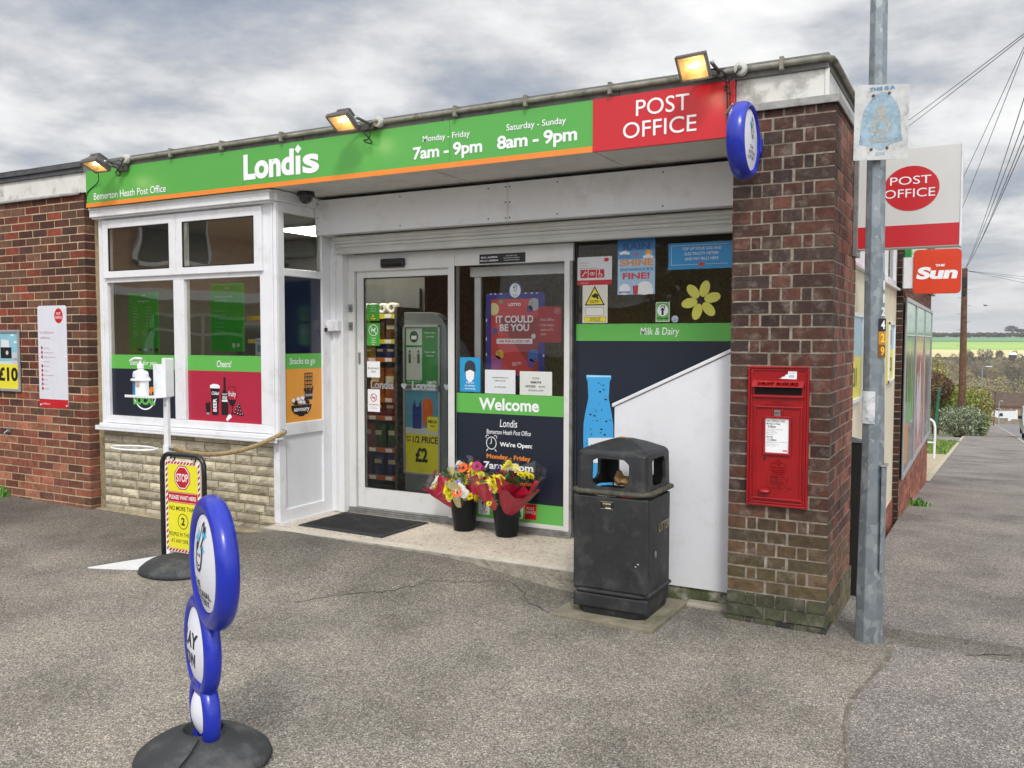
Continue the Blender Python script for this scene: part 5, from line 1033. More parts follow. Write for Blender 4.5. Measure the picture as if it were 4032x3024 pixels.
for o_,r_ in (((bcx,bcy-h_,0),(1,0,0)),((bcx+h_,bcy,0),(0,1,0)),((bcx,bcy+h_,0),(-1,0,0)),((bcx-h_,bcy,0),(0,-1,0))): hood_wall(mb,Fr(o_,r_,(0,0,1)),.19,.79,1.0,.03)
def q4(h,c,z): return octa(h,c,z)
loft(mb,[q4(.228,.038,.79),q4(.222,.036,1.0)],BINM) if 0 else None
for sx_ in (-1,1):
    for sy_ in (-1,1):
        A=[(bcx+sx_*.19,bcy+sy_*.228,.79),(bcx+sx_*.215,bcy+sy_*.215,.79),(bcx+sx_*.228,bcy+sy_*.19,.79)]; B=[(bcx+sx_*.184,bcy+sy_*.222,1.0),(bcx+sx_*.209,bcy+sy_*.209,1.0),(bcx+sx_*.222,bcy+sy_*.184,1.0)]
        mb.add(A+B,[(0,1,4,3),(1,2,5,4)],BINM)
loft(mb,[octa(.222,.038,1.0),octa(.219,.04,1.012),octa(.205,.045,1.028),octa(.12,.03,1.063),octa(.055,.02,1.083),octa(.04,.02,1.085)],BINM,False,True); mb.build('hood',lb_,bevel=.006)
mb=MB(); fb=FY(by0-.008); mb.poly(fb,rrect(-1.222,-1.142,.685,.73,.006),.001,BLK,th=.002); mb.ring(fb,-1.182,.7075,.001,.001,0,0,BLK,4) if 0 else None
for a,b,c,e in ((-1.22,-1.144,.7275,.7295),(-1.22,-1.144,.6855,.6875)): mb.rect(fb,a,b,c,e,.0016,vin('#b8ae86'))
txt(mb,'WYBONE',fb,-1.208,-1.156,.710,.722,.0018,vin('#c9c0a0'),bold=.03); mb.rect(fb,-1.19,-1.155,.688,.694,.0018,vin('#d8d4c4')); txt(mb,'TELFORD WAY',fb,-1.205,-1.16,.699,.704,.0018,vin('#8a836c')); mb.build('maker_plate',lb_)
mb=MB(); GOLD=mat('gold_lettering','#8f8458',.5,var=.3,vs=30); fx=FX(bx1+.001); txt(mb,'LITTER',fx,-.20,-.005,.53,.585,.0015,GOLD,bold=.03); mb.build('lettering',lb_)
mb=MB(); mb.lathe((bx1+.0,-.255,.405),[(.018,0),(.016,.003),(.0,.004)],METAL,14,axis=(1,0,0),sx=1.4,sy=.8); mb.lathe((-.985,by0-.007,.375),[(.007,0),(.005,.005),(0,.006)],METAL,10,axis=(0,-1,0)); mb.lathe((-1.0,by0-.007,.36),[(.006,0),(.004,.004),(0,.005)],METAL,10,axis=(0,-1,0)); mb.build('lock',lb_)
def crumple(name,c,r,m,lab,cat,seed):
    rs=random.Random(seed); mb=MB(); V=[];n=9;k=6
    for i in range(k+1):
        for j in range(n):
            th=math.pi*i/k; a=2*math.pi*j/n; f_=rs.uniform(.6,1.15); V.append((c[0]+r[0]*f_*math.sin(th)*math.cos(a),c[1]+r[1]*f_*math.sin(th)*math.sin(a),c[2]+r[2]*f_*math.cos(th)))
    mb.add(V,[(i*n+j,i*n+(j+1)%n,(i+1)*n+(j+1)%n,(i+1)*n+j) for i in range(k) for j in range(n)],m); o=mb.build(name); tag(o,lab,cat); return o
KR=mat('kraft_paper','#a08055',.85,var=.2,vs=20)
crumple('paper_bag',(-1.10,-.28,.835),(.075,.06,.028),KR,'crumpled brown paper bag inside the litter bin opening','rubbish',1)
crumple('paper_bag',(-1.17,-.25,.85),(.035,.04,.045),KR,'small twisted brown paper scrap standing up inside the litter bin','rubbish',2)
crumple('crisp_packet',(-1.07,-.395,.765),(.05,.02,.012),mat('red_packet','#c02020',.35),'red packet poking out under the bin hood','rubbish',3)
crumple('newspaper',(-1.2,-.395,.762),(.07,.02,.012),mat('newsprint','#c9c7c0',.8,var=.3,vs=60),'folded newspaper poking out under the bin hood','rubbish',4)
o=MB(); o.tube([(-1.19,-.19,1.09),(-1.155,-.2,1.091)],.005,mat('cigarette_end','#b98a50',.8),8); o=o.build('cigarette_end'); tag(o,'cigarette end stubbed out on top of the litter bin','rubbish')
# ================================================================ MAT, BUCKETS, FLOWERS
DM=mat('door_mat','#2f3032',.85,var=.2,vs=20,bump=.3,bs=80,dirt='#57534c',dirtamt=.4,dirts=7)
t=thing('door_mat',(-3.72,.5,.157),'dark ribbed rubber door mat on the pale step before the sliding door','door mat')
mb=MB(); mb.add([(-4.16,.20,.1565),(-3.28,.17,.1565),(-3.27,.80,.1565),(-4.17,.81,.1565),(-4.15,.21,.166),(-3.29,.18,.166),(-3.28,.79,.166),(-4.16,.80,.166)],[(4,5,6,7),(0,1,5,4),(1,2,6,5),(2,3,7,6),(3,0,4,7)],DM); mb.build('base',t)
mb=MB()
for i in range(28):
    x=-4.10+i*.0285; pts=[(x+.006*math.sin(k*2.2+i),.24+k*.047,.167) for k in range(12)]; mb.tube(pts,.0045,DM,4,cap=False)
mb.build('ribs',t)
BK=mat('bucket_black','#10141a',.4,spec=.25,var=.06,vs=4)
def bucket(x,y,lab):
    t=thing('flower_bucket',(x,y,.157),lab,'bucket','black flower buckets on the step')
    mb=MB(); mb.lathe((x,y,.157),[(.0,.002),(.082,0),(.085,.006),(.112,.235),(.116,.24),(.118,.252),(.112,.254),(.105,.235),(.08,.02),(0,.02)],BK,36); mb.build('body',t); return t
bucket(-2.885,.735,'black bucket of wrapped flowers, the one nearer the sliding door'); bucket(-2.485,.715,'black bucket of flowers, the one in front of the post office sticker')
YEL,WHI,ORA,MAG,PNK,PUR,LIL=(vin(c,.7) for c in ('#f0e42c','#f2f0e8','#e8622a','#b0186a','#dc6ea8','#45248a','#a49ade'))
LFG=mat('flower_leaf','#3c5c2a',.6,var=.3,vs=20)
def mum(mb,c,r,m,ax,n=46,seed=0):   # chrysanthemum head of many small petals
    rs=random.Random(seed); ax=Vector(ax).normalized(); q_=Vector((0,0,1)).rotation_difference(ax); c=Vector(c)
    for i in range(n):
        f_=(i+.5)/n; th=math.acos(1-f_*1.15); a=i*2.39996; dr=Vector((math.sin(th)*math.cos(a),math.sin(th)*math.sin(a),math.cos(th)*.7)); tn=Vector((-math.sin(a),math.cos(a),0)); L_=r*rs.uniform(.85,1.1); w_=r*.17
        b=dr*r*.25; e=dr*L_+Vector((0,0,r*.05)); mdp=dr*L_*.7+Vector((0,0,r*.06))
        mb.add([c+q_@v for v in (b,mdp+tn*w_,e,mdp-tn*w_)],[(0,1,2,3)],m)
def gerb(mb,c,r,m,ax,seed=0):
    rs=random.Random(seed); ax=Vector(ax).normalized(); q_=Vector((0,0,1)).rotation_difference(ax); c=Vector(c)
    for i in range(16):
        a=i*math.pi/8; dr=Vector((math.cos(a),math.sin(a),0)); tn=Vector((-math.sin(a),math.cos(a),0)); 
        mb.add([c+q_@v for v in (dr*r*.2,dr*r*.75+tn*r*.17+Vector((0,0,r*.12)),dr*r+Vector((0,0,r*rs.uniform(.05,.2))),dr*r*.75-tn*r*.17+Vector((0,0,r*.12)))],[(0,1,2,3)],m)
    mb.lathe(c+ax*r*.04,[(r*.24,0),(r*.18,r*.1),(0,r*.13)],mat('flower_eye','#5a2a1a',.8),10,axis=ax)
def leafq(mb,c,L_,w_,ax,m=LFG):
    ax=Vector(ax).normalized(); s_=ax.cross(Vector((.2,-.9,.3))).normalized(); c=Vector(c); mb.add([c,c+ax*L_*.5+s_*w_,c+ax*L_,c+ax*L_*.5-s_*w_],[(0,1,2,3)],m)
CELL=bpy.data.materials.new('cellophane'); CELL.use_nodes=True; _t=CELL.node_tree; _t.nodes.clear()
_a=_t.nodes.new('ShaderNodeBsdfTransparent'); _b=_t.nodes.new('ShaderNodeBsdfGlossy'); _b.inputs['Roughness'].default_value=.12; _c=_t.nodes.new('ShaderNodeMixShader'); _c.inputs[0].default_value=.07; _o=_t.nodes.new('ShaderNodeOutputMaterial'); _t.links.new(_a.outputs[0],_c.inputs[1]); _t.links.new(_b.outputs[0],_c.inputs[2]); _t.links.new(_c.outputs[0],_o.inputs[0])
def wrap(mb,base,ax,L_,r0,r1,m,a0,a1,seed,n=14,th0=0):
    """crinkled conical paper open at the front"""
    rs=random.Random(seed); ax=Vector(ax).normalized(); q_=Vector((0,0,1)).rotation_difference(ax); base=Vector(base); V=[]
    for k in range(5):
        f_=k/4
        for i in range(n+1):
            a=R(a0+(a1-a0)*i/n); rr_=(r0+(r1-r0)*f_**.8)*(1+rs.uniform(-.09,.09)*f_+(.12*math.sin(i*1.9+seed) if k==4 else 0)); V.append(base+q_@Vector((rr_*math.cos(a),rr_*math.sin(a),L_*f_*(1+(rs.uniform(-.12,.14) if k==4 else 0)))))
    mb.add(V,[(k*(n+1)+i,k*(n+1)+i+1,(k+1)*(n+1)+i+1,(k+1)*(n+1)+i) for k in range(4) for i in range(n)],m)
PAPR=mat('crimson_wrap','#b01738',.45,var=.12,vs=8,transl=.0); PAPG=mat('cream_wrap','#c8c48a',.5,var=.1,vs=8)
def bouquet(base,ax,L_,r0,r1,paper,heads,lab,seed,ang=(-200,20)):
    t=thing('bouquet',base,lab,'bouquet','wrapped bouquets in the black buckets')
    mb=MB(); wrap(mb,base,ax,L_*.92,r0,r1*.9,paper,ang[0],ang[1],seed); mb.build('paper_wrap',t)
    mb=MB(); wrap(mb,base,ax,L_*1.2,r0,r1*1.08,CELL,ang[0]-30,ang[1]+60,seed+9,n=12); mb.build('cellophane',t)
    for i,(k,col,x,y,z,r_) in enumerate(heads):
        mb=MB(); c=Vector(base)+Vector((x,y,z)); a_=(Vector((x*1.6,y*1.4-.10,.13))).normalized()
        (mum if k=='m' else gerb)(mb,c,r_*1.3,col,a_,seed=seed+i); mb.build('flower',t)
    rs=random.Random(seed+100)
    for i in range(7):
        h_=rs.choice(heads); mb=MB(); c=Vector(base)+Vector((h_[2]+rs.uniform(-.045,.045),h_[3]+rs.uniform(-.01,.05),h_[4]+rs.uniform(-.04,.04))); mum(mb,c,.024+rs.uniform(0,.014),rs.choice((h_[1],YEL,WHI,h_[1])),(h_[2]*1.6,h_[3]*1.4-.1,.13),n=26,seed=seed+i); mb.build('flower',t)
    mb=MB(); rs=random.Random(seed)
    for i in range(22): leafq(mb,Vector(base)+Vector((rs.uniform(-r1,r1)*.8,rs.uniform(-r1,r1)*.6,L_*rs.uniform(.6,.95))),rs.uniform(.05,.09),rs.uniform(.010,.018),(rs.uniform(-1,1),rs.uniform(-1,.3),rs.uniform(.1,1)))
    for i in range(5): mb.tube([Vector(base)+Vector((rs.uniform(-.01,.01),0,0)),Vector(base)+Vector((rs.uniform(-.06,.06),rs.uniform(-.04,.04),L_*.8))],.003,LFG,5)
    mb.build('leaves',t)
bouquet((-2.945,.69,.36),(-.55,-.25,.8),.25,.04,.13,PAPR,[('m',WHI,-.14,-.06,.16,.042),('m',WHI,-.10,-.07,.20,.045),('m',WHI,-.165,-.05,.12,.038),('g',PNK,-.075,-.11,.13,.036),('g',MAG,-.175,-.06,.19,.03),('m',MAG,-.15,-.02,.21,.025)],'bouquet of white and pink flowers in crimson paper leaning out of the left bucket',3)
bouquet((-2.875,.67,.36),(.02,-.25,.97),.25,.04,.11,PAPG,[('m',YEL,-.055,-.09,.14,.046),('m',YEL,-.03,-.10,.10,.04),('m',YEL,-.06,-.05,.18,.042),('m',WHI,.04,-.09,.15,.045),('m',WHI,.075,-.08,.12,.035),('g',ORA,.045,-.125,.13,.032),('m',LIL,.0,-.05,.19,.026)],'bouquet of yellow and white flowers in cream paper at the front of the left bucket',13,(-125,-55))
bouquet((-2.895,.77,.38),(-.2,.0,.97),.28,.04,.11,PAPG,[('m',YEL,-.03,-.05,.21,.045),('m',YEL,.03,-.06,.19,.04),('g',ORA,.015,-.06,.28,.036),('m',LIL,-.07,-.02,.26,.03),('m',WHI,-.04,-.01,.29,.03)],'bouquet with an orange gerbera and lilac flowers at the back of the left bucket',23)
bouquet((-2.83,.76,.38),(.3,.0,.95),.28,.04,.12,PAPR,[('g',MAG,.07,-.04,.30,.036),('m',YEL,.05,-.05,.24,.042),('m',YEL,.11,-.04,.22,.038),('m',ORA,.03,-.04,.27,.022),('m',YEL,.12,-.06,.17,.035)],'magenta and yellow bouquet in crimson paper leaning right out of the left bucket',33)
bouquet((-2.52,.67,.37),(-.35,-.25,.9),.26,.045,.14,PAPR,[('m',YEL,-.13,-.07,.14,.05),('m',YEL,-.155,-.06,.09,.042),('m',YEL,-.10,-.05,.19,.035),('m',YEL,-.01,-.07,.22,.05),('m',YEL,.035,-.07,.235,.038),('g',MAG,-.035,-.11,.16,.036),('m',PUR,-.07,-.09,.18,.026),('m',YEL,.0,-.09,.17,.034),('m',ORA,-.07,-.04,.235,.022),('m',YEL,-.03,-.11,.06,.022)],'bouquet of yellow and magenta flowers in crimson paper at the front of the right bucket',43,(-210,-60))
bouquet((-2.44,.70,.37),(.35,-.1,.93),.28,.05,.17,PAPR,[('m',YEL,.10,.05,.26,.028),('m',YEL,.06,.04,.27,.025),('m',WHI,-.03,.05,.29,.038)],'large crimson paper wrapped bouquet on the right side of the right bucket',53,(-190,60))
bouquet((-2.5,.77,.38),(-.1,.05,.97),.28,.04,.12,PAPR,[('m',MAG,-.03,-.03,.26,.028),('m',YEL,.0,.0,.31,.038),('m',PUR,-.07,-.03,.27,.025),('m',MAG,.04,-.02,.27,.022)],'bouquet of purple and pale yellow flowers at the back of the right bucket',63)
mb=MB(); wrap(mb,(-2.42,.64,.37),(.42,-.32,.85),.30,.05,.17,PAPR,-150,20,77,n=8); o=mb.build('wrapping_paper'); tag(o,'folded sheet of crimson wrapping paper spreading from the right flower bucket','wrapping paper')
# ================================================================ HAND SANITISER STAND + ROPE
SW=mat('stand_white','#eceef0',.3,var=.04,vs=6,dirt='#b0aea8',dirtamt=.3,dirts=9)
sxp,syp=-4.53,-.77
t=thing('sanitiser_stand',(sxp,syp,.06),'white metal hand sanitiser stand with tray and ring before the bay window','stand')
mb=MB(); mb.box(sxp-.022,sxp+.022,syp-.014,syp+.014,.06,1.27,SW); mb.build('post',t,bevel=.003)
mb=MB(); mb.add([(-4.80,-1.25,.062),(-4.33,-1.05,.062),(-4.33,-.72,.062),(-4.60,-.70,.062)],[(0,1,2,3)],SW); mb.add([(-4.80,-1.25,.066),(-4.33,-1.05,.066),(-4.33,-.72,.066),(-4.60,-.70,.066)],[(0,1,2,3)],SW); mb.add([(-4.80,-1.25,.055),(-4.33,-1.05,.055),(-4.33,-1.05,.066),(-4.80,-1.25,.066)],[(0,1,2,3)],SW); mb.build('base_plate',t)
mb=MB(); mb.box(-4.82,-4.50,syp-.13,syp+.02,1.256,1.264,SW); mb.box(-4.82,-4.50,syp-.134,syp-.128,1.256,1.275,SW); mb.build('tray',t,bevel=.002)
mb=MB(); mb.poly(FY(syp+.02),rrect(-4.60,-4.478,1.262,1.546,.012),0,SW,th=.006); mb.poly(FY(syp+.024),rrect(-4.70,-4.60,1.262,1.50,.008),0,SW,th=.004); mb.box(-4.482,-4.476,syp-.05,syp+.02,1.265,1.54,SW); mb.build('back_panel',t,bevel=.001)
mb=MB(); mb.ring(FY(syp),0,0,.1,.1,0,0,SW,4) if 0 else None
mb.tube([(-4.79+.215*math.cos(a),-.83+.10*math.sin(a)-.03,.875) for a in [2*math.pi*i/40 for i in range(40)]],.0075,SW,8,closed=True); mb.tube([(-4.60,-.80,.865),(-4.60,-.80,.885)],.006,SW,6); mb.build('ring',t)
mb=MB(); mb.box(sxp-.026,sxp+.026,syp-.018,syp+.018,.84,.90,SW); 
for z in (.80,.83,1.20): mb.lathe((sxp+.006,syp-.016,z),[(.007,0),(.005,.004),(0,.005)],METAL,8,axis=(0,-1,0))
mb.build('clamp',t)
bt=thing('sanitiser_bottle',(-4.72,-.84,1.264),'white and blue pump bottle of hand sanitiser held on the white stand','bottle')
mb=MB(); mb.lathe((-4.72,-.84,1.264),[(0,.001),(.062,0),(.066,.006),(.066,.165),(.06,.182),(.03,.192),(.022,.2),(.022,.205),(0,.205)],mat('bottle_clear_white','#dfe7ec',.2,var=.05,alpha=1),28,sy=.72); mb.build('body',bt)
mb=MB(); n_=12; V=[]
for k,z in enumerate((1.275,1.405)):
    for i in range(n_+1): a=R(-165+150*i/n_); V.append((-4.72+.0675*math.cos(a),-.84+.0675*.72*math.sin(a),z))
LBB=mat('bottle_label_blue','#3c93c8',.3,var=.3,vs=14); LBW=mat('bottle_label_white','#e8ebee',.3,var=.05)
for i in range(n_): mb.add([V[i],V[i+1],V[n_+2+i],V[n_+1+i]],[(0,1,2,3)],LBB if i<6 else LBW)
mb.rect(FY(-.892),-4.715,-4.68,1.34,1.375,0,mat('hazard_mark','#d8b0a8',.4)); mb.build('label',bt)
mb=MB(); mb.tube([(-4.72+.0725*math.cos(a),-.84+.0725*.76*math.sin(a),1.385) for a in [2*math.pi*i/24 for i in range(24)]],.010,SW,6,closed=True); mb.build('holder_band',t)
mb=MB(); mb.lathe((-4.72,-.84,1.469),[(.024,0),(.024,.03),(.02,.034),(.008,.036),(.008,.065),(.017,.066),(.017,.078),(0,.08)],SW,18); mb.tube([(-4.72,-.84,1.54),(-4.76,-.85,1.544),(-4.79,-.86,1.535),(-4.805,-.865,1.522)],[.011,.009,.007,.006],SW,8); mb.build('pump',bt)
# rope
t=thing('rope_barrier',(-4.55,-.75,.88),'twisted natural rope hanging from the white stand to the bay corner','rope'); ROPE=mat('rope_fibre','#b09972',.9,var=.25,vs=60,bump=.4,bs=150)
A=Vector((-4.50,-.755,.882)); B=Vector((-4.262,.17,.925)); NP=150; cl=[]
for i in range(NP+1): s=i/NP; p=A.lerp(B,s); p.z-=.115*4*s*(1-s)*(1-.25*s); cl.append(p)
mb=MB()
for k in range(3):
    P=[]
    for i,p in enumerate(cl):
        tg=(cl[min(i+1,NP)]-cl[max(i-1,0)]).normalized(); n1_=tg.cross(Vector((0,0,1))).normalized(); n2_=tg.cross(n1_); a=i*.62+k*2.0944; P.append(p+(n1_*math.cos(a)+n2_*math.sin(a))*.0085)
    mb.tube(P,.0105,ROPE,6)
mb.build('rope',t)
mb=MB(); mb.lathe((-4.294,.175,.925),[(.022,0),(.02,.01),(.014,.012),(.014,.035),(.018,.04),(0,.042)],METAL,14,axis=(1,-.15,0)); mb.build('end_cap',t); mb=MB(); mb.tube([(sxp+.02,syp-.005,.885),A+Vector((.01,.005,0))],.016,METAL,10); mb.build('hook',t)
# ================================================================ STOP SIGN
u_=Vector((.962,-.272,0)).normalized() if 0 else Vector((1,0,0))
fs=Fr((0,-.93,0),(1,0,0),(0,0,1)); cx=-4.185
t=thing('queue_sign',(cx,-.93,.055),'yellow stop please wait here sign swinging in a black frame on a rubber foot','sign')
mb=MB(); mb.lathe((cx-.02,-.98,.052),[(.0,.001),(.265,.0),(.28,.008),(.272,.03),(.235,.06),(.19,.085),(.12,.105),(.05,.112),(0,.112)],RUB,48,sx=1.0,sy=.86); mb.build('rubber_foot',t)
mb=MB(); P=[(cx-.212,.11)]+[(cx-.212,.74)]+[(cx-.132+.08*math.cos(R(a)),.79+.08*math.sin(R(a))) for a in (165,145,120,100)]+[(cx+.132+.08*math.cos(R(a)),.79+.08*math.sin(R(a))) for a in (80,60,35,15)]+[(cx+.212,.74),(cx+.212,.11)]
mb.tube([fs.p(a,b,0) for a,b in P],.0175,mat('frame_black_paint','#141416',.3,coat=.4,dirt='#3f3a33',dirtamt=.6,dirts=14),12); mb.build('frame',t)
mb=MB()
for x in (cx-.10,cx+.11): mb.tube([fs.p(x+.020*math.cos(R(a)),.842+.020*math.sin(R(a)),.0) for a in range(-80,200,30)],.006,BLK,6); mb.tube([fs.p(x-.004,.822,0),fs.p(x-.004,.81,0)],.005,BLK,6)
mb.build('hook',t)
pn=MB(); pn.poly(fs,rrect(cx-.176,cx+.178,.172,.826,.02),.004,vin('#f2f2ee'),th=.008); pnl=pn.build('panel',t)
mb=MB(); RS=vin('#c01f2c'); d=.005
x0,x1,z0,z1=cx-.172,cx+.174,.176,.822; w_=.02
n=16
for i in range(n):
    z=z0+(z1-z0)*i/n; h=(z1-z0)/n*.5
    for xa in (x0,x1-w_): mb.poly(fs,[(xa,z),(xa+w_,z+h*.9),(xa+w_,z+h*1.9),(xa,z+h)],d,RS)
n=9
for i in range(n):
    x=x0+.02+(x1-x0-.06)*i/n; h=(x1-x0)/n*.5
    for za in (z0,z1-w_): mb.poly(fs,[(x,za),(x+h,za),(x+h*1.9,za+w_),(x+h*.9,za+w_)],d+.0004,RS)
mb.build('striped_border',pnl)
mb=MB(); YW=vin('#ece533'); mb.poly(fs,rrect(x0+w_+.002,x1-w_-.002,z0+w_+.002,z1-w_-.002,.008),d+.0008,YW); mb.build('yellow_field',pnl)
mb=MB(); d=.0068
oc=lambda r,cz:[(cx+r*.92*math.cos(R(22.5+45*i)),cz+r*math.sin(R(22.5+45*i))) for i in range(8)]
mb.poly(fs,oc(.092,.71),d,RS); mb.poly(fs,oc(.084,.71),d+.0004,WHT); mb.poly(fs,oc(.077,.71),d+.0008,RS); txt(mb,'STOP',fs,cx-.056,cx+.058,.68,.737,d+.0013,WHT,bold=.02)
mb.poly(fs,rrect(cx-.148,cx+.15,.528,.606,.008),d,RS); mb.ring(fs,0,0,.01,.01,0,0,RS,4) if 0 else None; txt(mb,'PLEASE WAIT HERE',fs,cx-.134,cx+.136,.552,.582,d+.0006,WHT,bold=.02)
for a,b,c,e in ((cx-.142,cx+.144,.599,.601),(cx-.142,cx+.144,.533,.535)): mb.rect(fs,a,b,c,e,d+.0005,WHT)
txt(mb,'NO MORE THAN',fs,cx-.136,cx+.136,.472,.503,d,BLK,bold=.01); mb.ring(fs,cx,.398,.052,.056,.005,d,BLK,32); txt(mb,'2',fs,cx-.018,cx+.018,.37,.426,d,BLK,bold=.03)
txt(mb,'PEOPLE IN THE SHOP',fs,cx-.145,cx+.147,.288,.316,d,BLK,bold=.0); txt(mb,'AT ANY ONE TIME',fs,cx-.12,cx+.12,.240,.268,d,BLK,bold=.0); mb.build('lettering',pnl)
# ================================================================ LOTTERY PAVEMENT SIGN
LBLUE=mat('lottery_blue','#1c2fae',.30,var=.12,vs=6,bump=.06,bs=90,coat=.15,dirt='#3a4ab8',dirtamt=.5,dirts=7); LWH=mat('lottery_face_white','#e6e8f2',.4,var=.04,vs=5)
nrm=Vector((-.492,-.870,0)).normalized(); rg=Vector((.870,-.492,0)).normalized()
def bubble(mbr,c,Rr,tube_,thick):
    """fat ring with domed faces"""
    prof=[]; 
    for i in range(17):
        a=math.pi*i/16; prof.append((Rr-tube_+tube_*math.sin(a)*1.0,-thick*math.cos(a)))
    prof=[(Rr-2*tube_*.86,-thick*.72)]+[(Rr-tube_*1.5,-thick*.86)]+prof+[(Rr-tube_*1.5,thick*.86)]+[(Rr-2*tube_*.86,thick*.72)]
    mbr.lathe(c,prof,LBLUE,56,axis=nrm,cap=False)
def dome(mbf,c,r,base,h,sgn=1):
    q_=[(r*k/8,(base+h*(1-(k/8)**2))) for k in range(8,-1,-1)]; mbf.lathe(c,q_,LWH,48,axis=nrm*sgn,cap=False)
t=thing('lottery_pavement_sign',(-1.93,-2.78,.03),'tall blue bubble shaped lottery pavement sign on a black rubber foot','sign')
cs=[((-1.79,-2.846,.842),.256,.040,.043,.184),((-1.955,-2.760,.470),.206,.032,.034,.152),((-1.935,-2.771,.212),.148,.026,.034,.088)]
mb=MB()
for c,Rr,tb,th,fr_ in cs: bubble(mb,c,Rr,tb,th)
mb.tube([(-1.94,-2.775,.10),(-1.94,-2.775,.02)],.05,LBLUE,16); mb.build('ring_frame',t)
for i,(c,Rr,tb,th,fr_) in enumerate(cs):
    mb=MB(); dome(mb,c,fr_,th*.68,.028,1); dome(mb,c,fr_,th*.68,.028,-1); fo=mb.build('sign_face',t)
    if i==2: continue
    F1=Fr(c,rg,(0,0,1)); base=th*.68; h=.028; C_=Vector(c)
    # n of Fr(rg,z) = rg x z
    mb=MB()
    wp=lambda u,v,r=fr_,b=base:(u,v,b+h*(1-(u*u+v*v)/(r*r))+.0018)
    def tx(s,a,b,v0,v1,m=BLK,bold=.0): txt(mb,s,F1,a,b,v0,v1,0,m,bold=bold,warp=wp,res=3)
    if i==0:
        tx('THE',-.07,.02,-.085,-.057,bold=.02); tx('NATIONAL',-.105,.115,-.118,-.09,bold=.02); tx('LOTTERY',-.09,.09,-.151,-.123,bold=.02)
        mb.build('lettering',fo); mb=MB()
        class W:  # frame that wraps onto the dome
            r=F1.r;u=F1.u;n=F1.n;o=F1.o
            def p(s,a,b,d=0): x=wp(a,b); return F1.p(a,b,x[2]+d)
        crossed_fingers(mb,W(),.015,.045,.23,.0,LWH,mat('star_cyan','#4cc0ea',.35)); 
        mb.poly(W(),[(.03,.12),(.045,.105),(.06,.12),(.045,.15)],.001,MC['star_cyan']); mb.build('hand_emblem',fo)
    else: tx('PLAY',-.10,.095,.008,.068,bold=.03); tx('NOW',-.085,.08,-.07,-.01,bold=.03); mb.build('lettering',fo)
mb=MB(); mb.lathe((-1.93,-2.785,.022),[(.0,.001),(.262,0),(.275,.008),(.268,.026),(.235,.052),(.19,.078),(.13,.09),(.105,.108),(.082,.125),(.078,.12),(.07,.07),(0,.07)],RUB,56,sy=.92); ft=mb.build('rubber_foot',t)
mb=MB(); mb.tube([(-1.86,-2.87,.145),(-1.845,-2.92,.118),(-1.83,-2.98,.10),(-1.80,-3.08,.06)],.004,mat('seam_dark','#151515',.9),6); mb.build('seam',ft)
# ---- lottery disc on the pillar
nrm=Vector((1,0,0)); t=thing('lottery_wall_sign',(-.44,-.24,2.8),'round blue rimmed lottery sign projecting from the brick pillar','sign')
mb=MB(); bubble(mb,(-.45,-.245,2.795),.212,.028,.05); mb.build('rim',t); mb=MB(); dome(mb,(-.45,-.245,2.795),.168,.036,.012,1); dome(mb,(-.45,-.245,2.795),.168,.036,.012,-1); fo=mb.build('sign_face',t)
F1=Fr((-.45,-.245,2.795),(0,1,0),(0,0,1)); wp=lambda u,v:(u,v,.036+.012*(1-(u*u+v*v)/.0282)+.0015)
mb=MB()
for s,a,b,c,e in (('THE',-.045,.02,-.052,-.032),('NATIONAL',-.065,.08,-.08,-.06),('LOTTERY',-.07,.065,-.108,-.088)): txt(mb,s,F1,a,b,c,e,0,BLK,warp=wp)
mb.build('lettering',fo); mb=MB()
class W2:
    r=F1.r;u=F1.u;n=F1.n;o=F1.o
    def p(s,a,b,d=0): return F1.p(a,b,wp(a,b)[2]+d)
crossed_fingers(mb,W2(),.0,.05,.15,0,LWH,mat('star_cyan')); mb.build('hand_emblem',fo)
mb=MB(); mb.fbox(FX(-.455),-.06,.0,2.745,2.855,-.06,.06,LBLUE); mb.fbox(FX(-.455),-.10,-.04,2.75,2.85,-.045,.045,LBLUE); mb.build('bracket',t,bevel=.02,seg=3)
mb=MB(); mb.tube([(-.50,-.30,2.99),(-.53,-.26,2.97),(-.57,-.2,2.96)],[.006,.01,.004],mat('leaf_litter','#a89a78',.9),6); mb.build('caught_leaf',t)
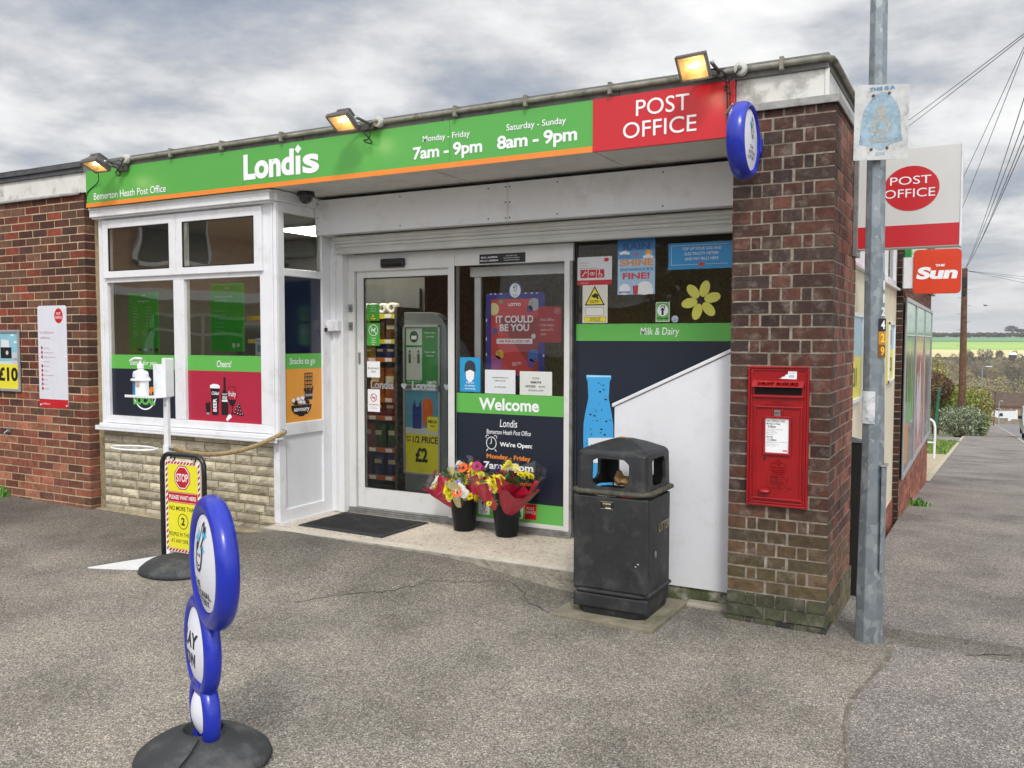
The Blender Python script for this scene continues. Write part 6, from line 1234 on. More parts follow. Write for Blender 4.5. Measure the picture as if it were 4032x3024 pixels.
# ================================================================ LAMP POST with plate
def galv():
    m=bpy.data.materials.new('galvanised_steel'); m.use_nodes=True; t=m.node_tree; b=t.nodes['Principled BSDF']; b.inputs['Metallic'].default_value=.55; b.inputs['Roughness'].default_value=.48
    co=t.nodes.new('ShaderNodeTexCoord'); v=t.nodes.new('ShaderNodeTexVoronoi'); v.inputs['Scale'].default_value=28; v.feature='F1'; mp=t.nodes.new('ShaderNodeMapping'); mp.inputs['Scale'].default_value=(1,1,.75)
    nz=t.nodes.new('ShaderNodeTexNoise'); nz.inputs['Scale'].default_value=22; nz.inputs['Detail'].default_value=4; mxv=t.nodes.new('ShaderNodeMixRGB'); mxv.inputs[0].default_value=.06
    t.links.new(co.outputs['Object'],mp.inputs[0]); t.links.new(mp.outputs[0],nz.inputs['Vector']); t.links.new(mp.outputs[0],mxv.inputs[1]); t.links.new(nz.outputs['Color'],mxv.inputs[2]); t.links.new(mxv.outputs[0],v.inputs['Vector'])
    s=t.nodes.new('ShaderNodeSeparateColor'); t.links.new(v.outputs['Color'],s.inputs[0]); r=ramp(t,[(0,H('#7b8489')),(.4,H('#868f95')),(.75,H('#8f989d')),(1,H('#a3abaf'))]); t.links.new(s.outputs[0],r.inputs[0])
    n3=t.nodes.new('ShaderNodeTexNoise'); n3.inputs['Scale'].default_value=5; n3.inputs['Detail'].default_value=8; t.links.new(co.outputs['Object'],n3.inputs['Vector']); r3=ramp(t,[(.62,(0,0,0)),(.72,(.6,.6,.6))]); t.links.new(n3.outputs[0],r3.inputs[0])
    m3=t.nodes.new('ShaderNodeMixRGB'); t.links.new(r3.outputs[0],m3.inputs[0]); t.links.new(r.outputs[0],m3.inputs[1]); m3.inputs[2].default_value=(*H('#5f605c'),1); t.links.new(m3.outputs[0],b.inputs['Base Color']); return m
GALV=galv()
t=thing('lamp_post',(.235,.035,0),'tall octagonal galvanised steel lamp post with number stickers at the corner','lamp post')
mb=MB(); px,py=.226,.035; rot=R(8)
ringp=lambda r,z,x=px:[(x+r*math.cos(rot+R(45*i+22.5)),py+r*math.sin(rot+R(45*i+22.5)),z) for i in range(8)]
loft(mb,[ringp(.0775,-.03),ringp(.0755,.30),ringp(.0635,.95),ringp(.062,1.1),ringp(.054,2.2,.212),ringp(.0475,3.5,.205),ringp(.035,6.5,.20)],GALV,False,True); mb.build('column',t,bevel=.004)
mb=MB(); mb.box(px+.052,px+.071,-.03,.07,.40,.99,GALV); mb.box(px+.045,px+.08,-.035,.075,.99,1.0,METAL); mb.build('inspection_door',t,bevel=.004)
fp=Fr((.224,-.030,0),(1,.0,0),(0,0,1))
mb=MB(); n_=10
V=[]
for z in (1.225,1.405):
    for i in range(n_+1): a=R(-150+75*i/n_)-.0; V.append((px-.004+.0645*math.cos(a),py+.0645*math.sin(a),z))
mb.add(V,[(i,i+1,n_+2+i,n_+1+i) for i in range(n_)],mat('worn_white_patch','#d9dadd',.7,var=.15,vs=14,dirt='#8b9297',dirtamt=.9,dirts=22)); mb.build('white_patch',t)
NB=[('1',.0,None,'#cfd3d4'),('1',0,None,'#cfd3d4'),('2',0,None,'#d5d8d8'),('4',0,'#16171a','#f4f4f4'),('2',0,'#b8801c','#f3c53a'),('9',0,'#7a4d14','#f5b92e')]
fn=Fr((px-.006+.062*math.cos(R(-50)),py+.062*math.sin(R(-50)),0),(math.cos(R(28)),math.sin(R(28)),0),(0,0,1))
mb=MB(); 
for i,(s,_,bgc,fc) in enumerate(NB):
    z=1.985-i*.072
    if bgc: mb.rect(fn,-.017,.022,z-.034,z+.036,.004,vin(bgc))
    txt(mb,s,fn,*((.003,.012) if s=='1' else (-.004,.017)),z-.022,z+.026,.0048,vin(fc),bold=.03)
mb.build('number_stickers',t)
SP=mat('weathered_plate','#cfd1cf',.55,var=.14,vs=10,dirt='#6b6b5a',dirtamt=.55,dirts=13)
pt=thing('watch_plate',(.235,-.08,2.86),'faded mouldy white neighbourhood watch plate bolted to the lamp post','plate')
PF=Fr((0,-.075,0),(1,.0,0),(0,0,1)); mb=MB()
mb.poly(PF,[(.104,2.662),(.374,2.646),(.377,3.036),(.106,3.066)],0,SP,th=.003); plt=mb.build('plate',pt)
PBL=mat('faded_blue','#9fb9c9',.6,var=.22,vs=12,dirt='#5f6f6c',dirtamt=.7,dirts=18); PGR=mat('faded_badge_grey','#b6b4ab',.6,var=.2,vs=20,dirt='#55574c',dirtamt=.6,dirts=25)
mb=MB(); W_=lambda u,v:(.104+u*.272,3.055-v*.40)
crest=[W_(a,b) for a,b in ((.5,.10),(.6,.125),(.7,.19),(.79,.29),(.84,.4),(.86,.55),(.87,.68),(.90,.77),(.72,.80),(.6,.84),(.5,.88),(.4,.84),(.28,.80),(.10,.78),(.12,.62),(.14,.45),(.18,.33),(.27,.22),(.39,.135))]; mb.poly(PF,crest,.0012,PBL); mb.build('helmet_crest',pt)
mb=MB(); P=[]
for i in range(16): a=R(90+22.5*i); r_=.2 if i%2==0 else .15; P.append(W_(.5+r_*math.cos(a),.55-r_*.68*math.sin(a)))
mb.poly(PF,P,.002,PGR); mb.poly(PF,[W_(a,b) for a,b in ((.42,.32),(.45,.30),(.5,.285),(.55,.30),(.58,.32),(.57,.42),(.43,.42))],.0022,PGR); c_=W_(.5,.55); mb.disc(PF,c_[0],c_[1],.028,.028,.0028,PBL,20); mb.build('badge',pt)
mb=MB(); 
txt(mb,'THIS IS A',PF,*[W_(.28,0)[0],W_(.74,0)[0],W_(0,.085)[1],W_(0,.035)[1]],.002,vin('#5f8fb5',.6),bold=.04)
txt(mb,'WATCH',PF,W_(.31,0)[0],W_(.67,0)[0],W_(0,.775)[1],W_(0,.705)[1],.003,PGR,bold=.04); 
for i,s in enumerate('NEIGHBOURHOOD'):
    a=R(172-13.6*i); u,v=.5+.31*math.cos(a),.48-.29*math.sin(a); c_=W_(u,v); fq=Fr(PF.p(c_[0],c_[1],.0022),(math.cos(a-math.pi/2),0,math.sin(a-math.pi/2)),(math.cos(a),0,math.sin(a))); txt(mb,s,fq,-.007,.007,-.009,.009,0,vin('#a9c3d4',.6),bold=.03)
txt(mb,'ZONE',PF,W_(.4,0)[0],W_(.58,0)[0],W_(0,.94)[1],W_(0,.895)[1],.002,vin('#a3bccc',.6),bold=.03); mb.build('lettering',pt)
mb=MB()
for u,v in ((.35,.14),(.64,.13),(.33,.85),(.62,.85)): c_=W_(u,v); mb.lathe(PF.p(c_[0],c_[1],0),[(.008,0),(.007,.006),(0,.008)],mat('bolt_head','#6b6862',.5,metal=.5),8,axis=(0,-1,0))
mb.build('bolts',pt)
mb=MB(); mb.box(.16,.27,-.073,-.02,2.68,2.70,METAL); mb.box(.16,.27,-.073,-.02,3.0,3.02,METAL); mb.build('clip',pt)
# ================================================================ HANGING SIGNS on the side
FO=FY(.8); t=thing('post_office_hanging_sign',(.03,.8,2.27),'white projecting sign with red oval and red foot on the side of the pillar','sign')
PW_=mat('sign_face_offwhite','#d6d6d3',.4,var=.05,vs=2)
mb=MB(); mb.box(.02,.612,.8,.92,2.262,2.876,PW_); mb.build('box',t,bevel=.002)
mb=MB(); mb.rect(FO,.02,.605,2.268,2.402,.002,REDS); mb.build('red_foot',t)
mb=MB(); mb.disc(FO,.333,2.627,.158,.138,.002,REDS,48); mb.build('red_oval',t); mb=MB(); txt(mb,'POST',FO,.212,.444,2.652,2.702,.0035,WHT); txt(mb,'OFFICE',FO,.180,.468,2.572,2.625,.0035,WHT); mb.build('lettering',t)
mb=MB(); mb.box(.606,.616,.795,.925,2.258,2.88,PVC); mb.build('edge_trim',t,bevel=.002); mb=MB(); mb.box(-.0,.03,.78,.93,2.22,2.90,METAL); mb.build('wall_bracket',t,bevel=.003)
FU=FY(4.6); t=thing('newspaper_hanging_sign',(.1,4.6,2.15),'red rounded newspaper sign on a white bracket board along the side wall','sign')
SR=mat('newspaper_sign_red','#d8401f',.35,var=.05); mb=MB(); mb.poly(FU,rrect(.10,.536,2.155,2.60,.045),.0,SR,th=.05); mb.build('panel',t,bevel=.004)
mb=MB(); txt(mb,'Sun',FU,.125,.495,2.30,2.425,.002,WHT,bold=.05,shear=.18); txt(mb,'THE',FU,.30,.385,2.425,2.448,.0024,WHT,bold=.05,shear=.15); mb.build('lettering',t)
mb=MB(); mb.box(.0,.105,4.62,4.65,2.215,2.53,PVC2); mb.box(0,.01,4.6,4.66,2.215,2.53,METAL); mb.build('bracket_board',t)
t=thing('black_bollard',(.04,1.05,0),'black square post standing behind the brick pillar','post'); mb=MB(); mb.box(-.08,.055,1.03,1.17,-.06,1.0,mat('black_stained_wood','#16150f',.8,var=.3,vs=12)); mb.build('post',t,bevel=.004); mb=MB(); mb.add([(-.09,1.02,1.0),(.065,1.02,1.0),(.065,1.18,1.0),(-.09,1.18,1.0),(-.012,1.1,1.03)],[(0,1,4),(1,2,4),(2,3,4),(3,0,4)],mat('post_cap_grey','#4a4d52',.5)); mb.build('cap',t)
# ================================================================ INSIDE THE SHOP
PANL=mat('ceiling_panel_glow','#fff6e0',.5,emit=9.0,var=0)
for i,(x,y) in enumerate(((-5.9,6.9),(-5.6,8.4),(-4.7,10.6),(-3.2,5.2),(-1.6,8.2),(-3.0,9.5),(-4.75,1.5))):  # last panel is added near the door to light the shelf fronts
    t=thing('ceiling_light',(x,y,2.76),('flat square ceiling light glowing inside the shop, number %s from the door'%['fifth','sixth','last','second','fourth','seventh','added to light the shelves, first'][i]).replace('number ',''),'ceiling light','ceiling lights inside the shop')
    mb=MB(); mb.box(x-.6,x+.6,y-.3,y+.3,2.745,2.752,PANL); mb.build('diffuser',t); mb=MB(); mb.box(x-.62,x+.62,y-.32,y+.32,2.752,2.78,INC); mb.build('tray',t)
SHG=mat('shelf_grey','#55585a',.6); sh=thing('shelf_unit',(-5.0,2.0,.16),'shop shelving unit with crisps and snacks behind the sliding door glass','shelves')
mb=MB(); mb.box(-6.3,-4.29,2.15,2.19,.16,2.2,SHG); mb.box(-4.31,-4.28,1.75,2.19,.16,2.0,mat('shelf_end_chrome','#8d8f96',.3,metal=.7,var=.4,vs=30)); mb.build('back_panel',sh)
lv=[1.93,1.68,1.50,1.10,.92,.60,.32]
for z in lv:
    mb=MB(); mb.box(-6.3,-4.31,1.80,2.15,z-.03,z,SHG); s_=mb.build('shelf',sh); mb=MB(); mb.box(-6.3,-4.31,1.785,1.799,z-.04,z+.005,mat('price_strip_yellow','#d9c83a',.5) if z in(1.93,1.68) else mat('price_strip_orange','#c8662a',.5)); 
    for k in range(9): mb.box(-6.05+k*.2,-6.05+k*.2+.08,1.78,1.786,z-.035,z,WHT)
    mb.build('price_strip',s_)
def pillow(c,w_,h,d,m,seed):
    rs=random.Random(seed); V=[];n=5
    for j in range(n):
        for i in range(n):
            u,v=i/(n-1)*2-1,j/(n-1)*2-1; b=(1-u*u)*(1-v*v); V.append((c[0]+u*w_/2*(1-.06*(1-v*v)),c[1]-d*b*.5+rs.uniform(-.004,.004),c[2]+(v+1)*h/2))
    mb=MB(); mb.add(V,[(j*n+i,j*n+i+1,(j+1)*n+i+1,(j+1)*n+i) for j in range(n-1) for i in range(n-1)],m,sm=True); mb.add([(c[0],c[1]-d*.52,c[2]+h*.62)]+[(c[0]+a*w_*.28,c[1]-d*.5,c[2]+h*(.62+b*.1)) for a,b in ((1,-1),(1,1),(-1,1),(-1,-1))],[(0,1,2),(0,2,3),(0,3,4),(0,4,1)],vin('#e8d9b0',.4)); return mb
ORD='first second third fourth fifth sixth seventh eighth ninth tenth eleventh twelfth'.split(); proto={}; rs=random.Random(5); ROW={1.93:'top',1.68:'second',1.50:'third',1.10:'fourth',.92:'fifth',.60:'sixth',.32:'lowest'}
def packet(c,colname,colr,z,w_,h):
    key=(colname,z)
    if key not in proto:
        mb=pillow((0,0,0),w_,h,.07,mat('packet_'+colname,colr,.3,var=.35,vs=28),len(proto)); o=mb.build('snack_packet'); proto[key]=o
    else: o=proto[key].copy(); COL.objects.link(o)
    o.location=c; tag(o,'%s snack packet, %s from the right on the %s shelf inside the door'%(colname,ORD[packet.k],ROW[z]),'snack packet','snack packets on the shelves'); return o
for z,cols,w_,h in ((1.68,(('brown','#7a4a22'),('yellow','#c9a52a')),.17,.2),(1.50,(('blue','#2f3a8c'),('yellow','#c9b53a'),('white','#b8b4ae')),.13,.12),(1.10,(('orange','#c86a20'),('brown','#7a4a22'),('green','#3a6a35')),.17,.3),(.92,(('red','#a8282a'),('pink','#b06070')),.15,.15),(.60,(('green','#2f6a3a'),('pink','#b06070'),('red','#a8282a')),.14,.24),(.32,(('blue','#27448c'),('purple','#5a3a78')),.16,.22)):
    x=-4.42; k=0
    while x>-5.6: c=cols[(k//2)%len(cols)]; packet.k=k; packet((x,1.86+rs.uniform(-.01,.02),z+.002),c[0],c[1],z,w_,h); x-=w_*1.06; k+=1
TR=mat('toilet_tissue','#cfcdc8',.9,var=.05); pr_=None
for i in range(9):
    if pr_ is None: mb=MB(); mb.lathe((0,0,0),[(.022,-.05),(.055,-.05),(.056,0),(.055,.05),(.022,.05),(.02,0),(.022,-.05)],TR,20,axis=(0,-1,0),cap=False); pr_=mb.build('toilet_roll'); o=pr_
    else: o=pr_.copy(); COL.objects.link(o)
    o.location=(-4.42-.118*i,1.9,1.99+(.0 if i%3 else .004)); tag(o,'white toilet roll, %s from the right in the row on the top shelf'%ORD[i],'toilet roll','toilet rolls on the top shelf')
DSP=mat('stand_grey_plastic','#7c8284',.5,var=.08)
t=thing('poster_stand',(-3.88,1.65,.16),'grey round topped display stand with two framed posters behind the sliding door','display stand')
mb=MB(); mb.poly(FY(1.62),[(-4.10,.16),(-3.62,.16),(-3.62,1.72)]+[(-3.82+.2*math.cos(R(a)),1.74+.2*math.sin(R(a))) for a in (0,20,40,60,80,90)]+[(-4.10,1.94)],0,DSP,th=.12); mb.build('column',t,bevel=.006)
for (z0,z1,lbl) in ((1.24,1.82,'u'),(.40,1.22,'l')):
    mb=MB(); fd=FY(1.615)
    for a,b,c,e in ((-4.105,-3.685,z1-.022,z1),(-4.105,-3.685,z0,z0+.022),(-4.105,-4.083,z0,z1),(-3.707,-3.685,z0,z1)): mb.fbox(fd,a,b,c,e,0,.014,SILV)
    mb.build('poster_frame',t,bevel=.002)
    mb=MB(); 
    if lbl=='u':
        mb.rect(fd,-4.083,-3.707,z0+.02,z1-.02,.004,vin('#2c8a3c')); mb.rect(fd,-4.07,-3.89,1.63,1.79,.005,vin('#c9d2cc')); mb.disc(fd,-3.98,1.71,.05,.055,.006,vin('#1d5a30'),24); mb.rect(fd,-4.01,-3.95,1.685,1.72,.007,WHT); mb.rect(fd,-4.07,-3.89,1.30,1.61,.005,vin('#c9d2cc'))
        for i,(a,b) in enumerate((('Wear a face',1.74),('covering',1.705),('Keep a safe',1.56),('distance',1.525))): cap(mb,a,fd,-3.80,b,.018,.006,WHT)
        cap(mb,'Londis',fd,-3.78,1.275,.03,.006,WHT,bold=.02); cap(mb,'Stay local. Stay safe.',fd,-3.98,1.28,.014,.006,WHT)
        for a in (-4.03,-3.93): mb.disc(fd,a,1.57,.012,.014,.006,vin('#59615c'),12); mb.rect(fd,a-.014,a+.014,1.46,1.55,.006,vin('#59615c'))
        cap(mb,'2m',fd,-3.98,1.50,.016,.006,BLK)
    else:
        mb.rect(fd,-4.083,-3.707,.80,1.2,.004,vin('#5aa0bc')); mb.rect(fd,-4.083,-3.707,.42,.80,.004,vin('#e8df30')); mb.rect(fd,-4.083,-3.707,.79,.85,.005,vin('#cfd8dc'))
        mb.poly(fd,[(-4.0,.84),(-3.90,.84),(-3.90,1.05),(-3.91,1.12),(-3.93,1.05),(-3.96,1.05),(-3.975,1.12),(-4.0,1.05)],.006,vin('#263a8a')); mb.poly(fd,[(-3.88,.87),(-3.79,.87),(-3.77,.95),(-3.77,1.09),(-3.80,1.13),(-3.87,1.13),(-3.89,1.08)],.006,vin('#d8662a')); mb.poly(fd,rrect(-3.83,-3.71,.82,.96,.012),.007,YW); cap(mb,'MEGA',fd,-3.77,.90,.03,.008,BLK,bold=.03,wf=.9); cap(mb,'DEALS',fd,-3.77,.865,.014,.008,BLK,bold=.03)
        txt(mb,'BETTER',fd,-4.075,-4.02,.745,.765,.005,BLK,bold=.03); txt(mb,'THAN',fd,-4.075,-4.02,.715,.737,.005,BLK,bold=.03); txt(mb,'1/2 PRICE',fd,-4.0,-3.715,.705,.77,.005,BLK,bold=.03); txt(mb,'£2',fd,-3.97,-3.83,.52,.66,.005,BLK,bold=.04)
    mb.build('poster',t)
# dim shop fittings further back
t=thing('counter_gantry',(-3.2,5.5,.16),'dark shop counter and back shelves deep inside behind the posters','counter')
mb=MB(); mb.box(-4.2,-2.2,6.6,7.1,.16,1.15,mat('counter_front','#3b2f2a',.5,var=.3)); mb.build('counter',t); mb=MB(); mb.box(-6.4,-1.2,10.5,10.8,.16,2.2,mat('back_shelving','#3c362f',.7,var=.25,vs=9)); mb.build('back_shelves',t)
mb=MB(); mb.box(-2.0,-.4,2.8,2.9,1.35,1.62,mat('fruit_sign_yellow','#6e6420',.7,var=.2)); txt(mb,'CIGS',FY(2.795),-1.6,-1.0,1.42,1.56,0,BLK,bold=.04); mb.build('header_board',t)
t=thing('chiller_cabinet',(-1.2,2.2,.16),'low chiller cabinet of mixed goods behind the right window','cabinet')
mb=MB(); mb.box(-2.3,-.4,2.2,2.8,.16,1.6,mat('chiller_body','#4e514c',.6,var=.2)); mb.build('body',t)
mb=MB()
for i in range(24): x=-2.25+i*.077; h=rs.uniform(.1,.24); mb.box(x,x+.06,2.25,2.35,1.6,1.6+h,vin(rs.choice(('#5a6a2a','#8a8a3a','#3a5a6a','#6a3a2a','#b0a890','#2a5a3a','#7a6a5a'))))
mb.build('stock',t)
# ================================================================ ACROSS THE FORECOURT (seen only as reflections in the glass)
def facade(name,loc,fr,u0,u1,h,wins,label,brickc):
    t=thing(name,loc,label,'house')
    m=bpy.data.materials.new('facade_brick'); m.use_nodes=True; tt=m.node_tree; b=tt.nodes['Principled BSDF']; b.inputs['Roughness'].default_value=.9
    co=tt.nodes.new('ShaderNodeTexCoord'); mp=tt.nodes.new('ShaderNodeMapping'); 
    mp.inputs['Rotation'].default_value=(R(90),0,0) if abs(fr.r.x)>.5 else (R(90),0,R(90)); br=tt.nodes.new('ShaderNodeTexBrick'); br.inputs['Scale'].default_value=1; br.inputs['Brick Width'].default_value=.225; br.inputs['Row Height'].default_value=.075; br.inputs['Mortar Size'].default_value=.006
    br.inputs['Color1'].default_value=(*H(brickc[0]),1); br.inputs['Color2'].default_value=(*H(brickc[1]),1); br.inputs['Mortar'].default_value=(*H('#a29480'),1)
    sp=tt.nodes.new('ShaderNodeSeparateXYZ'); cm=tt.nodes.new('ShaderNodeCombineXYZ'); tt.links.new(co.outputs['Object'],sp.inputs[0]); tt.links.new(sp.outputs[0 if abs(fr.r.x)>.5 else 1],cm.inputs[0]); tt.links.new(sp.outputs[2],cm.inputs[1]); tt.links.new(cm.outputs[0],br.inputs['Vector']); tt.links.new(br.outputs[0],b.inputs['Base Color'])
    mb=MB(); mb.fbox(fr,u0,u1,-.2,h,-6,0,m); mb.build('wall',t)
    mb=MB(); mb.fbox(fr,u0-.2,u1+.2,h,h+.15,-6.2,.35,FELT); mb.build('roof',t)
    for (a,b_,c,d) in wins:
        mb=MB(); 
        for p in ((a,a+.07,c,d),(b_-.07,b_,c,d),(a,b_,c,c+.07),(a,b_,d-.07,d),((a+b_)/2-.04,(a+b_)/2+.04,c,d),(a,b_,c+(d-c)*.68,c+(d-c)*.68+.06)): mb.fbox(fr,*p,0,.05,PVC)
        wf_=mb.build('window',t); mb=MB(); mb.rect(fr,a+.05,b_-.05,c+.05,d-.05,.02,mat('dark_pane','#20262c',.08)); mb.build('pane',wf_)
    return t
g1=facade('brick_house',(-14,-8,0),Fr((-14,0,0),(0,1,0),(0,0,1)),-19,1.5,5.6,[(-1.2,.6,3.2,4.7),(-4.6,-2.8,3.2,4.7),(-8.1,-6.2,3.2,4.7),(-11.5,-9.8,3.2,4.7),(-4.4,-1.6,.9,2.2),(-9.0,-6.4,.9,2.2)],'two storey brick house across the forecourt with white windows',('#a87a5e','#c49672'))
mb=MB(); mb.box(-14.0,-13.2,-9.5,-1.0,2.45,2.65,PVC2); mb.build('canopy',g1)
facade('brick_house',(0,-24,0),Fr((0,-24,0),(-1,0,0),(0,0,1)),-12,13,3.0,[(-8,-6,1,2.3),(-3,-1,1,2.3),(2,4,1,2.3),(7,9,1,2.3)],'low brick house row far behind the camera across the forecourt',('#6a4538','#7d5a44'))
for i,(x,y,h) in enumerate(((-6.2,-18,7.5),(-7.6,-19,6.5))):
    t=thing('cypress_tree',(x,y,0),['tall narrow dark cypress tree across the forecourt','shorter narrow dark cypress tree across the forecourt'][i],'tree')
    p=crown((x,y,h/2+.3),(.9,.9,h/2),2600,.5,.15,seed=i,flatbot=.9); scatter_mesh('crown',p,.22,pal(['#1c2c1a','#24361f','#142012'],2600),LEAF,parent=t); mb=MB(); mb.tube([(x,y,0),(x,y,h*.6)],[.14,.06],mat('bark','#4d4034',.9,var=.3,vs=9),8); mb.build('trunk',t)
def vehicle(name,o,r,Ln,Wd,Ht,prof,wins,colm,label,cat,wheels,wr=.33,z=0):
    """profile (u along length, v height) extruded across the width, side facing the frame normal"""
    fr=Fr(o,r,(0,0,1)); t=thing(name,tuple(o),label,cat)
    mb=MB(); n=len(prof); V=[fr.p(a,b,0) for a,b in prof]+[fr.p(a,b,-Wd) for a,b in prof]
    V=[]; 
    for d,k in ((-.05,.0),(0,.0),(-Wd,.0),(-Wd+.05,0)): pass
    for d,ins in ((0.0,.0),(-Wd,0)):
        for a,b in prof: V.append(fr.p(a,b,d-(.12*max(0,(b-.95))*(1 if d==0 else -1))))
    mb.add(V,[tuple(range(n)),tuple(range(2*n-1,n-1,-1))]+[(i,n+i,n+(i+1)%n,(i+1)%n) for i in range(n)],colm); mb.build('body',t,bevel=.05,seg=3)
    for wn in wins:
        mb=MB()
        for d in (0,): mb.add([fr.p(a,b,d+.004-.12*max(0,b-.95)) for a,b in wn],[tuple(range(len(wn)))],mat('car_glass','#1a2228',.05))
        mb.build('window',t)
    for u in wheels:
        for d in (.0,-Wd+.2):
            mb=MB(); mb.lathe(fr.p(u,wr,d-.1),[(wr*.6,-.1),(wr*.95,-.09),(wr,-.05),(wr,.05),(wr*.95,.09),(wr*.6,.1)],mat('tyre','#17181a',.8),28,axis=fr.n); w_=mb.build('wheel',t); mb=MB(); mb.lathe(fr.p(u,wr,d-.02),[(wr*.64,-.02),(wr*.62,.02),(wr*.5,.01)],METAL,24,axis=fr.n,cap=False)
            for k in range(5): a=k*2*math.pi/5; mb.tube([fr.p(u,wr,d-.01),fr.p(u+wr*.55*math.cos(a),wr+wr*.55*math.sin(a),d-.005)],.025,METAL,6)
            mb.build('rim',w_)
    return t,fr
VANW=mat('van_white','#d9dcdc',.22,coat=.6,var=.05)
v_,vf=vehicle('parked_van',(-7.9,-7.4,.06),(-1,0,0),4.9,1.9,2.0,[(0,.35),(.05,.75),(.25,1.0),(1.05,1.15),(1.75,1.95),(4.8,2.0),(4.9,1.8),(4.9,.35)],[[(1.2,1.2),(1.8,1.85),(2.5,1.85),(2.5,1.2)]],mat('van_silver_green','#b9c2bd',.22,coat=.6,var=.05),'pale van with hire lettering parked across the forecourt, reflected in the sliding door','van',(.85,4.0),.36)
mb=MB(); d=.012; mb.rect(vf,.15+.0,1.1,.93,1.0,-.0,BLK) if 0 else None
txt(mb,'LIFTTECH',vf,1.15,2.25,.98,1.13,d,BLK,bold=.03); txt(mb,'HIAB HIRE',vf,1.3,2.1,.80,.90,d,BLK,bold=.01); txt(mb,'07785 536741 - 07793 8',vf,1.0,2.5,.66,.74,d,BLK,bold=.0); mb.build('lettering',v_)
# ================================================================ DOWN THE ROAD
def rs_(x,y0,z,y1): s=(y1+5.164)/(y0+5.164); return (.7586+(x-.7586)*s,y1,1.6894+(z-1.6894)*s)
def plant(name,c,r,n,size,cols,label,cat,seed,grp=None,trunk=None,twig=False,lump=.25,fl=.6):
    t=thing(name,(c[0],c[1],gz(0,c[1])),label,cat,grp); p=crown(c,r,n,.55,lump,seed=seed,flatbot=fl)
    scatter_mesh('foliage' if not trunk else 'crown',p,size,pal(cols,n,.2),LEAF,parent=t,aspect=1.3)
    mb=MB(); rr=random.Random(seed); gzv=gz(0,c[1])-.1
    for i in range(trunk or 6): a=rr.uniform(0,6.28); mb.tube([(c[0]+.1*math.cos(a)*r[0],c[1],gzv),(c[0]+.35*r[0]*math.cos(a),c[1]+.3*r[1]*math.sin(a),c[2]),(c[0]+.75*r[0]*math.cos(a),c[1]+.7*r[1]*math.sin(a),c[2]+r[2]*rr.uniform(.3,.95))],[.05,.03,.008],mat('bark_twig','#5a4636',.9,var=.3,vs=9),5)
    mb.build('stems' if not trunk else 'trunk',t); return t
plant('rounded_bush',(-.30,43.2,-2.38),(1.30,1.2,.78),5200,.085,['#8a9675','#6c7a5a','#a9b292','#48563e','#33402d','#b4bba2'],'low rounded grey green flowering bush beside the pavement','bush',1)
plant('laurel_bush',(.75,43.6,-2.55),(.35,.7,.58),1500,.09,['#7b8f4e','#93a562','#5a6c3c'],'small leafy green bush at the pavement edge right of the grey bush','bush',5)
plant('hedge',(-.70,49.0,-2.1),(1.35,1.6,1.35),6500,.12,['#8ba23c','#a5b54a','#6c8432','#7d7a34','#4f5c28','#b9b560'],'yellow green spring hedge behind the grey bush','hedge',2,lump=.15)
plant('tall_shrub',(.55,53,-2.55),(.75,1.2,1.5),3000,.12,['#8c8f4c','#a8a85c','#6b7038','#97803c'],'loose olive green shrub at the right end of the hedge','shrub',3)
plant('red_shrub',(-1.45,47.6,-.95),(.85,.9,.85),3200,.10,['#5a3a34','#6d4438','#7d5a3c','#45302a','#8a7a3f'],'dark reddish brown shrub rising behind the hedge','shrub',4)
plant('young_tree',(-1.65,49.5,-.5),(.7,.9,1.1),1500,.10,['#a3a050','#8a8a44','#b8ad5c'],'thin yellow leaved young tree beside the reddish shrub','tree',6,trunk=5)
plant('bare_shrub',(.3,58,-2.6),(1.1,1.2,1.8),1800,.10,['#9a9468','#b9b184','#7a7450'],'sparse pale budding shrub behind the hedge','shrub',7)
# telegraph pole
tp=thing('telegraph_pole',(-.22,46,gz(0,46)),'tall brown wooden telegraph pole with metal climbing steps','telegraph pole'); WD=mat('pole_wood','#6e4f3c',.9,var=.35,vs=5,bump=.6,bs=30)
mb=MB(); mb.tube([(-.20,46,gz(0,46)-.2),(-.22,46,1),(-.25,46,5.4)],[.185,.165,.13],WD,14); mb.build('pole',tp)
mb=MB(); 
for i in range(12): z=4.3-i*.42; s_=-1 if i%2 else 1; mb.tube([(-.23+s_*.12,46,z),(-.23+s_*.30,46,z+.01),(-.23+s_*.30,46,z+.05)],.012,METAL,5)
mb.build('climbing_steps',tp)
mb=MB(); mb.box(-.34,-.12,45.8,45.88,4.4,4.95,BLK); mb.box(-.37,-.14,45.79,45.87,4.0,4.3,BLK); mb.build('cable_box',tp,bevel=.02); mb=MB()
for z in (2.6,1.6,.6,-.2): mb.lathe((-.225,46,z),[(.15,-.03),(.155,0),(.15,.03)],BLK,14,cap=False)
mb.build('bands',tp)
WIR=mat('wire_dark','#2b2e33',.6)
def wire(a,b,sag,lab,r=.006):
    a,b=Vector(a),Vector(b); mb=MB(); P=[]
    for i in range(25): s=i/24; p=a.lerp(b,s); p.z-=sag*4*s*(1-s); P.append(p)
    mb.tube(P,r,WIR,5); o=mb.build('overhead_wire'); tag(o,lab,'wire','overhead telephone wires')
top=(-.25,46,5.35)
def ext(a,b,k=1.5): return tuple(a[i]+(b[i]-a[i])*k for i in range(3))
for i,(x,z,sg,lb) in enumerate(((2.149,14.658,.35,'overhead wire rising from the telegraph pole, leftmost of the steep bundle'),(2.183,13.436,.30,'overhead wire rising from the telegraph pole, second of the steep bundle'),(2.19,13.0,.42,'overhead wire rising from the telegraph pole, third of the steep bundle'),(2.20,12.2,.30,'overhead wire rising from the telegraph pole, rightmost of the steep bundle'))):
    e=rs_(x,46,z,9); wire(top,ext(top,e,1.35),sg,lb,.0065)
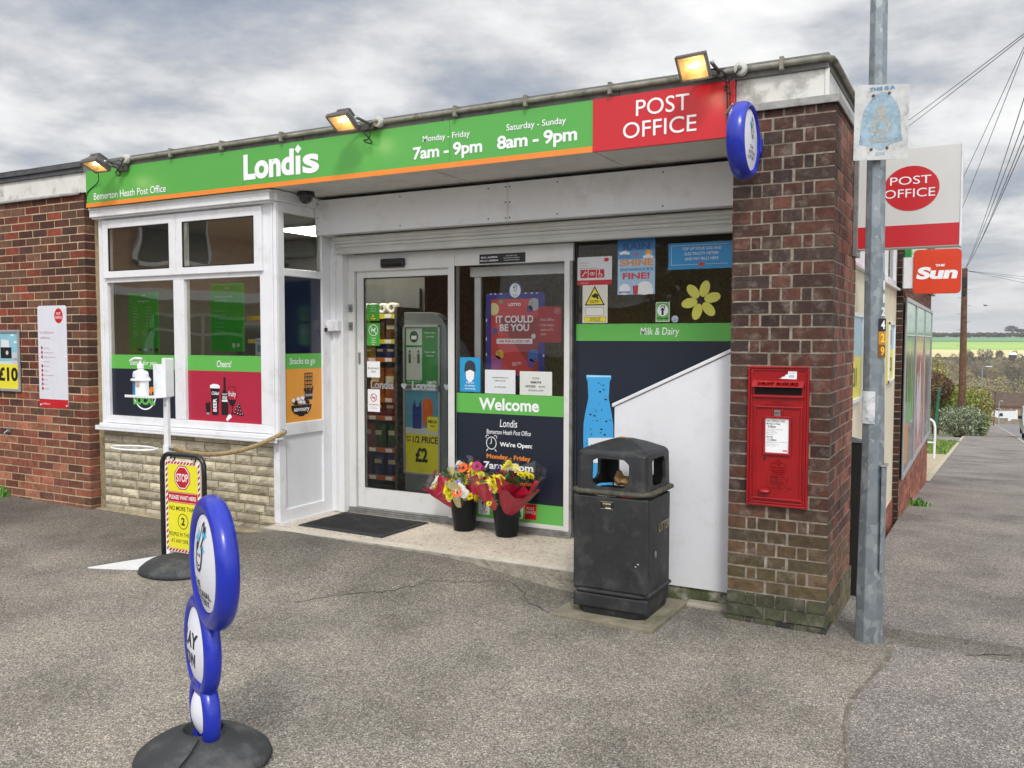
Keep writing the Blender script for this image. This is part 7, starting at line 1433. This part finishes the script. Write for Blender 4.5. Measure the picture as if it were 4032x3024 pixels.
for i,(x,z,lb) in enumerate(((2.417,4.939,'overhead wire running level to the right from the pole, upper one'),(2.426,4.628,'overhead wire running level to the right from the pole, lower one'),(2.42,4.80,'overhead wire running level to the right from the pole, middle one'))): wire((-.2,46,5.28),ext((-.2,46,5.28),(x,46,z),6),.1,lb,.008)
a=rs_(-3.107,46,13.655,16); b=rs_(2.079,46,17.225,9); wire(ext(b,a,3.6),ext(a,b,1.5),.15,'dark overhead wire slanting up behind the plate, upper of the pair',.006)
a=rs_(-3.107,46,13.35,16); b=rs_(2.079,46,17.1,9); wire(ext(b,a,3.6),ext(a,b,1.5),.15,'dark overhead wire slanting up behind the plate, lower of the pair',.006)
a=rs_(-.464,46,10.304,16); b=rs_(2.099,46,16.486,9); wire(ext(b,a,3.6),ext(a,b,1.4),.12,'overhead wire curving up from the edge of the white projecting sign, left one',.005)
a=rs_(-.467,46,8.812,16); b=rs_(2.099,46,16.3,9); wire(ext(b,a,3.6),ext(a,b,1.4),.16,'overhead wire curving up from the edge of the white projecting sign, right one',.005)
# street lamps
def lamp(x,y,z0,z1,arm,r,lb):
    t=thing('street_lamp',(x,y,z0),lb,'street lamp','street lamps down the road'); mb=MB(); mb.tube([(x+.02,y,z0),(x,y,z0+1.4),(x,y,z1)],[r*1.4,r,r*.8],GALV if y<100 else SILV,10); mb.build('column',t); mb=MB(); mb.tube([(x,y,z1-.02),(x+arm*.4,y,z1)],.03,SILV,6); mb.build('arm',t); mb=MB(); mb.box(x+arm*.35,x+arm,y-.1,y+.1,z1-.04,z1+.05,PVC2); mb.build('lantern',t,bevel=.02)
lamp(.60,95,-6.95,-1.02,.9,.085,'grey street lamp with short arm beyond the hedge'); lamp(3.2,164,-12.6,-8.7,.55,.07,'small far street lamp before the low wall and van')
t=thing('wooden_post',(1.9,110,-8.3),'thin dark wooden post beyond the hedge','post'); mb=MB(); mb.tube([(1.9,110,-8.4),(2.0,110,-4.6)],[.07,.06],WD,8); mb.build('post',t); mb=MB(); mb.lathe((2.0,110,-4.6),[(.09,0),(.1,.25),(0,.3)],BLK,8); mb.build('cap',t)
t=thing('green_post',(-.9,36,-2.5),'dark green leaning metal post behind the grey bush','post'); mb=MB(); mb.tube([(-1.05,36,-2.5),(-.93,36,-1.0),(-.885,36,-.42),(-.86,36,-.33),(-.84,36,-.36)],.055,mat('green_paint','#1f6a52',.4),10); mb.build('tube',t)
t=thing('white_handrail',(-.25,18,-1.17),'white tubular handrail at the corner of the side path','handrail'); mb=MB(); mb.tube([(-.245,18,-1.2),(-.235,18,-.55),(-.24,18,-.40),(-.27,18,-.29),(-.33,18,-.235),(-.45,18,-.22),(-1.6,18,-.2)],.028,PVC,10); mb.build('tube',t); mb=MB(); mb.tube([(-.24,18,-.79),(-1.6,18,-.78)],.02,PVC,8); mb.build('mid_rail',t)
# low wall, van, house, car
t=thing('garden_wall',(3.5,166,-12.8),'low brown block garden wall before the white van','wall'); mb=MB(); BW2=mat('block_wall','#9c8f7c',.9,var=.3,vs=2)
mb.box(1.8,2.9,165.8,166,-13.2,-11.65,BW2); mb.box(2.9,4.6,166,166.2,-13.2,-11.75,BW2); mb.box(5.1,8.5,165,165.2,-13.2,-11.85,BW2); mb.build('wall',t); mb=MB(); mb.box(1.78,2.92,165.75,166.05,-11.65,-11.58,mat('coping','#b8ae9c',.8)); mb.box(5.08,8.5,164.95,165.25,-11.85,-11.78,MC['coping']); mb.build('coping',t)
v2,_=vehicle('white_van',(2.45,173.2,-13.3),(.80,.60,0),5.0,1.9,2.1,[(0,.35),(.0,.8),(.25,1.0),(.7,1.15),(1.35,1.95),(1.7,2.08),(4.8,2.1),(4.95,1.9),(4.95,.35)],[[(.95,1.2),(1.45,1.8),(1.95,1.8),(1.95,1.2)]],VANW,'white panel van with roof bars parked beyond the low wall','van',(.9,4.0),.34)
mb=MB()
for k in range(4): mb.tube([Vector((2.45,173.2,-11.12))+Vector((.8,.6,0))*(1.6+k*.9)+Vector((.3,-.5,0)),Vector((2.45,173.2,-11.12))+Vector((.8,.6,0))*(1.6+k*.9)+Vector((-.6,1.2,0))],.03,METAL,5)
mb.build('roof_bars',v2)
t=thing('bungalow',(6.5,195,-14.6),'brown tiled brick bungalow behind the white van','house'); RT=mat('roof_tiles','#5e4c42',.9,var=.25,vs=1.5,bump=.5,bs=6); HB=mat('house_brick','#b08a70',.9,var=.15,vs=3)
mb=MB(); mb.box(2.7,16,190,199,-15.5,-11.35,HB); mb.build('wall',t)
mb=MB(); mb.add([(2.3,189.5,-11.3),(16.4,189.5,-11.3),(16.4,199.5,-11.3),(2.3,199.5,-11.3),(4.8,194.5,-8.9),(14,194.5,-9.4)],[(0,1,5,4),(1,2,5),(2,3,4,5),(3,0,4)],RT); mb.add([(1.2,196,-11.3),(5.0,196,-11.3),(5.0,204,-11.3),(1.2,204,-11.3),(1.9,200,-8.9),(5,200,-9.0)],[(0,1,5,4),(2,3,4,5),(3,0,4)],RT); mb.build('roof',t)
mb=MB(); mb.rect(FY(189.98),3.0,3.9,-13.2,-11.8,.02,PVC); wn=mb.build('window',t); mb=MB(); mb.rect(FY(189.9),3.1,3.8,-13.1,-11.9,.02,mat('dark_pane','#20262c',.08)); mb.build('pane',wn)
mb=MB(); mb.box(6.4,6.75,189.6,189.9,-12.4,-11.9,PVC2); mb.tube([(5.6,189.9,-14),(5.6,189.9,-11.6)],.06,PVC2,6); mb.build('alarm_box',t)
c_,cf=vehicle('parked_car',(4.15,42.6,-3.08),(0,1,0),4.2,1.7,1.45,[(0,.3),(-.02,.65),(.1,.85),(.9,1.0),(1.7,1.42),(3.0,1.45),(3.9,1.0),(4.1,.85),(4.1,.3)],[[(1.2,1.0),(1.75,1.36),(2.9,1.38),(3.5,1.0)]],mat('car_silver','#b9bcc0',.25,metal=.4,coat=.6,var=.05),'silver car parked at the right edge beside the kerb','car',(.8,3.3),.31)
mb=MB(); mb.box(2.28,2.45,43.9,44.0,-2.18,-2.0,BLK); mb.build('wing_mirror',c_,bevel=.04)
for x in (2.6,3.8): mb=MB(); mb.lathe((x,42.55,-2.36),[(.13,0),(.12,.03),(0,.05)],mat('headlight_glass','#dfe3e6',.1,coat=1),16,axis=(0,-1,0)); mb.build('headlight',c_)
mb=MB(); mb.box(2.95,3.5,42.53,42.56,-2.66,-2.55,vin('#e8e8e0')); mb.build('number_plate',c_)
# bird
mb=MB(); bx,by,bz=.72,60,3.95; mb.lathe((bx,by,bz),[(0,-.12),(.03,-.06),(.04,.02),(.02,.1),(0,.14)],BLK,8,axis=(.9,0,-.1)); mb.add([(bx,by,bz),(bx+.06,by,bz),(bx-.22,by,bz+.14),(bx+.02,by-.02,bz+.02),(bx+.3,by,bz-.02),(bx+.08,by,bz+.03)],[(0,1,2),(3,4,5)],BLK); tag(mb.build('bird'),'small dark bird flying in the sky right of the telegraph pole','bird')
# far land
def hz(y):
    K=[(-80,-.16),(0,-.16),(4.7,-.4),(10.1,-.8),(42,-3.2),(170,-13.4),(260,-19.6),(330,-20),(520,-7.6),(680,-5.4),(950,-.05),(1200,4.2),(1600,12.9),(1750,13.5),(2200,8)]
    for (a,za),(b,zb) in zip(K,K[1:]):
        if y<=b: return za+(zb-za)*(y-a)/(b-a)
    return K[-1][1]
def band(name,y0,y1,m,x0=-900,x1=900,n=8,dz=0,tilt=0):
    sheet(name,[x0,x0/3,0,x1/3,x1],[y0+(y1-y0)*i/n for i in range(n+1)],lambda x,y:hz(y)+dz+tilt*x,m)
SCR=mat('rough_grass','#6c7048',.95,var=.3,vs=.3)
band('terrain',-80,205,SCR,n=40); band('terrain',205,520,mat('wood_floor','#6f6753',.95,var=.2,vs=.05),n=20)
band('field',520,682,mat('stubble_field','#ddd09a',.95,var=.1,vs=.01),n=6)
band('field',680,1085,mat('bright_crop_field','#a4c468',.95,var=.12,vs=.006),n=10)
sheet('field',[-900,-60,-25,30,200,900],[680,900,1200],lambda x,y:hz(y)+(1.4 if (x<-20 or y>1000) else -2.5),mat('dark_crop_field','#6c9a6c',.95,var=.08,vs=.01)) if 0 else band('field',950,1205,mat('dark_crop_field','#6f9c72',.95,var=.08,vs=.01),n=4,dz=.35)
band('hills',1200,2200,mat('upland','#8a8578',.95,var=.15,vs=.01),n=8)
def mass(name,boxes,n,size,cols,seed):
    rs=np.random.RandomState(seed); P=[]; C=[]
    for (x0,x1,y0,y1,h0,h1,k) in boxes:
        ntree=k
        for _ in range(ntree):
            x,y=rs.uniform(x0,x1),rs.uniform(y0,y1); h=rs.uniform(h0,h1); m_=max(12,int(n/ sum(b[6] for b in boxes))); d=rs.normal(size=(m_,3)); d/=np.linalg.norm(d,axis=1,keepdims=True); d*=rs.uniform(.35,1,(m_,1))**.5
            C.append(np.clip(np.array(H(cols[rs.randint(len(cols))]))*rs.uniform(.75,1.25)*(1+.22*d[:,2:3])*rs.uniform(.85,1.15,(m_,1)),0,1))
            P.append(d*np.array([h*.42,h*.42,h*.46])+np.array([x,y,hz(y)+h*.55]))
    P=np.concatenate(P); o=scatter_mesh(name,P,size,np.concatenate(C),TWIG,kind='stuff',aspect=1.2); return o
mass('woodland',[(-26,34,212,300,8,12.5,90),(-45,60,325,425,6,8.5,190)],150000,.42,['#7d735f','#8a8066','#6b6352','#958e6a','#5e5849','#9c9468','#867768'],3)
mass('ridge_woodland',[(-220,220,1200,1290,4,6,420)],40000,1.7,['#54523f','#5f5a48','#47493a'],4)
mass('hedgerow_trees',[(-14,40,505,520,3.0,5.0,30),(-50,60,428,500,2.5,4.5,150)],30000,.55,['#7a6f5c','#6b6652','#8c866c'],6)
for x,y,s_ in ((38,1600,13),(62,1600,9),(50,1600,7)):
    t=thing('far_tree',(x,y,hz(y)),{13:'large rounded tree on the far skyline',9:'second rounded tree on the far skyline at the right edge',7:'small tree between the two larger ones on the far skyline'}[s_],'tree','trees on the far skyline'); p=crown((x,y,hz(y)+s_*.4),(s_*.8,s_*.6,s_*.5),900,.6,.1,seed=int(x)); scatter_mesh('crown',p,1.8,pal(['#4a4c3a','#3f4434'],900),TWIG,parent=t); mb=MB(); mb.tube([(x,y,hz(y)-1),(x,y,hz(y)+s_*.5)],.6,MC['bark_twig'],6); mb.build('trunk',t)
for x,y,w_,lb in ((22.5,500,9,'long pale roofed farm barn in the valley'),(13.5,505,3.5,'small white farm shed in the valley left of the barn')):
    t=thing('barn',(x,y,hz(y)),lb,'barn','farm buildings in the valley'); z=hz(y)+1.5; mb=MB(); mb.box(x-w_/2,x+w_/2,y,y+6,z-3,z+1.2,mat('barn_wall','#4f4b44',.9)); mb.build('wall',t); mb=MB(); mb.add([(x-w_/2-.3,y-.5,z+1.1),(x+w_/2+.3,y-.5,z+1.1),(x+w_/2-.4,y+3,z+2.4),(x-w_/2+.4,y+3,z+2.4),(x-w_/2-.3,y+6.5,z+1.1),(x+w_/2+.3,y+6.5,z+1.1)],[(0,1,2,3),(3,2,5,4)],PVC2); mb.build('roof',t)
# small litter flecks on the tarmac
pts=[];
for i in range(420):
    x,y=RNG.uniform(-6.5,2.1),RNG.uniform(-3.6,-.1)
    pts.append((x,y,gz(x,y)+.006))
o=scatter_mesh('litter_flecks',pts,.016,pal(['#d8d3c4','#e6e2d8','#b9b09a','#c9b98a'],420),LEAF,kind='stuff',flat=0)
me=o.data; co=np.zeros(len(me.vertices)*3); me.vertices.foreach_get('co',co); co=co.reshape(-1,4,3); c_=co.mean(1,keepdims=True); co[:,:,2]=c_[:,:,2]+(co[:,:,2]-c_[:,:,2])*.12; me.vertices.foreach_set('co',co.ravel()); me.update()
WEED=[(-7.95,.02),(.10,6.3),(-.05,6.1)]
for i,(x,y) in enumerate(WEED[:2]):
    t=thing('weed_tuft',(x,y,gz(x,max(y,0)) if x>-1 else .09),['small green weed tuft at the foot of the left brick wall','small green weed at the foot of the side wall'][i],'weed'); z=gz(x,y) if x>-1 else .09
    n=160; p=np.stack([RNG.normal(x,.05,n),RNG.normal(y,.03,n),z+np.abs(RNG.normal(0,.03,n))],1); scatter_mesh('leaves',p,.05,pal(['#5f9a3a','#7ab04a','#4a7a2c'],n),LEAF,parent=t,up=1)

# thin air haze over the far land
hzm=bpy.data.materials.new('air_haze'); hzm.use_nodes=True; t_=hzm.node_tree; t_.nodes.clear(); pv=t_.nodes.new('ShaderNodeVolumePrincipled'); pv.inputs['Color'].default_value=(.94,.97,1,1); pv.inputs['Density'].default_value=.0002; pv.inputs['Anisotropy'].default_value=.2; oo=t_.nodes.new('ShaderNodeOutputMaterial'); t_.links.new(pv.outputs[0],oo.inputs['Volume'])
mb=MB(); mb.box(-1000,1000,-90,2300,-21.5,45,hzm); mb.build('haze',kind='stuff')

# cracks and old repair edges in the tarmac
CRK=mat('tarmac_crack','#5a554c',.95,var=.4,vs=20,bump=.4,bs=90,dirt='#7d776b',dirtamt=.95,dirts=11)
def crack(name,a,b,w_,wob,seed,n=46):
    rr=random.Random(seed); mb=MB(); V=[]; ox=0
    dx,dy=b[0]-a[0],b[1]-a[1]; L_=math.hypot(dx,dy); nx_,ny_=-dy/L_,dx/L_
    for i in range(n+1):
        s_=i/n; ox=ox*.8+rr.uniform(-wob,wob); ww=w_*rr.uniform(.2,1)*(4*s_*(1-s_))**.4; x,y=a[0]+dx*s_+nx_*ox,a[1]+dy*s_+ny_*ox
        V+=[(x-nx_*ww,y-ny_*ww,gz(x-nx_*ww,min(y,0))+.004),(x+nx_*ww,y+ny_*ww,gz(x+nx_*ww,min(y,0))+.004)]
    mb.add(V,[(2*i,2*i+1,2*i+3,2*i+2) for i in range(n)],CRK); mb.build(name,kind='structure')
crack('tarmac_crack',(-2.0,-.12),(-3.1,-1.15),.006,.03,1); crack('tarmac_crack',(-2.0,-.12),(-1.55,-.5),.008,.02,2,24); crack('tarmac_crack',(.42,-.2),(1.3,.35),.008,.02,3,30); pass
crack('tarmac_crack',(.75,-.1),(2.2,-.35),.007,.025,5,30)
